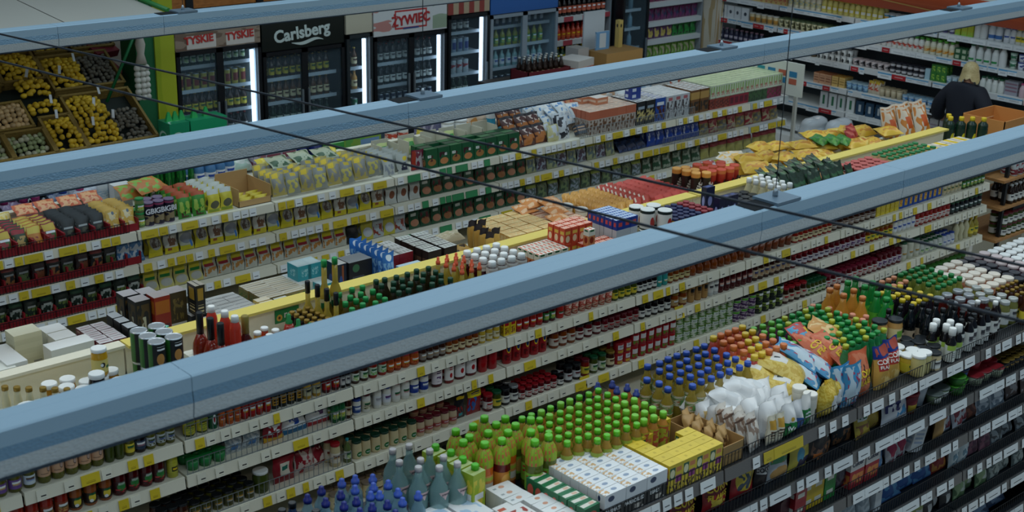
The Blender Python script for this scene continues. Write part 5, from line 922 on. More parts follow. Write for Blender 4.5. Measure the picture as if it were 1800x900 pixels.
pts(tub('tuna_tin', .055, .05, M(0x2c6a24), M(0x4a9a2c, .4)), [(6.46, 3.49, 1.114), (6.46, 3.49, 1.17), (6.56, 3.53, 1.114), (6.52, 3.62, 1.114), (6.52, 3.62, 1.17)], 'green lidded fish tin' + LO, 'can'); put(tub('tuna_tin', .06, .048, PM(0x4a3424, ('e', .5, .5, .3, .6, 0x2a5a9a)), M(0x3a4a6a, .3)), 6.56, 3.53, 1.17, 'brown tin with blue lid on the green tins', 'can')
pts(tub('tuna_tin', .06, .05, PM(0xa8b09a, ('h', .5, .5, .4, .6, 0x5a6a4a, 5)), M(0xa82c34, .4)), [(6.66, 3.49), (6.76, 3.5), (6.71, 3.58), (6.82, 3.56), (6.86, 3.48), (6.92, 3.56)], 'fish tin with red lid' + LO, 'can', 1.114); pts(tub('tuna_tin', .055, .05, M(0xa82c34), M(0xa82c34, .4)), [(6.72, 3.55, 1.175), (6.86, 3.56, 1.175), (6.92, 3.58, 1.175)], 'red tin stacked on the red lidded tins', 'can')
grid(jar('caviar_jar', .055, .027, B_DK, lidGold, LDK), 6.95, 7.35, .058, 3.46, 3.68, .058, 1.114, 'tiny black jar with gold lid' + LO, 'jar'); put(tub('plastic_tub', .1, .055, PM(0xb8b49a, ('n', .5, .4, .5, .4, 0x4a4a2a)), M(0xc0b83a, .4)), 7.3, 3.57, 1.17, 'small pail with yellow lid', 'tub')
LO = ' on near third shelf'
put(mk(.16, .19, 0xb0a8ac, ('n', .5, .5, .9, .9, 0x7a4a4a, 4), seed=83), 4.76, 3.5, .864, 'greyish pink snack bag' + LO, 'bag'); put(carton('chocolate_box', .13, .07, .14, PM(0x3a1420, ('r', .6, .2, .5, .1, 0xb8a8a8)), M(0x4a1c28)), 4.93, 3.5, .864, 'dark plum chocolate box' + LO, 'box', rz=.3)
B4 = lambda c: carton('cocoa_box', .09, .05, .08, PM(c, ('r', .5, .5, .6, .3, 0xc8c8bc)), M(c))
pts(B4(0x8a1824), [(5.05, 3.48, .864), (5.05, 3.48, .944)], 'small crimson cocoa box' + LO, 'box'); pts(B4(0xc2a41c), [(5.13, 3.5, .944), (5.22, 3.5, .944), (5.14, 3.5, .864), (5.22, 3.5, .864)], 'small yellow cocoa box' + LO, 'box'); pts(B4(0x1c7a34), [(5.32, 3.5, .864), (5.32, 3.5, .944)], 'small green cocoa box' + LO, 'box')
put(mk(.12, .19, 0x24202a, ('n', .5, .5, .8, .8, 0x4a4450, 5), seed=84), 5.43, 3.51, .864, 'black coffee bag' + LO, 'bag')
CUK = carton('sugar_box', .12, .08, .19, PM(0xa0202c, ('r', .5, .72, 1, .4, 0xd2d0cc), ('e', .3, .3, .3, .24, 0xc8843a), ('n', .7, .25, .5, .3, 0xc87a3a, 5)), M(0x8a1c34), txt=[('Cukier', .036, 0x1c2a4a, 0, .135)])
pts(CUK, [(5.53, 3.5), (5.665, 3.5)], 'red and white sugar box' + LO, 'box', .864)
pts(mk(.1, .18, 0xb4bcc4, ('n', .5, .5, .9, .9, 0x5a84b0, 4), seed=85), [(5.77, 3.5), (5.85, 3.55)], 'white and blue sweetener pouch' + LO, 'pouch', .864, rx=-.2); pts(mk(.1, .2, 0xc4c2c4, ('n', .5, .4, .9, .8, 0xa02a4a, 3), seed=86), [(5.9, 3.5), (6.0, 3.51)], 'white pouch with magenta swirls' + LO, 'pouch', .864, rx=-.2, ry=.15)
put(carton('cracker_box', .12, .06, .17, PM(0xbcc0c2, ('h', .5, .5, .7, .5, 0x8a9ab0, 7)), M(0xb0b4b8)), 6.11, 3.51, .864, 'tilted pale cracker box' + LO, 'box', ry=.3); put(mk(.2, .18, 0x3a3430, ('n', .5, .5, .9, .9, 0x5a4c40, 4), seed=87), 6.25, 3.55, .864, 'dark grey bread bag' + LO, 'bag'); put(mk(.1, .2, 0xa8824c, ('r', .7, .4, .4, .3, 0xc8c4bc), seed=88), 6.36, 3.5, .864, 'kraft cracker bag' + LO, 'bag')
pts(mk(.1, .2, 0xb8bcc4, ('n', .5, .5, .9, .8, 0x8a3a44, 3), seed=89), [(6.47, 3.52), (6.56, 3.5), (6.64, 3.52)], 'grey white crispbread bag with maroon marks' + LO, 'bag', .864, rx=-.25)
pts(mk(.16, .15, 0xaab2ba, ('n', .5, .5, .9, .9, 0x6a7884, 4), ('r', .4, .6, .5, .3, 0xd0d6da), seed=90), [(6.86, 3.51), (7.0, 3.5), (7.08, 3.56)], 'clear bag of white rolls' + LO, 'bag', .864, rx=-.3); put(mk(.14, .12, 0x5a3024, ('n', .5, .5, .8, .8, 0x8a4c34, 4), seed=91), 6.74, 3.52, .864, 'dark brown loaf bag' + LO, 'bag', rx=-.4); pts(mk(.14, .15, 0x6a5a54, ('n', .5, .5, .9, .9, 0xa8a4a4, 4), seed=92), [(7.2, 3.52), (7.34, 3.5)], 'brownish clear pastry bag' + LO, 'bag', .864, rx=-.3)
LO = ' on near fourth shelf'
pts(mk(.12, .18, 0x96a4ac, ('n', .5, .5, .9, .9, 0xb8c4ca, 4), seed=93), [(5.5, 3.5), (5.6, 3.52), (5.7, 3.5)], 'clear crystal sugar bag' + LO, 'bag', .614, rx=-.2); put(carton('salt_box', .06, .04, .17, PM(0xc2c8cc, ('e', .5, .75, .5, .2, 0x1c2a3a)), M(0xc2c8cc)), 5.8, 3.5, .614, 'white salt box with black crest' + LO, 'box')
pts(mk(.2, .16, 0x2c5a9a, ('n', .5, .5, .9, .9, 0x5a9ac8, 3), ('r', .6, .8, .4, .2, 0x1c2a6a), seed=94), [(5.97, 3.51), (6.14, 3.53), (6.3, 3.52)], 'blue wafer bag' + LO, 'bag', .614, rx=-.5)
put(mk(.16, .15, 0x8a2018, ('n', .5, .5, .9, .8, 0xc0823a, 3), seed=95), 6.46, 3.52, .614, 'red waffle bag' + LO, 'bag', rx=-.3); pts(mk(.09, .2, 0xc0ccd0, ('e', .5, .8, .8, .24, 0x1c8a94), ('n', .5, .3, .6, .4, 0x6a8a9a, 5), seed=96), [(6.56, 3.5), (6.66, 3.5)], 'white sweet bag with teal oval' + LO, 'bag', .614)
pts(mk(.13, .15, 0x5a3a4a, ('n', .5, .5, .9, .9, 0x8a5a68, 4), seed=97), [(6.8, 3.51), (6.92, 3.5)], 'mauve sweets bag' + LO, 'bag', .614, rx=-.3); pts(mk(.14, .15, 0x4a5054, ('n', .5, .5, .9, .9, 0x9aa4a8, 4), seed=98), [(7.05, 3.5), (7.2, 3.52), (7.34, 3.5), (7.48, 3.52)], 'clear grey biscuit bag' + LO, 'bag', .614, rx=-.3)
LO = ' on near fifth shelf'
put(mk(.2, .18, 0x1c2a7a, ('n', .5, .85, .9, .3, 0xc0a02c, 3), ('n', .2, .8, .4, .4, 0xa82c34, 3), seed=99, txt=[('Drop', .06, 0xd8dce4, 0, .09)]), 6.1, 3.5, .364, 'dark blue sweets bag with white letters' + LO, 'bag', rx=-.15); put(mk(.12, .17, 0x8a9a5a, ('r', .5, .4, .6, .4, 0xb8bcb4), seed=100), 6.24, 3.5, .364, 'green nut bag with pale label' + LO, 'bag')
pts(mk(.12, .17, 0x1a1c22, ('r', .5, .35, .4, .4, 0xb0b4b4), ('n', .5, .7, .9, .5, 0x3a3c44, 4), seed=101), [(6.36, 3.5), (6.46, 3.53), (6.55, 3.5)], 'black seed bag with white label' + LO, 'bag', .364, rx=-.2); pts(mk(.13, .18, 0x4a6a44, ('r', .6, .4, .4, .3, 0xb8c4bc), ('n', .5, .5, .9, .9, 0x8aa47a, 4), seed=102), [(6.7, 3.5), (6.82, 3.53), (6.94, 3.5)], 'clear bag of green sprouts with white label' + LO, 'bag', .364, rx=-.2)
pts(mk(.13, .17, 0x5c6a68, ('n', .5, .5, .9, .9, 0xa0aca8, 4), seed=103), [(7.08, 3.5), (7.22, 3.52), (7.36, 3.5)], 'clear bag of pale nuts' + LO, 'bag', .364, rx=-.2)
pts(mk(.2, .15, 0x2c4464, ('n', .5, .5, .9, .9, 0x6a84a0, 3), seed=104), [(6.8, 3.52), (7.0, 3.5), (7.22, 3.52)], 'dull blue bag on the lowest near shelf', 'bag', .124, rx=-.4)

# ================================================================ far run: deck z 1.42, shelves z 1.19 and .95
Y3 = 7.95
def sach(base, *ops, w=.092, h=.15, t=.03, seed=110, name='sachet', full=1.0): return bag(name, w, h, t, PM(base, *ops), seed, nu=8, nv=8, full=full)
def frow(z, x0, x1, pitch, ps, label, cat='sachet', rows=2, dy=.05, first=.05, rx=-.12, zj=0):
    n = max(1, round((x1 - x0) / pitch))
    for a in range(n):
        for b in range(rows):
            put(ps[(a + b) % len(ps)] if b == 0 else ps[a % len(ps)], x0 + (a + .5) * (x1 - x0) / n, Y3 + first + b * dy, z + (rnd.uniform(0, zj) if zj else 0), which(label, (a, n, 'c'), (b, rows, 'r')), cat, label if n * rows > 1 else None, rx=rx + rnd.uniform(-.05, .05), rz=rnd.uniform(-.06, .06))
def trays(z, x0, x1, n, c, label, h=.05, depth=.3):
    w = (x1 - x0) / n
    mb = MB(); t = .003
    for a in ((-w / 2, w / 2, 0, t, 0, h), (-w / 2, w / 2, depth - t, depth, 0, h * 2), (-w / 2, -w / 2 + t * 2, 0, depth, 0, h * 1.6), (w / 2 - t * 2, w / 2, 0, depth, 0, h * 1.6), (-w / 2, w / 2, 0, depth, 0, t)): mb.box(*a)
    me = mb.mesh('display_tray', M(c, .5))
    for i in range(n): o = link('display_tray', me, None, (x0 + (i + .5) * w, Y3 + .012, z)); tag(o, which(label, (i, n, 'c')), 'tray', label)
# --- deck, front row
trays(1.42, 2.3, 3.83, 15, 0x8a1420, 'dark red card display tray on the far deck')
H1 = [sach(0x8a1c20, ('r', .5, .8, .9, .3, 0xc8a83a), ('n', .5, .35, .8, .5, 0x3a5a24, 4), ('r', .5, .58, .7, .1, W_), seed=111), sach(0x2a3a1c, ('n', .5, .35, .9, .6, 0xa88a4a, 4), ('r', .5, .85, .9, .2, 0x9a1c24), seed=112), sach(0xc07a2c, ('r', .5, .8, .9, .3, 0xd2b84a), ('n', .5, .3, .8, .4, 0x8a2a1c, 4), seed=113)]
frow(1.425, 2.32, 3.3, .1, H1, 'herb sachet with red and yellow header in tray', rows=5, dy=.055, first=.04, rx=-.4)
H2 = [sach(0x15191a, ('r', .5, .6, .7, .08, 0x9aa0a0), ('n', .5, .3, .8, .4, 0x3a3c2a, 4), seed=114)]
frow(1.425, 3.32, 3.62, .1, H2, 'black spice sachet in tray', rows=6, dy=.05, first=.04, rx=-.35)
frow(1.425, 3.62, 3.83, .1, [sach(0xd0a84a, ('n', .5, .5, .9, .8, 0xd8c8a0, 4), ('e', .5, .85, .2, .14, 0x5a6a7a), seed=115)], 'yellow orange spice sachet in tray', rows=8, dy=.035, first=.04, rx=-.3)
frow(1.56, 3.15, 3.75, .15, [sach(0xc05a34, ('n', .5, .5, .9, .9, 0xd8a070, 4), w=.14, h=.12, seed=116)], 'orange seasoning sachet lying behind the trays', rows=1, first=.34, rx=-1.2)
for i, x in enumerate((2.5, 2.62, 2.75, 2.95, 3.1)): put(sach(0xd8b84a, ('n', .5, .5, .9, .9, 0xe0cc8a, 4), w=.1, h=.16, seed=117), x, Y3 + .36, 1.44, which('pale yellow sachet at the back of the trays', (i, 5, 'c')), 'sachet', 'pale yellow sachets', rx=-.7)
GJR = jar('spice_jar', .1, .03, M(0x6a7a4a, .2), M(0x1c8a44, .4), LGN)
pts(GJR, [(3.87, 8.02), (3.88, 8.1), (3.87, 8.02, 1.52)], 'seasoning jar with green lid on the far deck', 'jar', 1.42)
GBT = can('gravy_tube', .16, .036, PM(0x1a142a, ('r', .5, .9, 1, .08, 0x8a3a5a), ('n', .5, .25, .5, .4, 0x8a7a5a, 5)), M(0x6a5a78, .4)); GBT.parts.append(('lettering', text_mesh('GBI', .05, M(0xd2d4da), bold=.03, ext=.0005), (0, -.0385, .1), (math.pi / 2, 0, 0)))
pts(GBT, [(3.93, 8.02), (4.005, 8.02), (4.08, 8.02), (3.96, 8.1), (4.04, 8.1)], 'dark violet cardboard tube with white letters', 'tube', 1.42)
GP = [sach(0x3a8a2c, ('r', .5, .93, 1, .16, 0xb8542c), ('n', .5, .45, .8, .5, 0x9ab84a, 4), ('n', .5, .2, .6, .3, 0x4a2a14, 4), w=.1, h=.17, t=.05, seed=118)]
frow(1.42, 4.13, 4.35, .105, GP, 'green soup pouch with rust red top', 'pouch', rows=4, dy=.08, rx=-.1)
for i, q in enumerate(((3.95, 8.25, 1.54), (4.05, 8.2, 1.58), (4.15, 8.24, 1.58))): put(sach(0xb8702c, ('n', .5, .5, .9, .9, 0x7aa83a, 3), w=.17, h=.15, t=.05, seed=119), *q, which('crumpled orange and green pouch lying on the tubes', (i, 3, 'c')), 'pouch', 'crumpled pouches', rx=-1.1, rz=.3 * i)
frow(1.42, 4.36, 4.56, .1, [sach(0xd0c23a, ('r', .5, .9, .9, .2, 0xc8ccc4), ('e', .5, .35, .7, .35, 0x5a5a44), ('r', .5, .1, .9, .14, 0x8a9a2a), w=.095, h=.16, t=.045, seed=120)], 'yellow grey soup pouch', 'pouch', rows=5, dy=.075, rx=-.12)
# cardboard tray with yellow lip
ct = MB()
for a in ((-.13, .13, -.02, -.016, 0, .045), (-.13, -.126, -.02, .3, 0, .13), (.126, .13, -.02, .3, 0, .13), (-.13, .13, .296, .3, 0, .17), (-.13, .13, -.02, .3, 0, .004)): ct.box(*a)
tag(link('cardboard_tray', ct.mesh('cardboard_tray', M(0xb89460, .7)), None, (4.72, 8.0, 1.42)), 'open cardboard tray with yellow front lip on the far deck', 'tray')
frow(1.43, 4.6, 4.84, .11, [sach(0xd2be3a, ('r', .5, .5, .9, .2, 0xb8a01c), w=.1, h=.05, t=.03, seed=121)], 'flat yellow sachet in the cardboard tray', rows=3, dy=.06)
YS = [sach(0xb0a05a, ('n', .5, .5, .9, .8, 0x8a8a84, 3), ('r', .3, .85, .4, .2, YEL), w=.12, h=.17, t=.05, seed=122), sach(0x8a8c84, ('n', .5, .4, .9, .6, 0xc0b45a, 3), ('r', .5, .9, .4, .14, 0xc8ac1c), w=.12, h=.16, t=.05, seed=123)]
frow(1.42, 4.88, 5.82, .118, YS, 'yellow and silver dessert pouch on the far deck', 'pouch', rows=4, dy=.08, rx=-.25, zj=.03)
frow(1.58, 5.0, 5.6, .2, [sach(0xa8b094, ('n', .5, .5, .9, .9, 0x3a5a3a, 3), w=.18, h=.15, t=.06, seed=124)], 'pale green pouch lying on top of the dessert pouches', 'pouch', rows=1, first=.25, rx=-1.2)
for i, x in enumerate((5.05, 5.35, 5.62)): put(sach(0xd2bc1c, ('n', .5, .5, .8, .8, 0xe0d060, 3), w=.13, h=.12, t=.05, seed=125), x, 8.33, 1.53, which('bright yellow pouch leaning at the back', (i, 3, 'c')), 'pouch', 'bright yellow pouches', rx=-.9)
GSR = [sach(0xb0b4ae, ('e', .3, .8, .4, .24, 0xd2b81c), ('n', .5, .3, .8, .5, 0x8a9098, 4), w=.11, h=.16, t=.03, seed=126), sach(0xa8aca4, ('e', .7, .75, .4, .24, 0xd2b81c), ('n', .4, .35, .8, .4, 0x2a2c40, 4), w=.11, h=.15, t=.03, seed=127)]
frow(1.42, 5.84, 6.1, .115, GSR, 'pale grey pasta sachet with yellow logo', rows=5, dy=.06, rx=-.25)
put(sach(0x6a1c34, ('n', .5, .5, .9, .8, 0xa8a0a0, 3), ('r', .2, .5, .3, .9, 0xa0301c), w=.12, h=.16, seed=128), 6.17, 8.01, 1.42, 'maroon dessert sachet beside the green boxes', 'sachet')
GBX = [carton('soup_box', .115, .06, .15, PM(0x14522f, ('e', .5, .3, .7, .36, 0x9a6a3a), ('r', .3, .62, .3, .14, 0xc8ccc4), ('n', .6, .5, .6, .3, 0x4a1c24, 4)), PM(0x1c5a34, ('r', .5, .5, .8, .5, 0x2a6a40))), carton('soup_box', .115, .06, .15, PM(0x125030, ('e', .5, .28, .7, .34, 0xb8784a), ('r', .6, .62, .3, .14, 0xc0c4c0), ('n', .4, .6, .6, .3, 0x3a1420, 4)), M(0x18402a))]
for a in range(8):
    for b in range(3):
        if b == 1 and a in (1, 4): continue
        put(GBX[(a + b) % 2], 6.29 + a * .121, 8.0 + b * .07, 1.42, which('dark green soup box with food picture', (a, 8, 'c'), (b, 3, 'r')), 'box', 'dark green soup boxes', rx=-.08 if b == 0 else 0)
CRB = M(0xc8c4b0, .6)
for i, x in enumerate((6.08, 6.34, 6.56, 6.75, 6.93, 7.1)):
    mb = MB()
    for a in ((-.08, .08, .1, .104, 0, .15), (-.08, -.076, -.04, .1, 0, .13), (.076, .08, -.04, .1, 0, .13), (-.08, .08, -.04, .1, 0, .004)): mb.box(*a)
    tag(link('card_box', mb.mesh('card_box', CRB), None, (x, 8.27, 1.45)), which('open cream card box behind the green soup boxes', (i, 6, 'c')), 'box', 'open cream card boxes')
    if i in (0, 1, 3): put(sach(0xb8c07a, ('r', .5, .6, .8, .3, 0x3a8a3a), w=.1, h=.12, seed=129), x, 8.29, 1.47, which('lime sachet standing in a card box', (i, 4, 'c')), 'sachet', 'lime sachets in card boxes', rx=-.5)
CRO = [sach(0x4a2018, ('r', .5, .93, 1, .14, 0x1c1014), ('n', .5, .6, .9, .5, 0xc8b4a8, 3), ('n', .5, .3, .9, .5, 0xb06a30, 3), w=.14, h=.17, t=.07, seed=130, name='croissant_bag')]
for i, q in enumerate(((7.22, 8.03, 1.42), (7.36, 8.03, 1.42), (7.22, 8.12, 1.5), (7.37, 8.12, 1.5), (7.24, 8.22, 1.57), (7.38, 8.22, 1.56), (7.5, 8.12, 1.5), (7.5, 8.04, 1.42))): put(CRO[0], *q, which('brown croissant bag with black top seam', (i, 8, 'c')), 'bag', 'brown croissant bags', rx=-.4)
pts(sach(0xc2bc8a, ('n', .5, .6, .9, .7, 0xc8ccd0, 3), w=.13, h=.14, t=.06, seed=131), [(7.62, 8.02), (7.6, 8.1)], 'yellow and white pastry bag', 'bag', 1.42, rx=-.2)
pts(sach(0xc8ccd0, ('n', .5, .5, .9, .9, 0x2a2c34, 3), w=.13, h=.2, t=.06, seed=132), [(7.74, 8.02), (7.76, 8.1)], 'white bag with black splash', 'bag', 1.42, rx=-.2)
for i in range(14): put(sach(0xc0ccd4, ('n', .5, .5, .9, .9, 0x5a8ab8, 3), ('n', .5, .5, .9, .9, 0xd8d8d4, 4), w=.14, h=.16, t=.06, seed=133 + i % 2), 7.72 + (i % 5) * .08, 8.15 + (i // 5) * .1, 1.5 + (i % 3) * .04, which('white and blue clear sweet bag in the heap', (i, 14, 'c')), 'bag', 'white and blue sweet bags', rx=-.9, rz=rnd.uniform(-.5, .5))
pts(carton('sweet_box', .1, .05, .08, PM(0x3a4450, ('h', .5, .5, .8, .6, 0xc09a7a, 3)), M(0x4a5460)), [(7.92, 8.0)], 'dark slanted sweet box behind the wire', 'box', 1.44, rx=-.5)
def cereal(c, *ops, top=0xd2d0cc, h=.24, w=.11): return carton('cereal_box', w, .05, h, PM(c, *ops), PM(top, ('r', .5, .5, .7, .3, c)))
OC1 = cereal(0xb0a49a, ('r', .5, .82, 1, .36, 0xb8664a), ('n', .5, .3, .9, .6, 0x6a4a34, 4), top=0xd8bca6, w=.12, h=.2)
grid(OC1, 8.0, 8.56, .122, 7.98, 8.36, .055, 1.42, 'wafer box with orange top band', 'box', j=.002)
pts(carton('wafer_box', .14, .12, .06, PM(0xc07a58, ('r', .5, .5, .8, .3, 0xd8b8a0)), M(0xd8d0c8)), [(8.3, 8.2, 1.62), (8.22, 8.3, 1.62)], 'orange wafer box on top of the stack', 'box')
grid(cereal(0x12161c, ('n', .5, .4, .9, .5, 0xb8a86a, 4), ('r', .5, .72, .7, .12, 0x8a9aa8), w=.12, h=.21), 8.57, 8.81, .122, 7.98, 8.3, .055, 1.42, 'black cereal box with cream picture', 'box', j=.002)
grid(cereal(0x1c4a9c, ('n', .5, .35, .9, .6, 0x4a2418, 4), ('r', .5, .75, .7, .14, 0xd8dce2), w=.12, h=.21), 8.81, 8.95, .122, 7.98, 8.3, .055, 1.42, 'blue cereal box with brown bowl', 'box', j=.002)
grid(cereal(0xb4b8bc, ('n', .5, .4, .9, .7, 0x3a3034, 4), ('r', .5, .85, .5, .14, 0xa85a60), w=.11, h=.21), 8.96, 9.26, .112, 7.98, 8.36, .055, 1.42, 'white cereal box with dark picture', 'box', j=.002)
pts(carton('biscuit_box', .12, .08, .055, PM(0x1c3a8a, ('r', .3, .5, .4, .5, 0xc8d0dc)), M(0x24449a)), [(8.66, 8.12, 1.63), (8.66, 8.12, 1.685)], 'small navy biscuit box on top of the cereals', 'box')
grid(cereal(0x6a4420, ('r', .5, .75, 1, .3, 0xb08a4a), ('n', .5, .3, .9, .4, 0x2a1c12, 4), w=.12, h=.22), 9.28, 9.54, .125, 7.98, 8.3, .055, 1.42, 'brown cereal box with golden band', 'box', j=.002)
CT = carton('cream_carton', .07, .055, .1, PM(0x8a3a2c, ('n', .5, .5, .9, .8, 0x4a1c18, 4)), M(0xc0c4b4)); CT2 = carton('cream_carton', .07, .055, .1, PM(0x8a1c30, ('r', .5, .5, .7, .6, 0x5a1424)), M(0xc0c4b4)); CT3 = carton('cream_carton', .07, .055, .1, PM(0x3a5a34, ('n', .5, .5, .9, .9, 0x2a3a2a, 4)), M(0xc0c4b4))
CTU = carton('cream_carton', .07, .055, .12, PM(0xc4ccb4, ('s', .5, .6, .9, .6, 0x8aac5a, 2), ('n', .5, .3, .6, .3, 0xb86a6a, 5)), PM(0xc8d0ac, ('s', .5, .5, .8, .8, 0xa8bc7a, 3)))
for nm, pp, a, b in (('orange brown', CT, 9.56, 9.84), ('crimson', CT2, 9.84, 10.12), ('dark green', CT3, 10.12, 10.4), ('magenta', carton('cream_carton', .07, .055, .1, PM(0x8a2450, ('n', .5, .5, .9, .9, 0x5a3a2a, 4)), M(0xc0c4b4)), 10.4, 10.62)):
    grid(pp, a, b, .073, 7.98, 8.05, .06, 1.42, nm + ' dessert carton in the bottom tier of the far deck', 'carton', j=.001)
grid(CTU, 9.56, 10.62, .073, 7.98, 8.36, .06, 1.525, 'white and green dessert carton', 'carton', j=.003, skip=.04)
for i in range(9): put(carton('dessert_tray', .14, .28, .1, M(0xb4b09a, .6)), 9.64 + i * .11 if i < 9 else 0, 8.22, 1.42, which('pale card tray under the dessert cartons', (i, 9, 'c')), 'tray', 'pale card trays', s=.75)
put(carton('biscuit_box', .24, .12, .09, PM(0x2a6a94, ('r', .5, .5, .9, .8, 0x34749c)), M(0xb0b8b8)), 9.5, 8.5, 1.62, 'open blue tray box lying on the white packs', 'box')
# white price board and kraft panel at the far end
sg = empty('price_board', (10.63, 8.2, 1.42)); tag(sg, 'white board with rows of blue and red price cards at the far end', 'sign')
link('board', MB().box(-.01, .01, -.45, .3, .02, .34).mesh('board', M(0xd0d0c4, .5)), sg)
for i in range(5):
    for r in range(2):
        link('price_card', MB().box(-.013, -.0101, -.38 + i * .13, -.29 + i * .13, .2 - r * .07, .255 - r * .07).mesh('price_card', M((0x2a78a0, 0xb05a44, 0x2a78a0, 0x2a8a94, 0x2a78a0)[(i + r) % 5], .5)), sg)
# --- second shelf
trays(1.19, 2.3, 3.83, 15, 0x8a1420, 'dark red display tray on the far second shelf'); trays(.95, 2.3, 3.83, 15, 0x8a1420, 'dark red display tray on the far third shelf')
DS1 = [sach(0x16181a, ('n', .5, .35, .8, .5, 0x8a5a34, 4), ('r', .5, .85, .9, .16, 0x7a2420), ('r', .5, .62, .7, .08, 0x9aa4a8), seed=140), sach(0x121416, ('n', .5, .35, .8, .5, 0x4a5a34, 4), ('r', .5, .62, .7, .08, 0x9aa4a8), seed=141), sach(0x2a1416, ('n', .5, .35, .8, .5, 0x6a3a24, 4), ('r', .5, .62, .7, .08, 0x9aa4a8), seed=142)]
frow(1.195, 2.32, 3.68, .1, DS1, 'black spice sachet on the far second shelf', rows=3, dy=.06, first=.04)
frow(1.195, 3.68, 3.86, .1, [sach(0x3a6a94, ('n', .5, .5, .9, .8, 0xb0b8c0, 4), w=.1, h=.16, seed=143)], 'blue and white spice sachet in the end tray', rows=3, dy=.06, first=.04)
GRY = M(0x6f7576, .5)
YG = [sach(0xb8ac2c, ('e', .5, .6, .8, .6, 0x8a8a84), ('n', .5, .62, .6, .4, 0x4a3a2c, 5), ('r', .5, .1, 1, .2, 0xc8b81c), w=.105, h=.15, t=.04, seed=144), sach(0xb0b0a8, ('n', .5, .6, .8, .5, 0x6a4a34, 4), ('r', .5, .14, 1, .28, 0xc2b21c), ('r', .3, .2, .3, .12, 0x8a4a2c), w=.105, h=.155, t=.04, seed=145), sach(0xa8ac9a, ('e', .5, .58, .9, .5, 0x7a8088), ('r', .5, .12, 1, .24, 0xb8b01c), ('r', .8, .3, .2, .3, 0x2a6ab0), w=.105, h=.15, t=.04, seed=146)]
frow(1.195, 3.9, 5.85, .113, YG, 'yellow silver side dish pouch on the far second shelf', 'pouch', rows=2, dy=.07)
frow(1.195, 5.86, 6.2, .113, [sach(0xb8bcb8, ('e', .5, .5, .5, .4, 0x7a4a34), ('r', .5, .85, .9, .16, 0x8a9a94), w=.105, h=.15, seed=147)], 'white soup pouch with brown spoon', 'pouch', rows=2, dy=.07)
G4 = [sach(0x184a30, ('e', .5, .32, .8, .4, 0xa8745a), ('r', .4, .75, .5, .14, 0xb8c0b8), w=.105, h=.15, seed=148), sach(0x14442c, ('e', .5, .32, .8, .4, 0x8a5a3a), ('n', .5, .6, .8, .3, 0x5a1c24, 4), w=.105, h=.15, seed=149)]
frow(1.195, 6.2, 7.3, .113, G4, 'dark green soup pouch on the far second shelf', 'pouch', rows=2, dy=.07)
frow(1.195, 7.3, 8.35, .118, [sach(0x9aa07a, ('n', .5, .5, .9, .9, 0x5a6a6a, 4), ('r', .5, .88, 1, .2, 0xb0a82c), w=.11, h=.15, t=.05, seed=150), sach(0x8a94a0, ('n', .5, .5, .9, .9, 0x4a3a4a, 4), ('r', .5, .9, 1, .16, 0xa8a83a), w=.11, h=.14, t=.05, seed=151)], 'yellow topped silver snack pouch', 'pouch', rows=2, dy=.08, rx=-.2)
frow(1.195, 8.4, 8.75, .12, [sach(0x2a3f6a, ('n', .5, .5, .9, .9, 0x1a2440, 3), w=.12, h=.1, t=.06, seed=152)], 'slumped navy pouch', 'pouch', rows=2, dy=.09, rx=-.6)
frow(1.195, 8.75, 9.45, .118, [sach(0x1c3f94, ('r', .5, .9, 1, .2, 0x4a94c8), ('n', .5, .5, .8, .4, 0xb0b8d0, 4), w=.115, h=.17, t=.05, seed=153)], 'blue milk drink pouch on the far second shelf', 'pouch', rows=2, dy=.08)
frow(1.195, 9.46, 10.62, .13, [sach(0x9a8a54, ('r', .5, .85, 1, .3, 0x9a2c34), ('n', .5, .4, .9, .6, 0x6a6a64, 4), w=.125, h=.15, t=.05, seed=154), sach(0x8a2430, ('n', .5, .4, .9, .7, 0xa89a7a, 4), w=.125, h=.15, t=.05, seed=155)], 'red topped pasta pouch on the far second shelf', 'pouch', rows=2, dy=.08)
# --- third shelf
DG = [sach(0x122018, ('n', .5, .35, .9, .5, 0x8a9088, 4), ('r', .5, .85, .9, .18, 0x1c4a30), ('r', .5, .62, .6, .08, 0xb0b8b4), seed=156), sach(0x14261c, ('n', .5, .35, .9, .5, 0x5a6a34, 4), ('r', .5, .62, .6, .08, 0xb0b8b4), seed=157)]
frow(.955, 2.32, 3.83, .1, DG, 'dark green spice sachet on the far third shelf', rows=3, dy=.06, first=.04)
YR = [sach(0xb8b06a, ('r', .4, .78, .7, .3, 0xc8ba1c), ('r', .45, .62, .7, .14, 0x1c7a34), ('e', .5, .3, .8, .4, 0xa8a8a0), w=.108, h=.15, seed=158)]
frow(.955, 3.85, 4.3, .113, YR, 'yellow soup pouch with green slanted band', 'pouch', rows=2, dy=.07)
frow(.955, 4.3, 5.5, .113, [sach(0xb0b0a4, ('r', .4, .78, .7, .3, 0xc8ba1c), ('r', .45, .62, .7, .14, 0x9a2430), ('n', .5, .3, .9, .4, 0xa8743a, 4), w=.108, h=.15, seed=159)], 'yellow soup pouch with red slanted band', 'pouch', rows=2, dy=.07)
frow(.955, 5.5, 5.62, .12, [sach(0x14181c, w=.1, h=.13, seed=160)], 'black pouch beside the silver ones', 'pouch', rows=1)
frow(.955, 5.64, 6.05, .113, [sach(0xb0a83a, ('e', .5, .4, .8, .5, 0xb4bac0), w=.108, h=.15, seed=161), sach(0xa8b0b4, ('n', .5, .4, .9, .6, 0x8a3a2c, 3), w=.108, h=.15, seed=162)], 'yellow and white soup pouch on the far third shelf', 'pouch', rows=2, dy=.07)
frow(.955, 6.08, 7.3, .113, G4, 'dark green soup pouch on the far third shelf', 'pouch', rows=2, dy=.07)
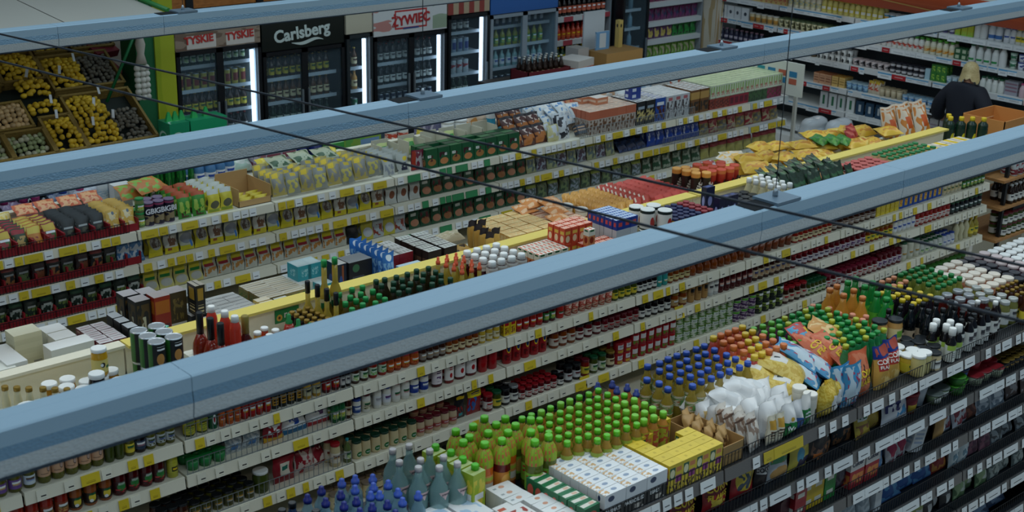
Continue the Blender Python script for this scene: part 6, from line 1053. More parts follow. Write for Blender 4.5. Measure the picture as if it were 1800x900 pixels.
frow(.955, 7.3, 8.7, .125, [sach(0x4a5a54, ('n', .5, .5, .9, .9, 0x8a94a0, 4), ('r', .5, .85, 1, .2, 0x8a9a3a), w=.115, h=.14, t=.05, seed=163), sach(0x3a4a3a, ('n', .5, .5, .9, .9, 0x6a7a54, 4), w=.115, h=.14, t=.05, seed=164)], 'grey green snack pouch on the far third shelf', 'pouch', rows=1)
frow(.955, 8.7, 9.5, .13, [sach(0x2c4a34, ('n', .5, .5, .9, .9, 0x8a9484, 4), w=.12, h=.14, t=.05, seed=165)], 'dark grey green pouch on the far third shelf', 'pouch', rows=1); frow(.955, 9.5, 10.62, .13, [sach(0x9a9454, ('r', .5, .85, 1, .3, 0x8a2430), w=.125, h=.14, t=.05, seed=166)], 'yellow and red noodle pouch on the far third shelf', 'pouch', rows=1)

# --- deck, rear half (mostly bottles and packs)
SD = bottle('detergent_bottle', .19, .05, GL(0xb09ab8, .3), M(0x7a1450, .35), PM(0x8a2a6a, ('n', .5, .5, .8, .8, 0xc8c0cc, 4)), nr=.5, ch=.2, sh=(.6, .78), lz=(.1, .5)); SDK = bottle('detergent_bottle', .2, .055, M(0x0c0f14, .12), lidK, PM(0x14161c, ('n', .5, .5, .5, .5, 0x6a6a74, 5)), nr=.5, ch=.2, sh=(.6, .78)); SDB = bottle('detergent_bottle', .2, .05, GL(0xa0b0c8, .4), M(0x1c3fa0, .35), None, nr=.5, ch=.2, sh=(.6, .78)); SDP = bottle('detergent_bottle', .2, .05, M(0xc8ccd4, .25), M(0xc83a7c, .35), None, nr=.5, ch=.2, sh=(.6, .78)); SDW = bottle('detergent_bottle', .23, .05, M(0xcfd2d2, .3), M(0xc8cccc, .4), PM(0xc8ccd0, ('n', .5, .5, .6, .6, 0x9ab0c0)), nr=.6, ch=.14)
pts(SDK, [(3.0, 8.56), (3.1, 8.53), (3.3, 8.68), (3.36, 8.6), (3.42, 8.66), (3.44, 8.56), (2.93, 8.64)], 'black shampoo bottle on the far deck', 'bottle', 1.42)
pts(SD, [(3.2, 8.68), (3.25, 8.6), (3.3, 8.53), (3.37, 8.5), (3.18, 8.56)], 'clear purple bottle with magenta cap', 'bottle', 1.42)
pts(SDB, [(3.47, 8.74), (3.55, 8.7), (3.6, 8.63), (3.58, 8.55), (3.5, 8.58)], 'clear lotion bottle with blue cap', 'bottle', 1.42); pts(SDP, [(3.66, 8.76), (3.74, 8.72), (3.76, 8.62), (3.7, 8.55), (3.82, 8.66)], 'white lotion bottle with pink cap', 'bottle', 1.42)
pts(SDW, [(2.86, 8.74), (3.02, 8.72), (3.12, 8.7), (3.85, 8.8), (3.95, 8.75), (3.9, 8.66), (4.0, 8.66)], 'white lotion bottle with white cap', 'bottle', 1.42); pts(bottle('detergent_bottle', .24, .045, M(0xcfd2d2, .3), M(0xb84a3c), None, nr=.5), [(2.95, 8.8), (3.92, 8.84), (4.03, 8.82)], 'white bottle with red cap at the back of the far deck', 'bottle', 1.42)
put(carton('soap_box', .13, .08, .16, M(0xbcc0c0), M(0xc8ccca)), 3.98, 8.52, 1.42, 'small white box beside the pink caps', 'box')
GNB = bag('tea_bag', .16, .22, .06, PM(0x1c6a2a, ('n', .5, .5, .9, .9, 0x3a8a2c, 4), ('n', .5, .5, .9, .9, 0x12301a, 5)), 170)
for i in range(11): put(GNB, 4.12 + i * .045, 8.62 + (i % 2) * .03, 1.42, which('dark green foil bag packed in a row', (i, 11, 'c')), 'bag', 'dark green foil bags', rz=1.2)
pts(bottle('milk_bottle', .22, .045, M(0x2a5a94, .25), lidW, PM(0x2a6a9c, ('r', .5, .5, .6, .4, 0xc0ccd4)), nr=.6, ch=.15), [(4.6, 8.7), (4.68, 8.74), (4.75, 8.68), (4.82, 8.74), (4.7, 8.82), (4.6, 8.82)], 'blue bottle with white cap on the far deck', 'bottle', 1.42); pts(bottle('milk_bottle', .22, .042, M(0x4a7aa8, .25), lidR, LWB, nr=.6, ch=.18), [(4.55, 8.62), (4.63, 8.6), (4.71, 8.58), (4.8, 8.6), (4.9, 8.64)], 'blue bottle with red cap on the far deck', 'bottle', 1.42)
pts(bag('tissue_bag', .2, .16, .1, PM(0xb0c8b8, ('n', .5, .5, .9, .9, 0xd0d8d0, 3)), 171), [(4.95, 8.76), (5.05, 8.7), (5.12, 8.8)], 'white and mint tissue bag', 'bag', 1.44, rx=-.8)
grid(carton('soap_box', .13, .09, .1, PM(0xb0a8b8, ('r', .5, .5, .9, .4, 0x8a4a5a)), PM(0xc4c0bc, ('r', .5, .5, .8, .4, 0x6a4a54))), 5.15, 5.42, .135, 8.52, 8.8, .095, 1.42, 'lilac soap box', 'box', stack=2)
pts(bottle('softener_bottle', .24, .055, M(0x1a2564, .25), lidW, PM(0x1a2564, ('n', .5, .4, .6, .6, 0x6aa04a, 4)), nr=.55, ch=.16), [(5.5, 8.6), (5.62, 8.58)], 'navy softener bottle with white cap', 'bottle', 1.42)
put(carton('washing_powder_box', .13, .1, .17, PM(0x2c8a34, ('e', .4, .5, .4, .4, 0x8ab06a)), M(0x7aa87a)), 5.78, 8.56, 1.42, 'small green washing powder box', 'box'); put(carton('washing_powder_box', .36, .14, .22, PM(0x7a9a3a, ('r', .7, .4, .5, .5, 0x6a8ab0), ('n', .3, .5, .5, .8, 0x5a9a44, 3)), M(0xa8bc8a)), 6.06, 8.64, 1.42, 'wide lime washing powder box', 'box')
pts(bottle('softener_bottle', .24, .05, M(0xcfd0cc, .3), lidW, PM(0xb8402c, ('n', .5, .5, .9, .9, 0xd8c8c0, 4)), nr=.6), [(6.42, 8.68), (6.52, 8.66)], 'white and red detergent bottle', 'bottle', 1.42); put(bag('sponge_pack', .14, .1, .07, PM(0xd2bc3a), 172), 6.66, 8.6, 1.45, 'yellow sponge pack on the far deck', 'pack', ry=.4); pts(bottle('spray_bottle', .26, .04, M(0xa8b8c0, .25), lidW, None, nr=.4), [(6.25, 8.82), (6.34, 8.82)], 'pale spray bottle behind the green box', 'bottle', 1.42)
grid(carton('soap_box', .16, .1, .2, PM(0x6a6a8c, ('n', .5, .5, .5, .7, 0xb0b0c4, 3)), M(0x9a98a8)), 6.78, 6.95, .165, 8.55, 8.85, .1, 1.42, 'lavender detergent box', 'box')
pts(tub('bleach_tub', .19, .055, PM(0xd0d2ce, ('r', .5, .4, .4, .5, 0xb8502c)), M(0xd6d8d6)), [(6.88, 8.52), (7.0, 8.5), (6.95, 8.6)], 'white tub with red label and white lid', 'tub', 1.42)
ORP = bag('tissue_bag', .26, .2, .12, PM(0xc88a4a, ('n', .5, .5, .9, .9, 0xd8c0a8, 3)), 173); pts(ORP, [(7.1, 8.68), (7.3, 8.64), (7.25, 8.8)], 'orange tissue bag on the far deck', 'bag', 1.48, rx=-.6)
pts(bottle('cleaner_bottle', .26, .04, M(0x2a8aa8, .25), M(0x1c5aa0), PM(0xc8cccc, ('r', .5, .8, 1, .3, 0xc05a3c)), nr=.5, lz=(.45, .75)), [(7.42, 8.6), (7.52, 8.58)], 'blue cleaner bottle with red collar', 'bottle', 1.42)
for i in range(26):
    c = (0xd0d2d0, 0xc8ccce, 0xd4ccc4)[i % 3]
    put(bag('tissue_bag', .26, .22, .12, PM(c, ('n', .5, .3, .9, .4, (0xb86a54, 0x8aa4b8, 0xc89a74)[i % 3], 4)), 174 + i % 3), 7.62 + (i % 13) * .24, 8.58 + (i // 13) * .2, 1.43 + .03 * (i % 2), which('white wrapped tissue pack at the back of the far deck', (i % 13, 13, 'c'), (i // 13, 2, 'r')), 'pack', 'white wrapped tissue packs', rx=-.3)
pts(bottle('cleaner_bottle', .27, .045, M(0xc4ccd0, .3), M(0x1c2f8a), None, nr=.4, spout=True), [(7.75, 8.5), (7.98, 8.5), (8.06, 8.52)], 'white spray bottle with navy trigger', 'bottle', 1.44); pts(bag('sponge_pack', .14, .12, .07, PM(0xb85038, ('n', .5, .5, .9, .9, 0xc88a5a, 3)), 177), [(8.16, 8.5), (8.3, 8.5), (7.9, 8.46), (9.8, 8.6, 1.66), (9.95, 8.62, 1.66)], 'orange red sponge pack', 'pack', 1.5, rx=-.5)

# ================================================================ dairy wall on the right (faces the aisle ends, front plane x 13.2)
HP = math.pi / 2
DZ = [1.79, 1.53, 1.25, .96, .69, .4]
dw = empty('dairy_cabinet', (13.2, 11.15, 0), -HP); tag(dw, 'long white dairy cabinet with orange canopy on the right', 'cabinet')
LD = 5.4
link('back_panel', MB().box(0, LD, .55, .6, 0, 2.3).mesh('back_panel', M(0x4a545c, .5)), dw); link('base', MB().box(0, LD, -.15, .55, 0, .3).mesh('base', SHWHITE), dw)
link('top_panel', MB().box(0, LD, -.1, .6, 2.26, 2.3).mesh('top_panel', SHWHITE), dw)
cano = link('canopy', MB().sheet(lambda u, v: (u * LD, -.12 - .1 * math.sin(v * 2.2), 1.97 + v * .3), 24, 8).sheet(lambda u, v: (u * LD, -.11 - .1 * math.sin(v * 2.2), 1.97 + v * .3), 24, 8, flip=True).mesh('canopy', PM(0xb04a26, ('r', .5, .93, 1, .14, 0xc8c4b8), ('e', .45, .2, .9, .5, 0xb8522a), ('e', .45, .16, .9, .46, 0xb04a26))), dw)
link('swoosh', MB().sheet(lambda u, v: (.8 + u * 2.6, -.125 - .1 * math.sin((.75 - .6 * u + v * .05) * 2.2), 1.97 + (.75 - .6 * u + v * .05) * .3), 20, 1).mesh('swoosh', M(0xc89a54, .5)), cano)
TW = PM(0xd4dade, ('r', .5, .86, 1, .24, 0x4a94c0), ('h', .5, .4, .6, .3, 0x8a929a, 6)); TRD = PM(0xa8242c, ('h', .5, .5, .6, .2, 0xd8c0c0, 8)); TP = PM(0xd6dadc, ('h', .5, .4, .7, .3, 0x9aa2aa, 6))
for li, z in enumerate(DZ):
    for s_ in range(5):
        sh = link('shelf', MB().box(0, 1.06, 0, .5, -.02, 0).mesh('shelf', SHWHITE), dw, (.02 + s_ * 1.075, 0, z))
        link('price_rail', MB().box(0, 1.06, -.012, 0, -.06, 0).mesh('price_rail', M(0xc4c8ca, .4)), sh)
        rr = random.Random(li * 9 + s_); x = .01
        while x < .95:
            w = rr.choice((.06, .1, .1, .18)); t = rr.random()
            if t > .12: link('price_tag', MB().box(0, w, -.015, -.012, -.058 if t < .85 else -.075, -.006).mesh('price_tag', TRD if t < .26 else TW if (li + s_) % 3 else TP), sh, (x, 0, 0))
            x += w + rr.choice((.003, .003, .02))
def drow(z, ya, yb, pitch, p, label, cat, rows=1, stack=1, first=.02, dy=None):
    n = max(1, round((ya - yb) / pitch)); g = label if n * rows * stack > 1 else None
    for a in range(n):
        for b in range(rows):
            for c in range(stack):
                put(p, 13.2 + first + pitch * .5 + b * (dy or pitch * 1.05), ya - (a + .5) * (ya - yb) / n, z + c * p.h, which(label, (a, n, 'c'), (b, rows, 'r'), (c, stack, 't')), cat, g, rz=-HP + rnd.uniform(-.15, .15))
def yb_(cap, c=0xd4d6d2, label=None, h=.17, r=.036): return bottle('yoghurt_bottle', h, r, M(c, .35), M(cap, .4), label, nr=.62, ch=.14, sh=(.62, .8), seg=10)
S = ' on top dairy shelf'
z = DZ[0]
drow(z, 11.0, 10.5, .075, yb_(0xb8562c, 0xc8a080, PM(0xb86a3a, ('n', .5, .5, .9, .9, 0xd8c8b0, 5))), 'orange yoghurt drink' + S, 'bottle', 1); drow(z, 10.5, 9.98, .075, carton('milk_carton', .07, .07, .17, PM(0xc8b070, ('n', .5, .5, .9, .9, 0xb86a54, 4)), M(0xd0c8b0)), 'peach and yellow milk carton' + S, 'carton', 1)
drow(z, 9.98, 9.5, .075, yb_(0xd0ba1c, 0xd8d4c0, PM(0xd0c48a, ('n', .5, .5, .9, .9, 0x6a9ab8, 5))), 'cream yoghurt drink with yellow cap and blue print' + S, 'bottle', 2); drow(z, 9.5, 8.65, .075, yb_(0xd0ba1c, 0xd0c878, PM(0xc8ba3a, ('r', .5, .5, .3, .6, 0xd8d8d0))), 'yellow yoghurt drink with yellow cap' + S, 'bottle', 2)
drow(z, 8.65, 8.2, .08, tub('yoghurt_tub', .1, .036, PM(0x3a8ab0, ('r', .5, .5, .4, .6, 0xd0a048)), M(0xc8ccd0)), 'blue and orange yoghurt tub' + S, 'tub', 2)
drow(z, 7.92, 7.74, .08, tub('yoghurt_tub', .1, .036, PM(0x5a4a8a, ('r', .5, .5, .4, .6, 0xc8c4d0)), M(0xb8b4c4)), 'violet yoghurt tub' + S, 'tub', 1); drow(z, 7.74, 7.52, .07, carton('milk_carton', .065, .06, .16, PM(0xa8b02c, ('r', .5, .15, .9, .3, 0x8ab84a), ('s', .5, .5, .9, .8, 0xb8b83a, 3)), M(0xb8bc4a)), 'lime green milk carton' + S, 'carton', 2)
drow(z, 7.52, 7.38, .085, bottle('milk_bottle', .2, .042, M(0xd4d6d4, .35), lidW, None, nr=.5, seg=10), 'tall plain white milk bottle' + S, 'bottle', 2); drow(z, 7.36, 7.2, .085, bottle('milk_bottle', .19, .04, M(0xd0d4d8, .35), lidN, PM(0xd0d4d8, ('r', .5, .5, .4, .8, 0x3a6aa8)), nr=.55, seg=10, lz=(.1, .35)), 'white milk bottle with navy cap' + S, 'bottle', 2); drow(z, 7.18, 7.04, .075, yb_(0x2a56a8, 0xd4d8dc, LWB), 'white kefir bottle with blue cap' + S, 'bottle', 2); drow(z, 7.04, 6.86, .07, yb_(0xc8bc1c, 0xd0d0c4, LYEL), 'white kefir bottle with yellow cap' + S, 'bottle', 2); drow(z, 6.86, 6.3, .075, yb_(0x4a3a7a, 0xd2d2d6, LPUR), 'white kefir bottle with violet cap' + S, 'bottle', 1)
S = ' on second dairy shelf'; z = DZ[1]
drow(z, 11.0, 10.55, .11, carton('milk_carton', .1, .08, .15, PM(0xc8ccd0, ('e', .5, .5, .4, .3, 0x3a4450)), M(0xd2d6d8)), 'white milk carton with grey crest' + S, 'carton', 1); drow(z, 10.55, 10.1, .09, tub('yoghurt_tub', .11, .04, PM(0xc8b890, ('r', .5, .4, .4, .5, 0xb8863a)), M(0xc8c8c0)), 'tan custard tub' + S, 'tub', 1); drow(z, 10.1, 9.3, .08, tub('yoghurt_tub', .11, .036, PM(0xc8c29a, ('n', .5, .5, .9, .9, 0x5a5a3a, 5)), M(0x5a6a4a)), 'mottled yoghurt tub with green lid' + S, 'tub', 2)
drow(z, 9.0, 8.5, .075, yb_(0xb8c0c4, 0xd4d0cc, PM(0xd0c8c4, ('n', .5, .5, .6, .6, 0xb05a54, 4))), 'white yoghurt drink with rose print' + S, 'bottle', 2); drow(z, 8.5, 8.1, .072, yb_(0x4a9a3a, 0xd6d6d0, PM(0xd2d0ca, ('n', .5, .5, .6, .7, 0xb84a3a, 4))), 'white yoghurt drink with green cap and red print' + S, 'bottle', 2); drow(z, 8.1, 7.72, .072, yb_(0x5aa83a, 0xd2ceb8, PM(0xd0c49a, ('n', .5, .4, .6, .7, 0xc8862a, 4))), 'white yoghurt drink with green cap and orange print' + S, 'bottle', 2)
drow(z, 7.72, 7.56, .08, carton('butter_pack', .075, .05, .06, PM(0x2c5a3a, ('r', .5, .5, .6, .6, 0xb0bca0)), M(0x3a6a48)), 'small dark green cheese pack' + S, 'pack', 2, stack=2); drow(z, 7.56, 7.2, .085, bottle('milk_bottle', .19, .041, M(0xd4d8d6, .35), M(0x14603c, .4), PM(0xd4d8d6, ('r', .5, .4, .3, .6, 0x2c8a4a)), nr=.58, seg=10, lz=(.1, .3)), 'white milk bottle with green cap' + S, 'bottle', 2); drow(z, 7.2, 7.12, .085, bottle('milk_bottle', .22, .042, M(0xd6d8d8, .35), lidW, None, nr=.5, seg=10), 'tallest white milk bottle' + S, 'bottle', 1)
drow(z, 7.1, 6.98, .08, tub('yoghurt_tub', .085, .037, PM(0xb8c8bc, ('n', .5, .5, .6, .6, 0x2c6a4a, 4)), M(0x8aa898)), 'mint yoghurt tub' + S, 'tub', 1, stack=2); drow(z, 6.98, 6.84, .08, tub('yoghurt_tub', .085, .037, PM(0xc8ccd8, ('n', .5, .5, .6, .6, 0x2a3a7a, 4)), M(0x3a4a8a)), 'white yoghurt tub with navy print' + S, 'tub', 1, stack=2); drow(z, 6.84, 6.3, .08, tub('yoghurt_tub', .085, .037, PM(0xccccc4, ('n', .5, .5, .6, .6, 0x4a4a2a, 4)), M(0xc8ccca)), 'white yoghurt tub with olive print' + S, 'tub', 1, stack=2)
S = ' on third dairy shelf'; z = DZ[2]
drow(z, 11.0, 10.3, .08, bottle('yoghurt_bottle', .15, .034, M(0x2a2c44, .3), M(0x8a6a7a, .4), PM(0x3a3c5a, ('r', .5, .5, .3, .6, 0xb0a8b4)), nr=.6, seg=10), 'dark violet drink bottle' + S, 'bottle', 1); drow(z, 9.72, 9.5, .09, tub('yoghurt_tub', .1, .04, M(0x6a5230), M(0x8a744a)), 'brown pudding tub' + S, 'tub', 2)
BWT = tub('yoghurt_tub', .075, .036, PM(0xd0d2d0, ('e', .5, .4, .14, .7, 0x14181c)), M(0xd2d4d4)); drow(z, 9.5, 9.0, .078, BWT, 'white cottage cheese tub with black spot' + S, 'tub', 2, stack=2); drow(z, 9.0, 8.5, .078, tub('yoghurt_tub', .075, .036, PM(0xc0b4b4, ('n', .5, .5, .8, .8, 0x1c1a20, 4)), M(0xc8b8b8)), 'pinkish cottage cheese tub' + S, 'tub', 2, stack=1); drow(z, 8.5, 8.05, .08, tub('yoghurt_tub', .06, .036, PM(0x1c1e24, ('r', .5, .5, .5, .5, 0xb8b4b8)), M(0x2a2a34)), 'black and white cheese tub' + S, 'tub', 2, stack=2)
drow(z, 8.05, 7.96, .07, carton('butter_pack', .06, .05, .12, PM(0xa0c0cc), M(0xb0ccd4)), 'pale blue cheese pack' + S, 'pack', 1); drow(z, 7.96, 7.78, .07, carton('butter_pack', .065, .05, .09, PM(0x3a7a34, ('n', .5, .5, .6, .6, 0x9ac04a, 4)), M(0x4a8a3a)), 'bright green cheese pack' + S, 'pack', 2, stack=2); drow(z, 7.78, 7.5, .07, tub('yoghurt_tub', .08, .032, PM(0xb0c4cc, ('n', .5, .5, .6, .6, 0x6a94a8, 4)), M(0xb8c8cc)), 'ice blue yoghurt tub' + S, 'tub', 2)
drow(z, 7.38, 7.1, .078, bottle('milk_bottle', .15, .036, M(0xd2d6d2, .35), M(0x1c5a3c, .4), None, nr=.6, seg=10), 'short white milk bottle with green cap' + S, 'bottle', 2); drow(z, 7.1, 6.94, .16, carton('milk_pack', .15, .09, .15, PM(0x9a9ca8, ('h', .5, .5, .9, .7, 0x8a6a7a, 4)), M(0xa8aab4)), 'shrink wrapped grey milk pack' + S, 'pack', 1); drow(z, 6.94, 6.84, .08, bottle('milk_bottle', .15, .036, M(0xc0a8b0, .35), M(0xb84a7a, .4), None, nr=.6, seg=10), 'strawberry milk bottle with pink cap' + S, 'bottle', 1); drow(z, 6.84, 6.3, .08, yb_(0xb8c02c, 0xc8ccb0, LYEL, h=.15), 'yellow green yoghurt bottle' + S, 'bottle', 1)
S = ' on fourth dairy shelf'; z = DZ[3]
drow(z, 10.9, 9.9, .12, carton('butter_pack', .11, .07, .07, PM(0xb0b4b8, ('h', .5, .5, .9, .6, 0x8a8e94, 4)), M(0xc0c4c8)), 'grey white margarine pack' + S, 'pack', 2, stack=2); drow(z, 9.5, 9.25, .085, carton('milk_carton', .08, .07, .12, PM(0xc89a7a, ('h', .5, .5, .8, .6, 0x8a5a44, 4)), M(0xb86a3a)), 'salmon dessert carton' + S, 'carton', 2); drow(z, 9.25, 9.05, .085, carton('milk_carton', .08, .07, .12, PM(0xcfae6a, ('h', .5, .5, .8, .6, 0x9a7a44, 4)), M(0xc88a2c)), 'yellow dessert carton' + S, 'carton', 2)
drow(z, 9.05, 8.75, .085, tub('yoghurt_tub', .09, .038, PM(0x8ab0c4, ('n', .5, .5, .8, .8, 0x3a6aa0, 4)), M(0x9ab4c0)), 'sky blue quark tub' + S, 'tub', 2); drow(z, 8.75, 8.6, .08, bag('cheese_bag', .09, .15, .05, PM(0xc8bca8, ('n', .5, .6, .8, .6, 0xb8503a, 4), ('r', .5, .9, .8, .2, 0xc8a82c)), 200), 'upright cheese bag with red and yellow print' + S, 'bag', 2); drow(z, 8.6, 8.3, .08, tub('yoghurt_tub', .1, .036, M(0xc0b294), M(0xb8a888)), 'beige cream tub' + S, 'tub', 2); drow(z, 8.3, 7.9, .085, tub('yoghurt_tub', .07, .038, PM(0xb0c0cc, ('n', .5, .5, .8, .6, 0x3a7ab0, 4)), M(0x8ab0c8)), 'white and blue quark tub' + S, 'tub', 2); drow(z, 7.9, 7.3, .085, tub('yoghurt_tub', .09, .038, PM(0xc8ccd0, ('n', .5, .5, .6, .5, 0x6a6aa0, 4)), M(0xd0d4d4)), 'white quark tub with lilac print' + S, 'tub', 2); drow(z, 7.1, 6.4, .09, tub('yoghurt_tub', .09, .038, M(0xb8bcbc), M(0xc8cccc)), 'plain white quark tub' + S, 'tub', 1)
S = ' on fifth dairy shelf'; z = DZ[4]
drow(z, 9.4, 8.9, .12, carton('milk_carton', .1, .08, .18, PM(0xc4c8ca, ('r', .5, .5, .3, .6, 0x2a6a4a)), M(0xccd0d0)), 'tall white milk carton with green stripe' + S, 'carton', 2); drow(z, 8.9, 8.5, .12, carton('milk_carton', .1, .08, .16, PM(0x1c3f5a, ('r', .5, .5, .3, .5, 0xb0b8bc)), M(0x2a4a64)), 'navy milk carton' + S, 'carton', 2); drow(z, 8.4, 7.2, .12, carton('milk_carton', .1, .08, .14, PM(0xa8a4a4, ('h', .5, .5, .8, .5, 0x8a7a84, 4)), M(0xb4b0b0)), 'grey milk carton' + S, 'carton', 2)

# ---------------------------------------------------------------- shopper at the dairy cabinet, seen from behind
def skin(name, verts, edges, radii, mat, parent=None, loc=None, rz=0, root=0, sub=2):
    me = bpy.data.meshes.new(name); me.from_pydata(verts, edges, []); me.materials.append(mat)
    o = bpy.data.objects.new(name, me); COL.objects.link(o)
    if parent: o.parent = parent
    if loc: o.location = loc
    o.rotation_euler = (0, 0, rz)
    md = o.modifiers.new('skin', 'SKIN'); md.use_smooth_shade = True
    sv = me.skin_vertices[0].data
    for i, r in enumerate(radii): sv[i].radius = r if isinstance(r, tuple) else (r, r)
    sv[root].use_root = True
    ms = o.modifiers.new('sub', 'SUBSURF'); ms.levels = sub; ms.render_levels = sub
    return o
V, E_, R_ = [], [], []
def chain(start, pts_):
    k = start
    for p, r in pts_:
        V.append(p); R_.append(r)
        if k is not None: E_.append((k, len(V) - 1))
        k = len(V) - 1
    return k
pel = chain(None, [((0, 0, .95), (.15, .11))]); 
chest = chain(pel, [((0, .02, 1.12), (.13, .1)), ((0, .03, 1.27), (.15, .11))])
nk = chain(chest, [((0, .03, 1.40), (.07, .07)), ((0, .05, 1.455), (.05, .05)), ((0, .07, 1.51), (.055, .064)), ((0, .08, 1.57), (.066, .076)), ((0, .075, 1.62), (.05, .058))])
chain(nk - 1, [((0, .148, 1.56), .015), ((0, .165, 1.548), .009)])
for s_ in (-1, 1):
    w_ = chain(chest, [((s_ * .15, .03, 1.345), .06), ((s_ * .235, .0, 1.2), .047), ((s_ * .275, .03, 1.06), .04), ((s_ * .245, .17, 1.0), .032), ((s_ * .22, .27, .97), .026), ((s_ * .212, .32, .965), (.036, .018))])
    for f, (dx, ln) in enumerate(((-.03, .06), (-.01, .075), (.01, .07), (.028, .055))):
        chain(w_, [((s_ * .212 + dx, .355, .962), .009), ((s_ * .212 + dx * 1.1, .355 + ln * .6, .95), .008), ((s_ * .212 + dx * 1.1, .355 + ln, .93), .007)])
    chain(w_ - 1, [((s_ * .18, .3, .955), .01), ((s_ * .165, .335, .945), .009)])
    chain(pel, [((s_ * .09, 0, .85), (.09, .1)), ((s_ * .1, .02, .5), (.058, .06)), ((s_ * .105, -.01, .27), .05), ((s_ * .105, 0, .08), .036), ((s_ * .115, .12, .04), (.04, .025))])
per = skin('person', V, E_, R_, M(0xc08a6c, .5), None, (12.52, 7.13, 0), -HP)
tag(per, 'person in a dark navy top with blond hair, back turned, at the dairy cabinet', 'person')
V, E_, R_ = [], [], []
pel = chain(None, [((0, 0, .88), (.19, .15))]); chest = chain(pel, [((0, .01, 1.0), (.19, .145)), ((0, .015, 1.15), (.185, .135)), ((0, .02, 1.29), (.18, .125))]); chain(chest, [((0, .03, 1.42), (.11, .095)), ((0, .045, 1.46), (.068, .066))])
for s_ in (-1, 1): chain(chest, [((s_ * .17, .02, 1.365), (.1, .095)), ((s_ * .26, -.005, 1.23), .092), ((s_ * .3, .03, 1.08), .082), ((s_ * .27, .1, 1.03), .06)])
skin('shirt', V, E_, R_, M(0x0b1120, .8, var=.1, bump=.4, bscale=9), per)
V, E_, R_ = [], [], []
pel = chain(None, [((0, 0, .93), (.175, .13))])
for s_ in (-1, 1): chain(pel, [((s_ * .1, 0, .82), (.1, .115)), ((s_ * .105, .02, .5), (.075, .08)), ((s_ * .108, 0, .12), (.065, .07))])
skin('trousers', V, E_, R_, M(0x10151f, .8), per)
def hair_fn(u, v):
    a = 2 * math.pi * u; b = v
    r = .08 if b < .55 else .08 + .02 * (b - .55) / .45
    if b < .45: ph = b / .45 * math.pi / 2; rr, zz = r * math.sin(ph), 1.61 + .085 * math.cos(ph)
    else: rr, zz = r * (1 + .05 * math.sin(5 * a + 1) + .03 * math.sin(17 * a)), 1.61 - (b - .45) / .55 * (.1 + .025 * math.sin(3 * a + 2))
    front = max(0., math.sin(a)); k = 1 - .25 * front * (b > .45)
    return (rr * math.cos(a) * 1.0, .07 + rr * math.sin(a) * 1.12 * k, zz + .03 * front * (b > .45) + .014 * math.sin(11 * a) * (b > .9))
hm = MB().sheet(hair_fn, 32, 12, flip=True).mesh('hair', PM(0xc2ae7c, ('n', .5, .5, 1, 1, 0xa8925c, 22), ('s', .5, .5, 1, 1, 0xcbb988, 46)))
link('hair', hm, per, (0, 0, -.025))
for s_ in (-1, 1): link('shoe', MB().lathe([(.045, 0), (.05, .03), (.035, .07)], 10, sy=2).mesh('shoe', M(0x14161a)), per, (s_ * .112, .05, 0))

# ---------------------------------------------------------------- between the runs and the dairy cabinet
wp = link('white_post', MB().box(-.016, .016, -.016, .016, 0, 1.62).mesh('white_post', M(0xccccc2, .4))); wp.location = (11.0, 8.09, 0); tag(wp, 'thin white post at the end of the far run', 'post')
pal = link('pallet_stand', MB().box(-.35, .35, -.3, .3, .5, .54).box(-.33, -.28, -.28, .28, 0, .5).box(.28, .33, -.28, .28, 0, .5).mesh('pallet_stand', M(0x8a8478, .6)), None, (11.55, 7.9, 0)); tag(pal, 'low stand carrying water packs beyond the far run', 'stand')
BIG = bottle('water_canister', .36, .09, GL(0x9ab4ba, .5), M(0xc8a83a, .4), None, nr=.3, ch=.07, sh=(.6, .85)); BIG2 = bottle('water_canister', .36, .09, GL(0x9ab4ba, .5), M(0xa8c0c8, .4), None, nr=.3, ch=.07, sh=(.6, .85))
pts(BIG, [(11.42, 7.86)], 'large clear water canister with yellow cap', 'bottle', .54); pts(BIG2, [(11.42, 8.06), (11.61, 7.96), (11.6, 7.76), (11.42, 7.68)], 'large clear water canister with pale cap', 'bottle', .54)
pts(lumpy('carrier_bag', .2, .16, .085, GL(0xd4dade, .35), 210, .3, 16, 12), [(11.34, 8.08, .98), (11.52, 7.9, .97)], 'white plastic carrier bag heaped on the canisters', 'bag', rz=.4)
put(bag('napkin_pack', .22, .1, .1, PM(0xa02430, ('r', .3, .5, .4, .9, 0x2c5a84), ('r', .62, .5, .2, .9, 0xb8c0c4)), 211), 11.2, 7.98, .86, 'red white and blue napkin pack by the post', 'pack', rz=.3)
# promotional stand seen over the yellow bags
ps = link('pallet_stand', MB().box(-.75, .75, -.3, .3, .42, .46).box(-.73, -.68, -.28, .28, 0, .42).box(.68, .73, -.28, .28, 0, .42).mesh('pallet_stand', M(0x8a8478, .6)), None, (12.0, 7.6, 0), (0, 0, -HP)); ps.location = (12.1, 7.55, 0); tag(ps, 'low stand of mixed packs in front of the dairy cabinet', 'stand')
put(carton('detergent_carton', .2, .26, .3, PM(0xb4babc, ('r', .5, .12, 1, .24, 0xa02c30)), M(0xc4c8c8)), 12.02, 7.95, .46, 'white carton with red foot on the low stand', 'box', rz=-HP); put(carton('detergent_carton', .24, .2, .18, PM(0xc0c4c4, ('e', .5, .5, .3, .4, 0x8a7a4a)), M(0xccd0d0)), 12.05, 7.68, .46, 'white carton with round tan logo on the low stand', 'box', rz=-HP); put(carton('detergent_carton', .1, .1, .1, PM(0xb89a4a), M(0xc8a85a)), 12.05, 7.62, .64, 'small tan carton on the white carton', 'box')
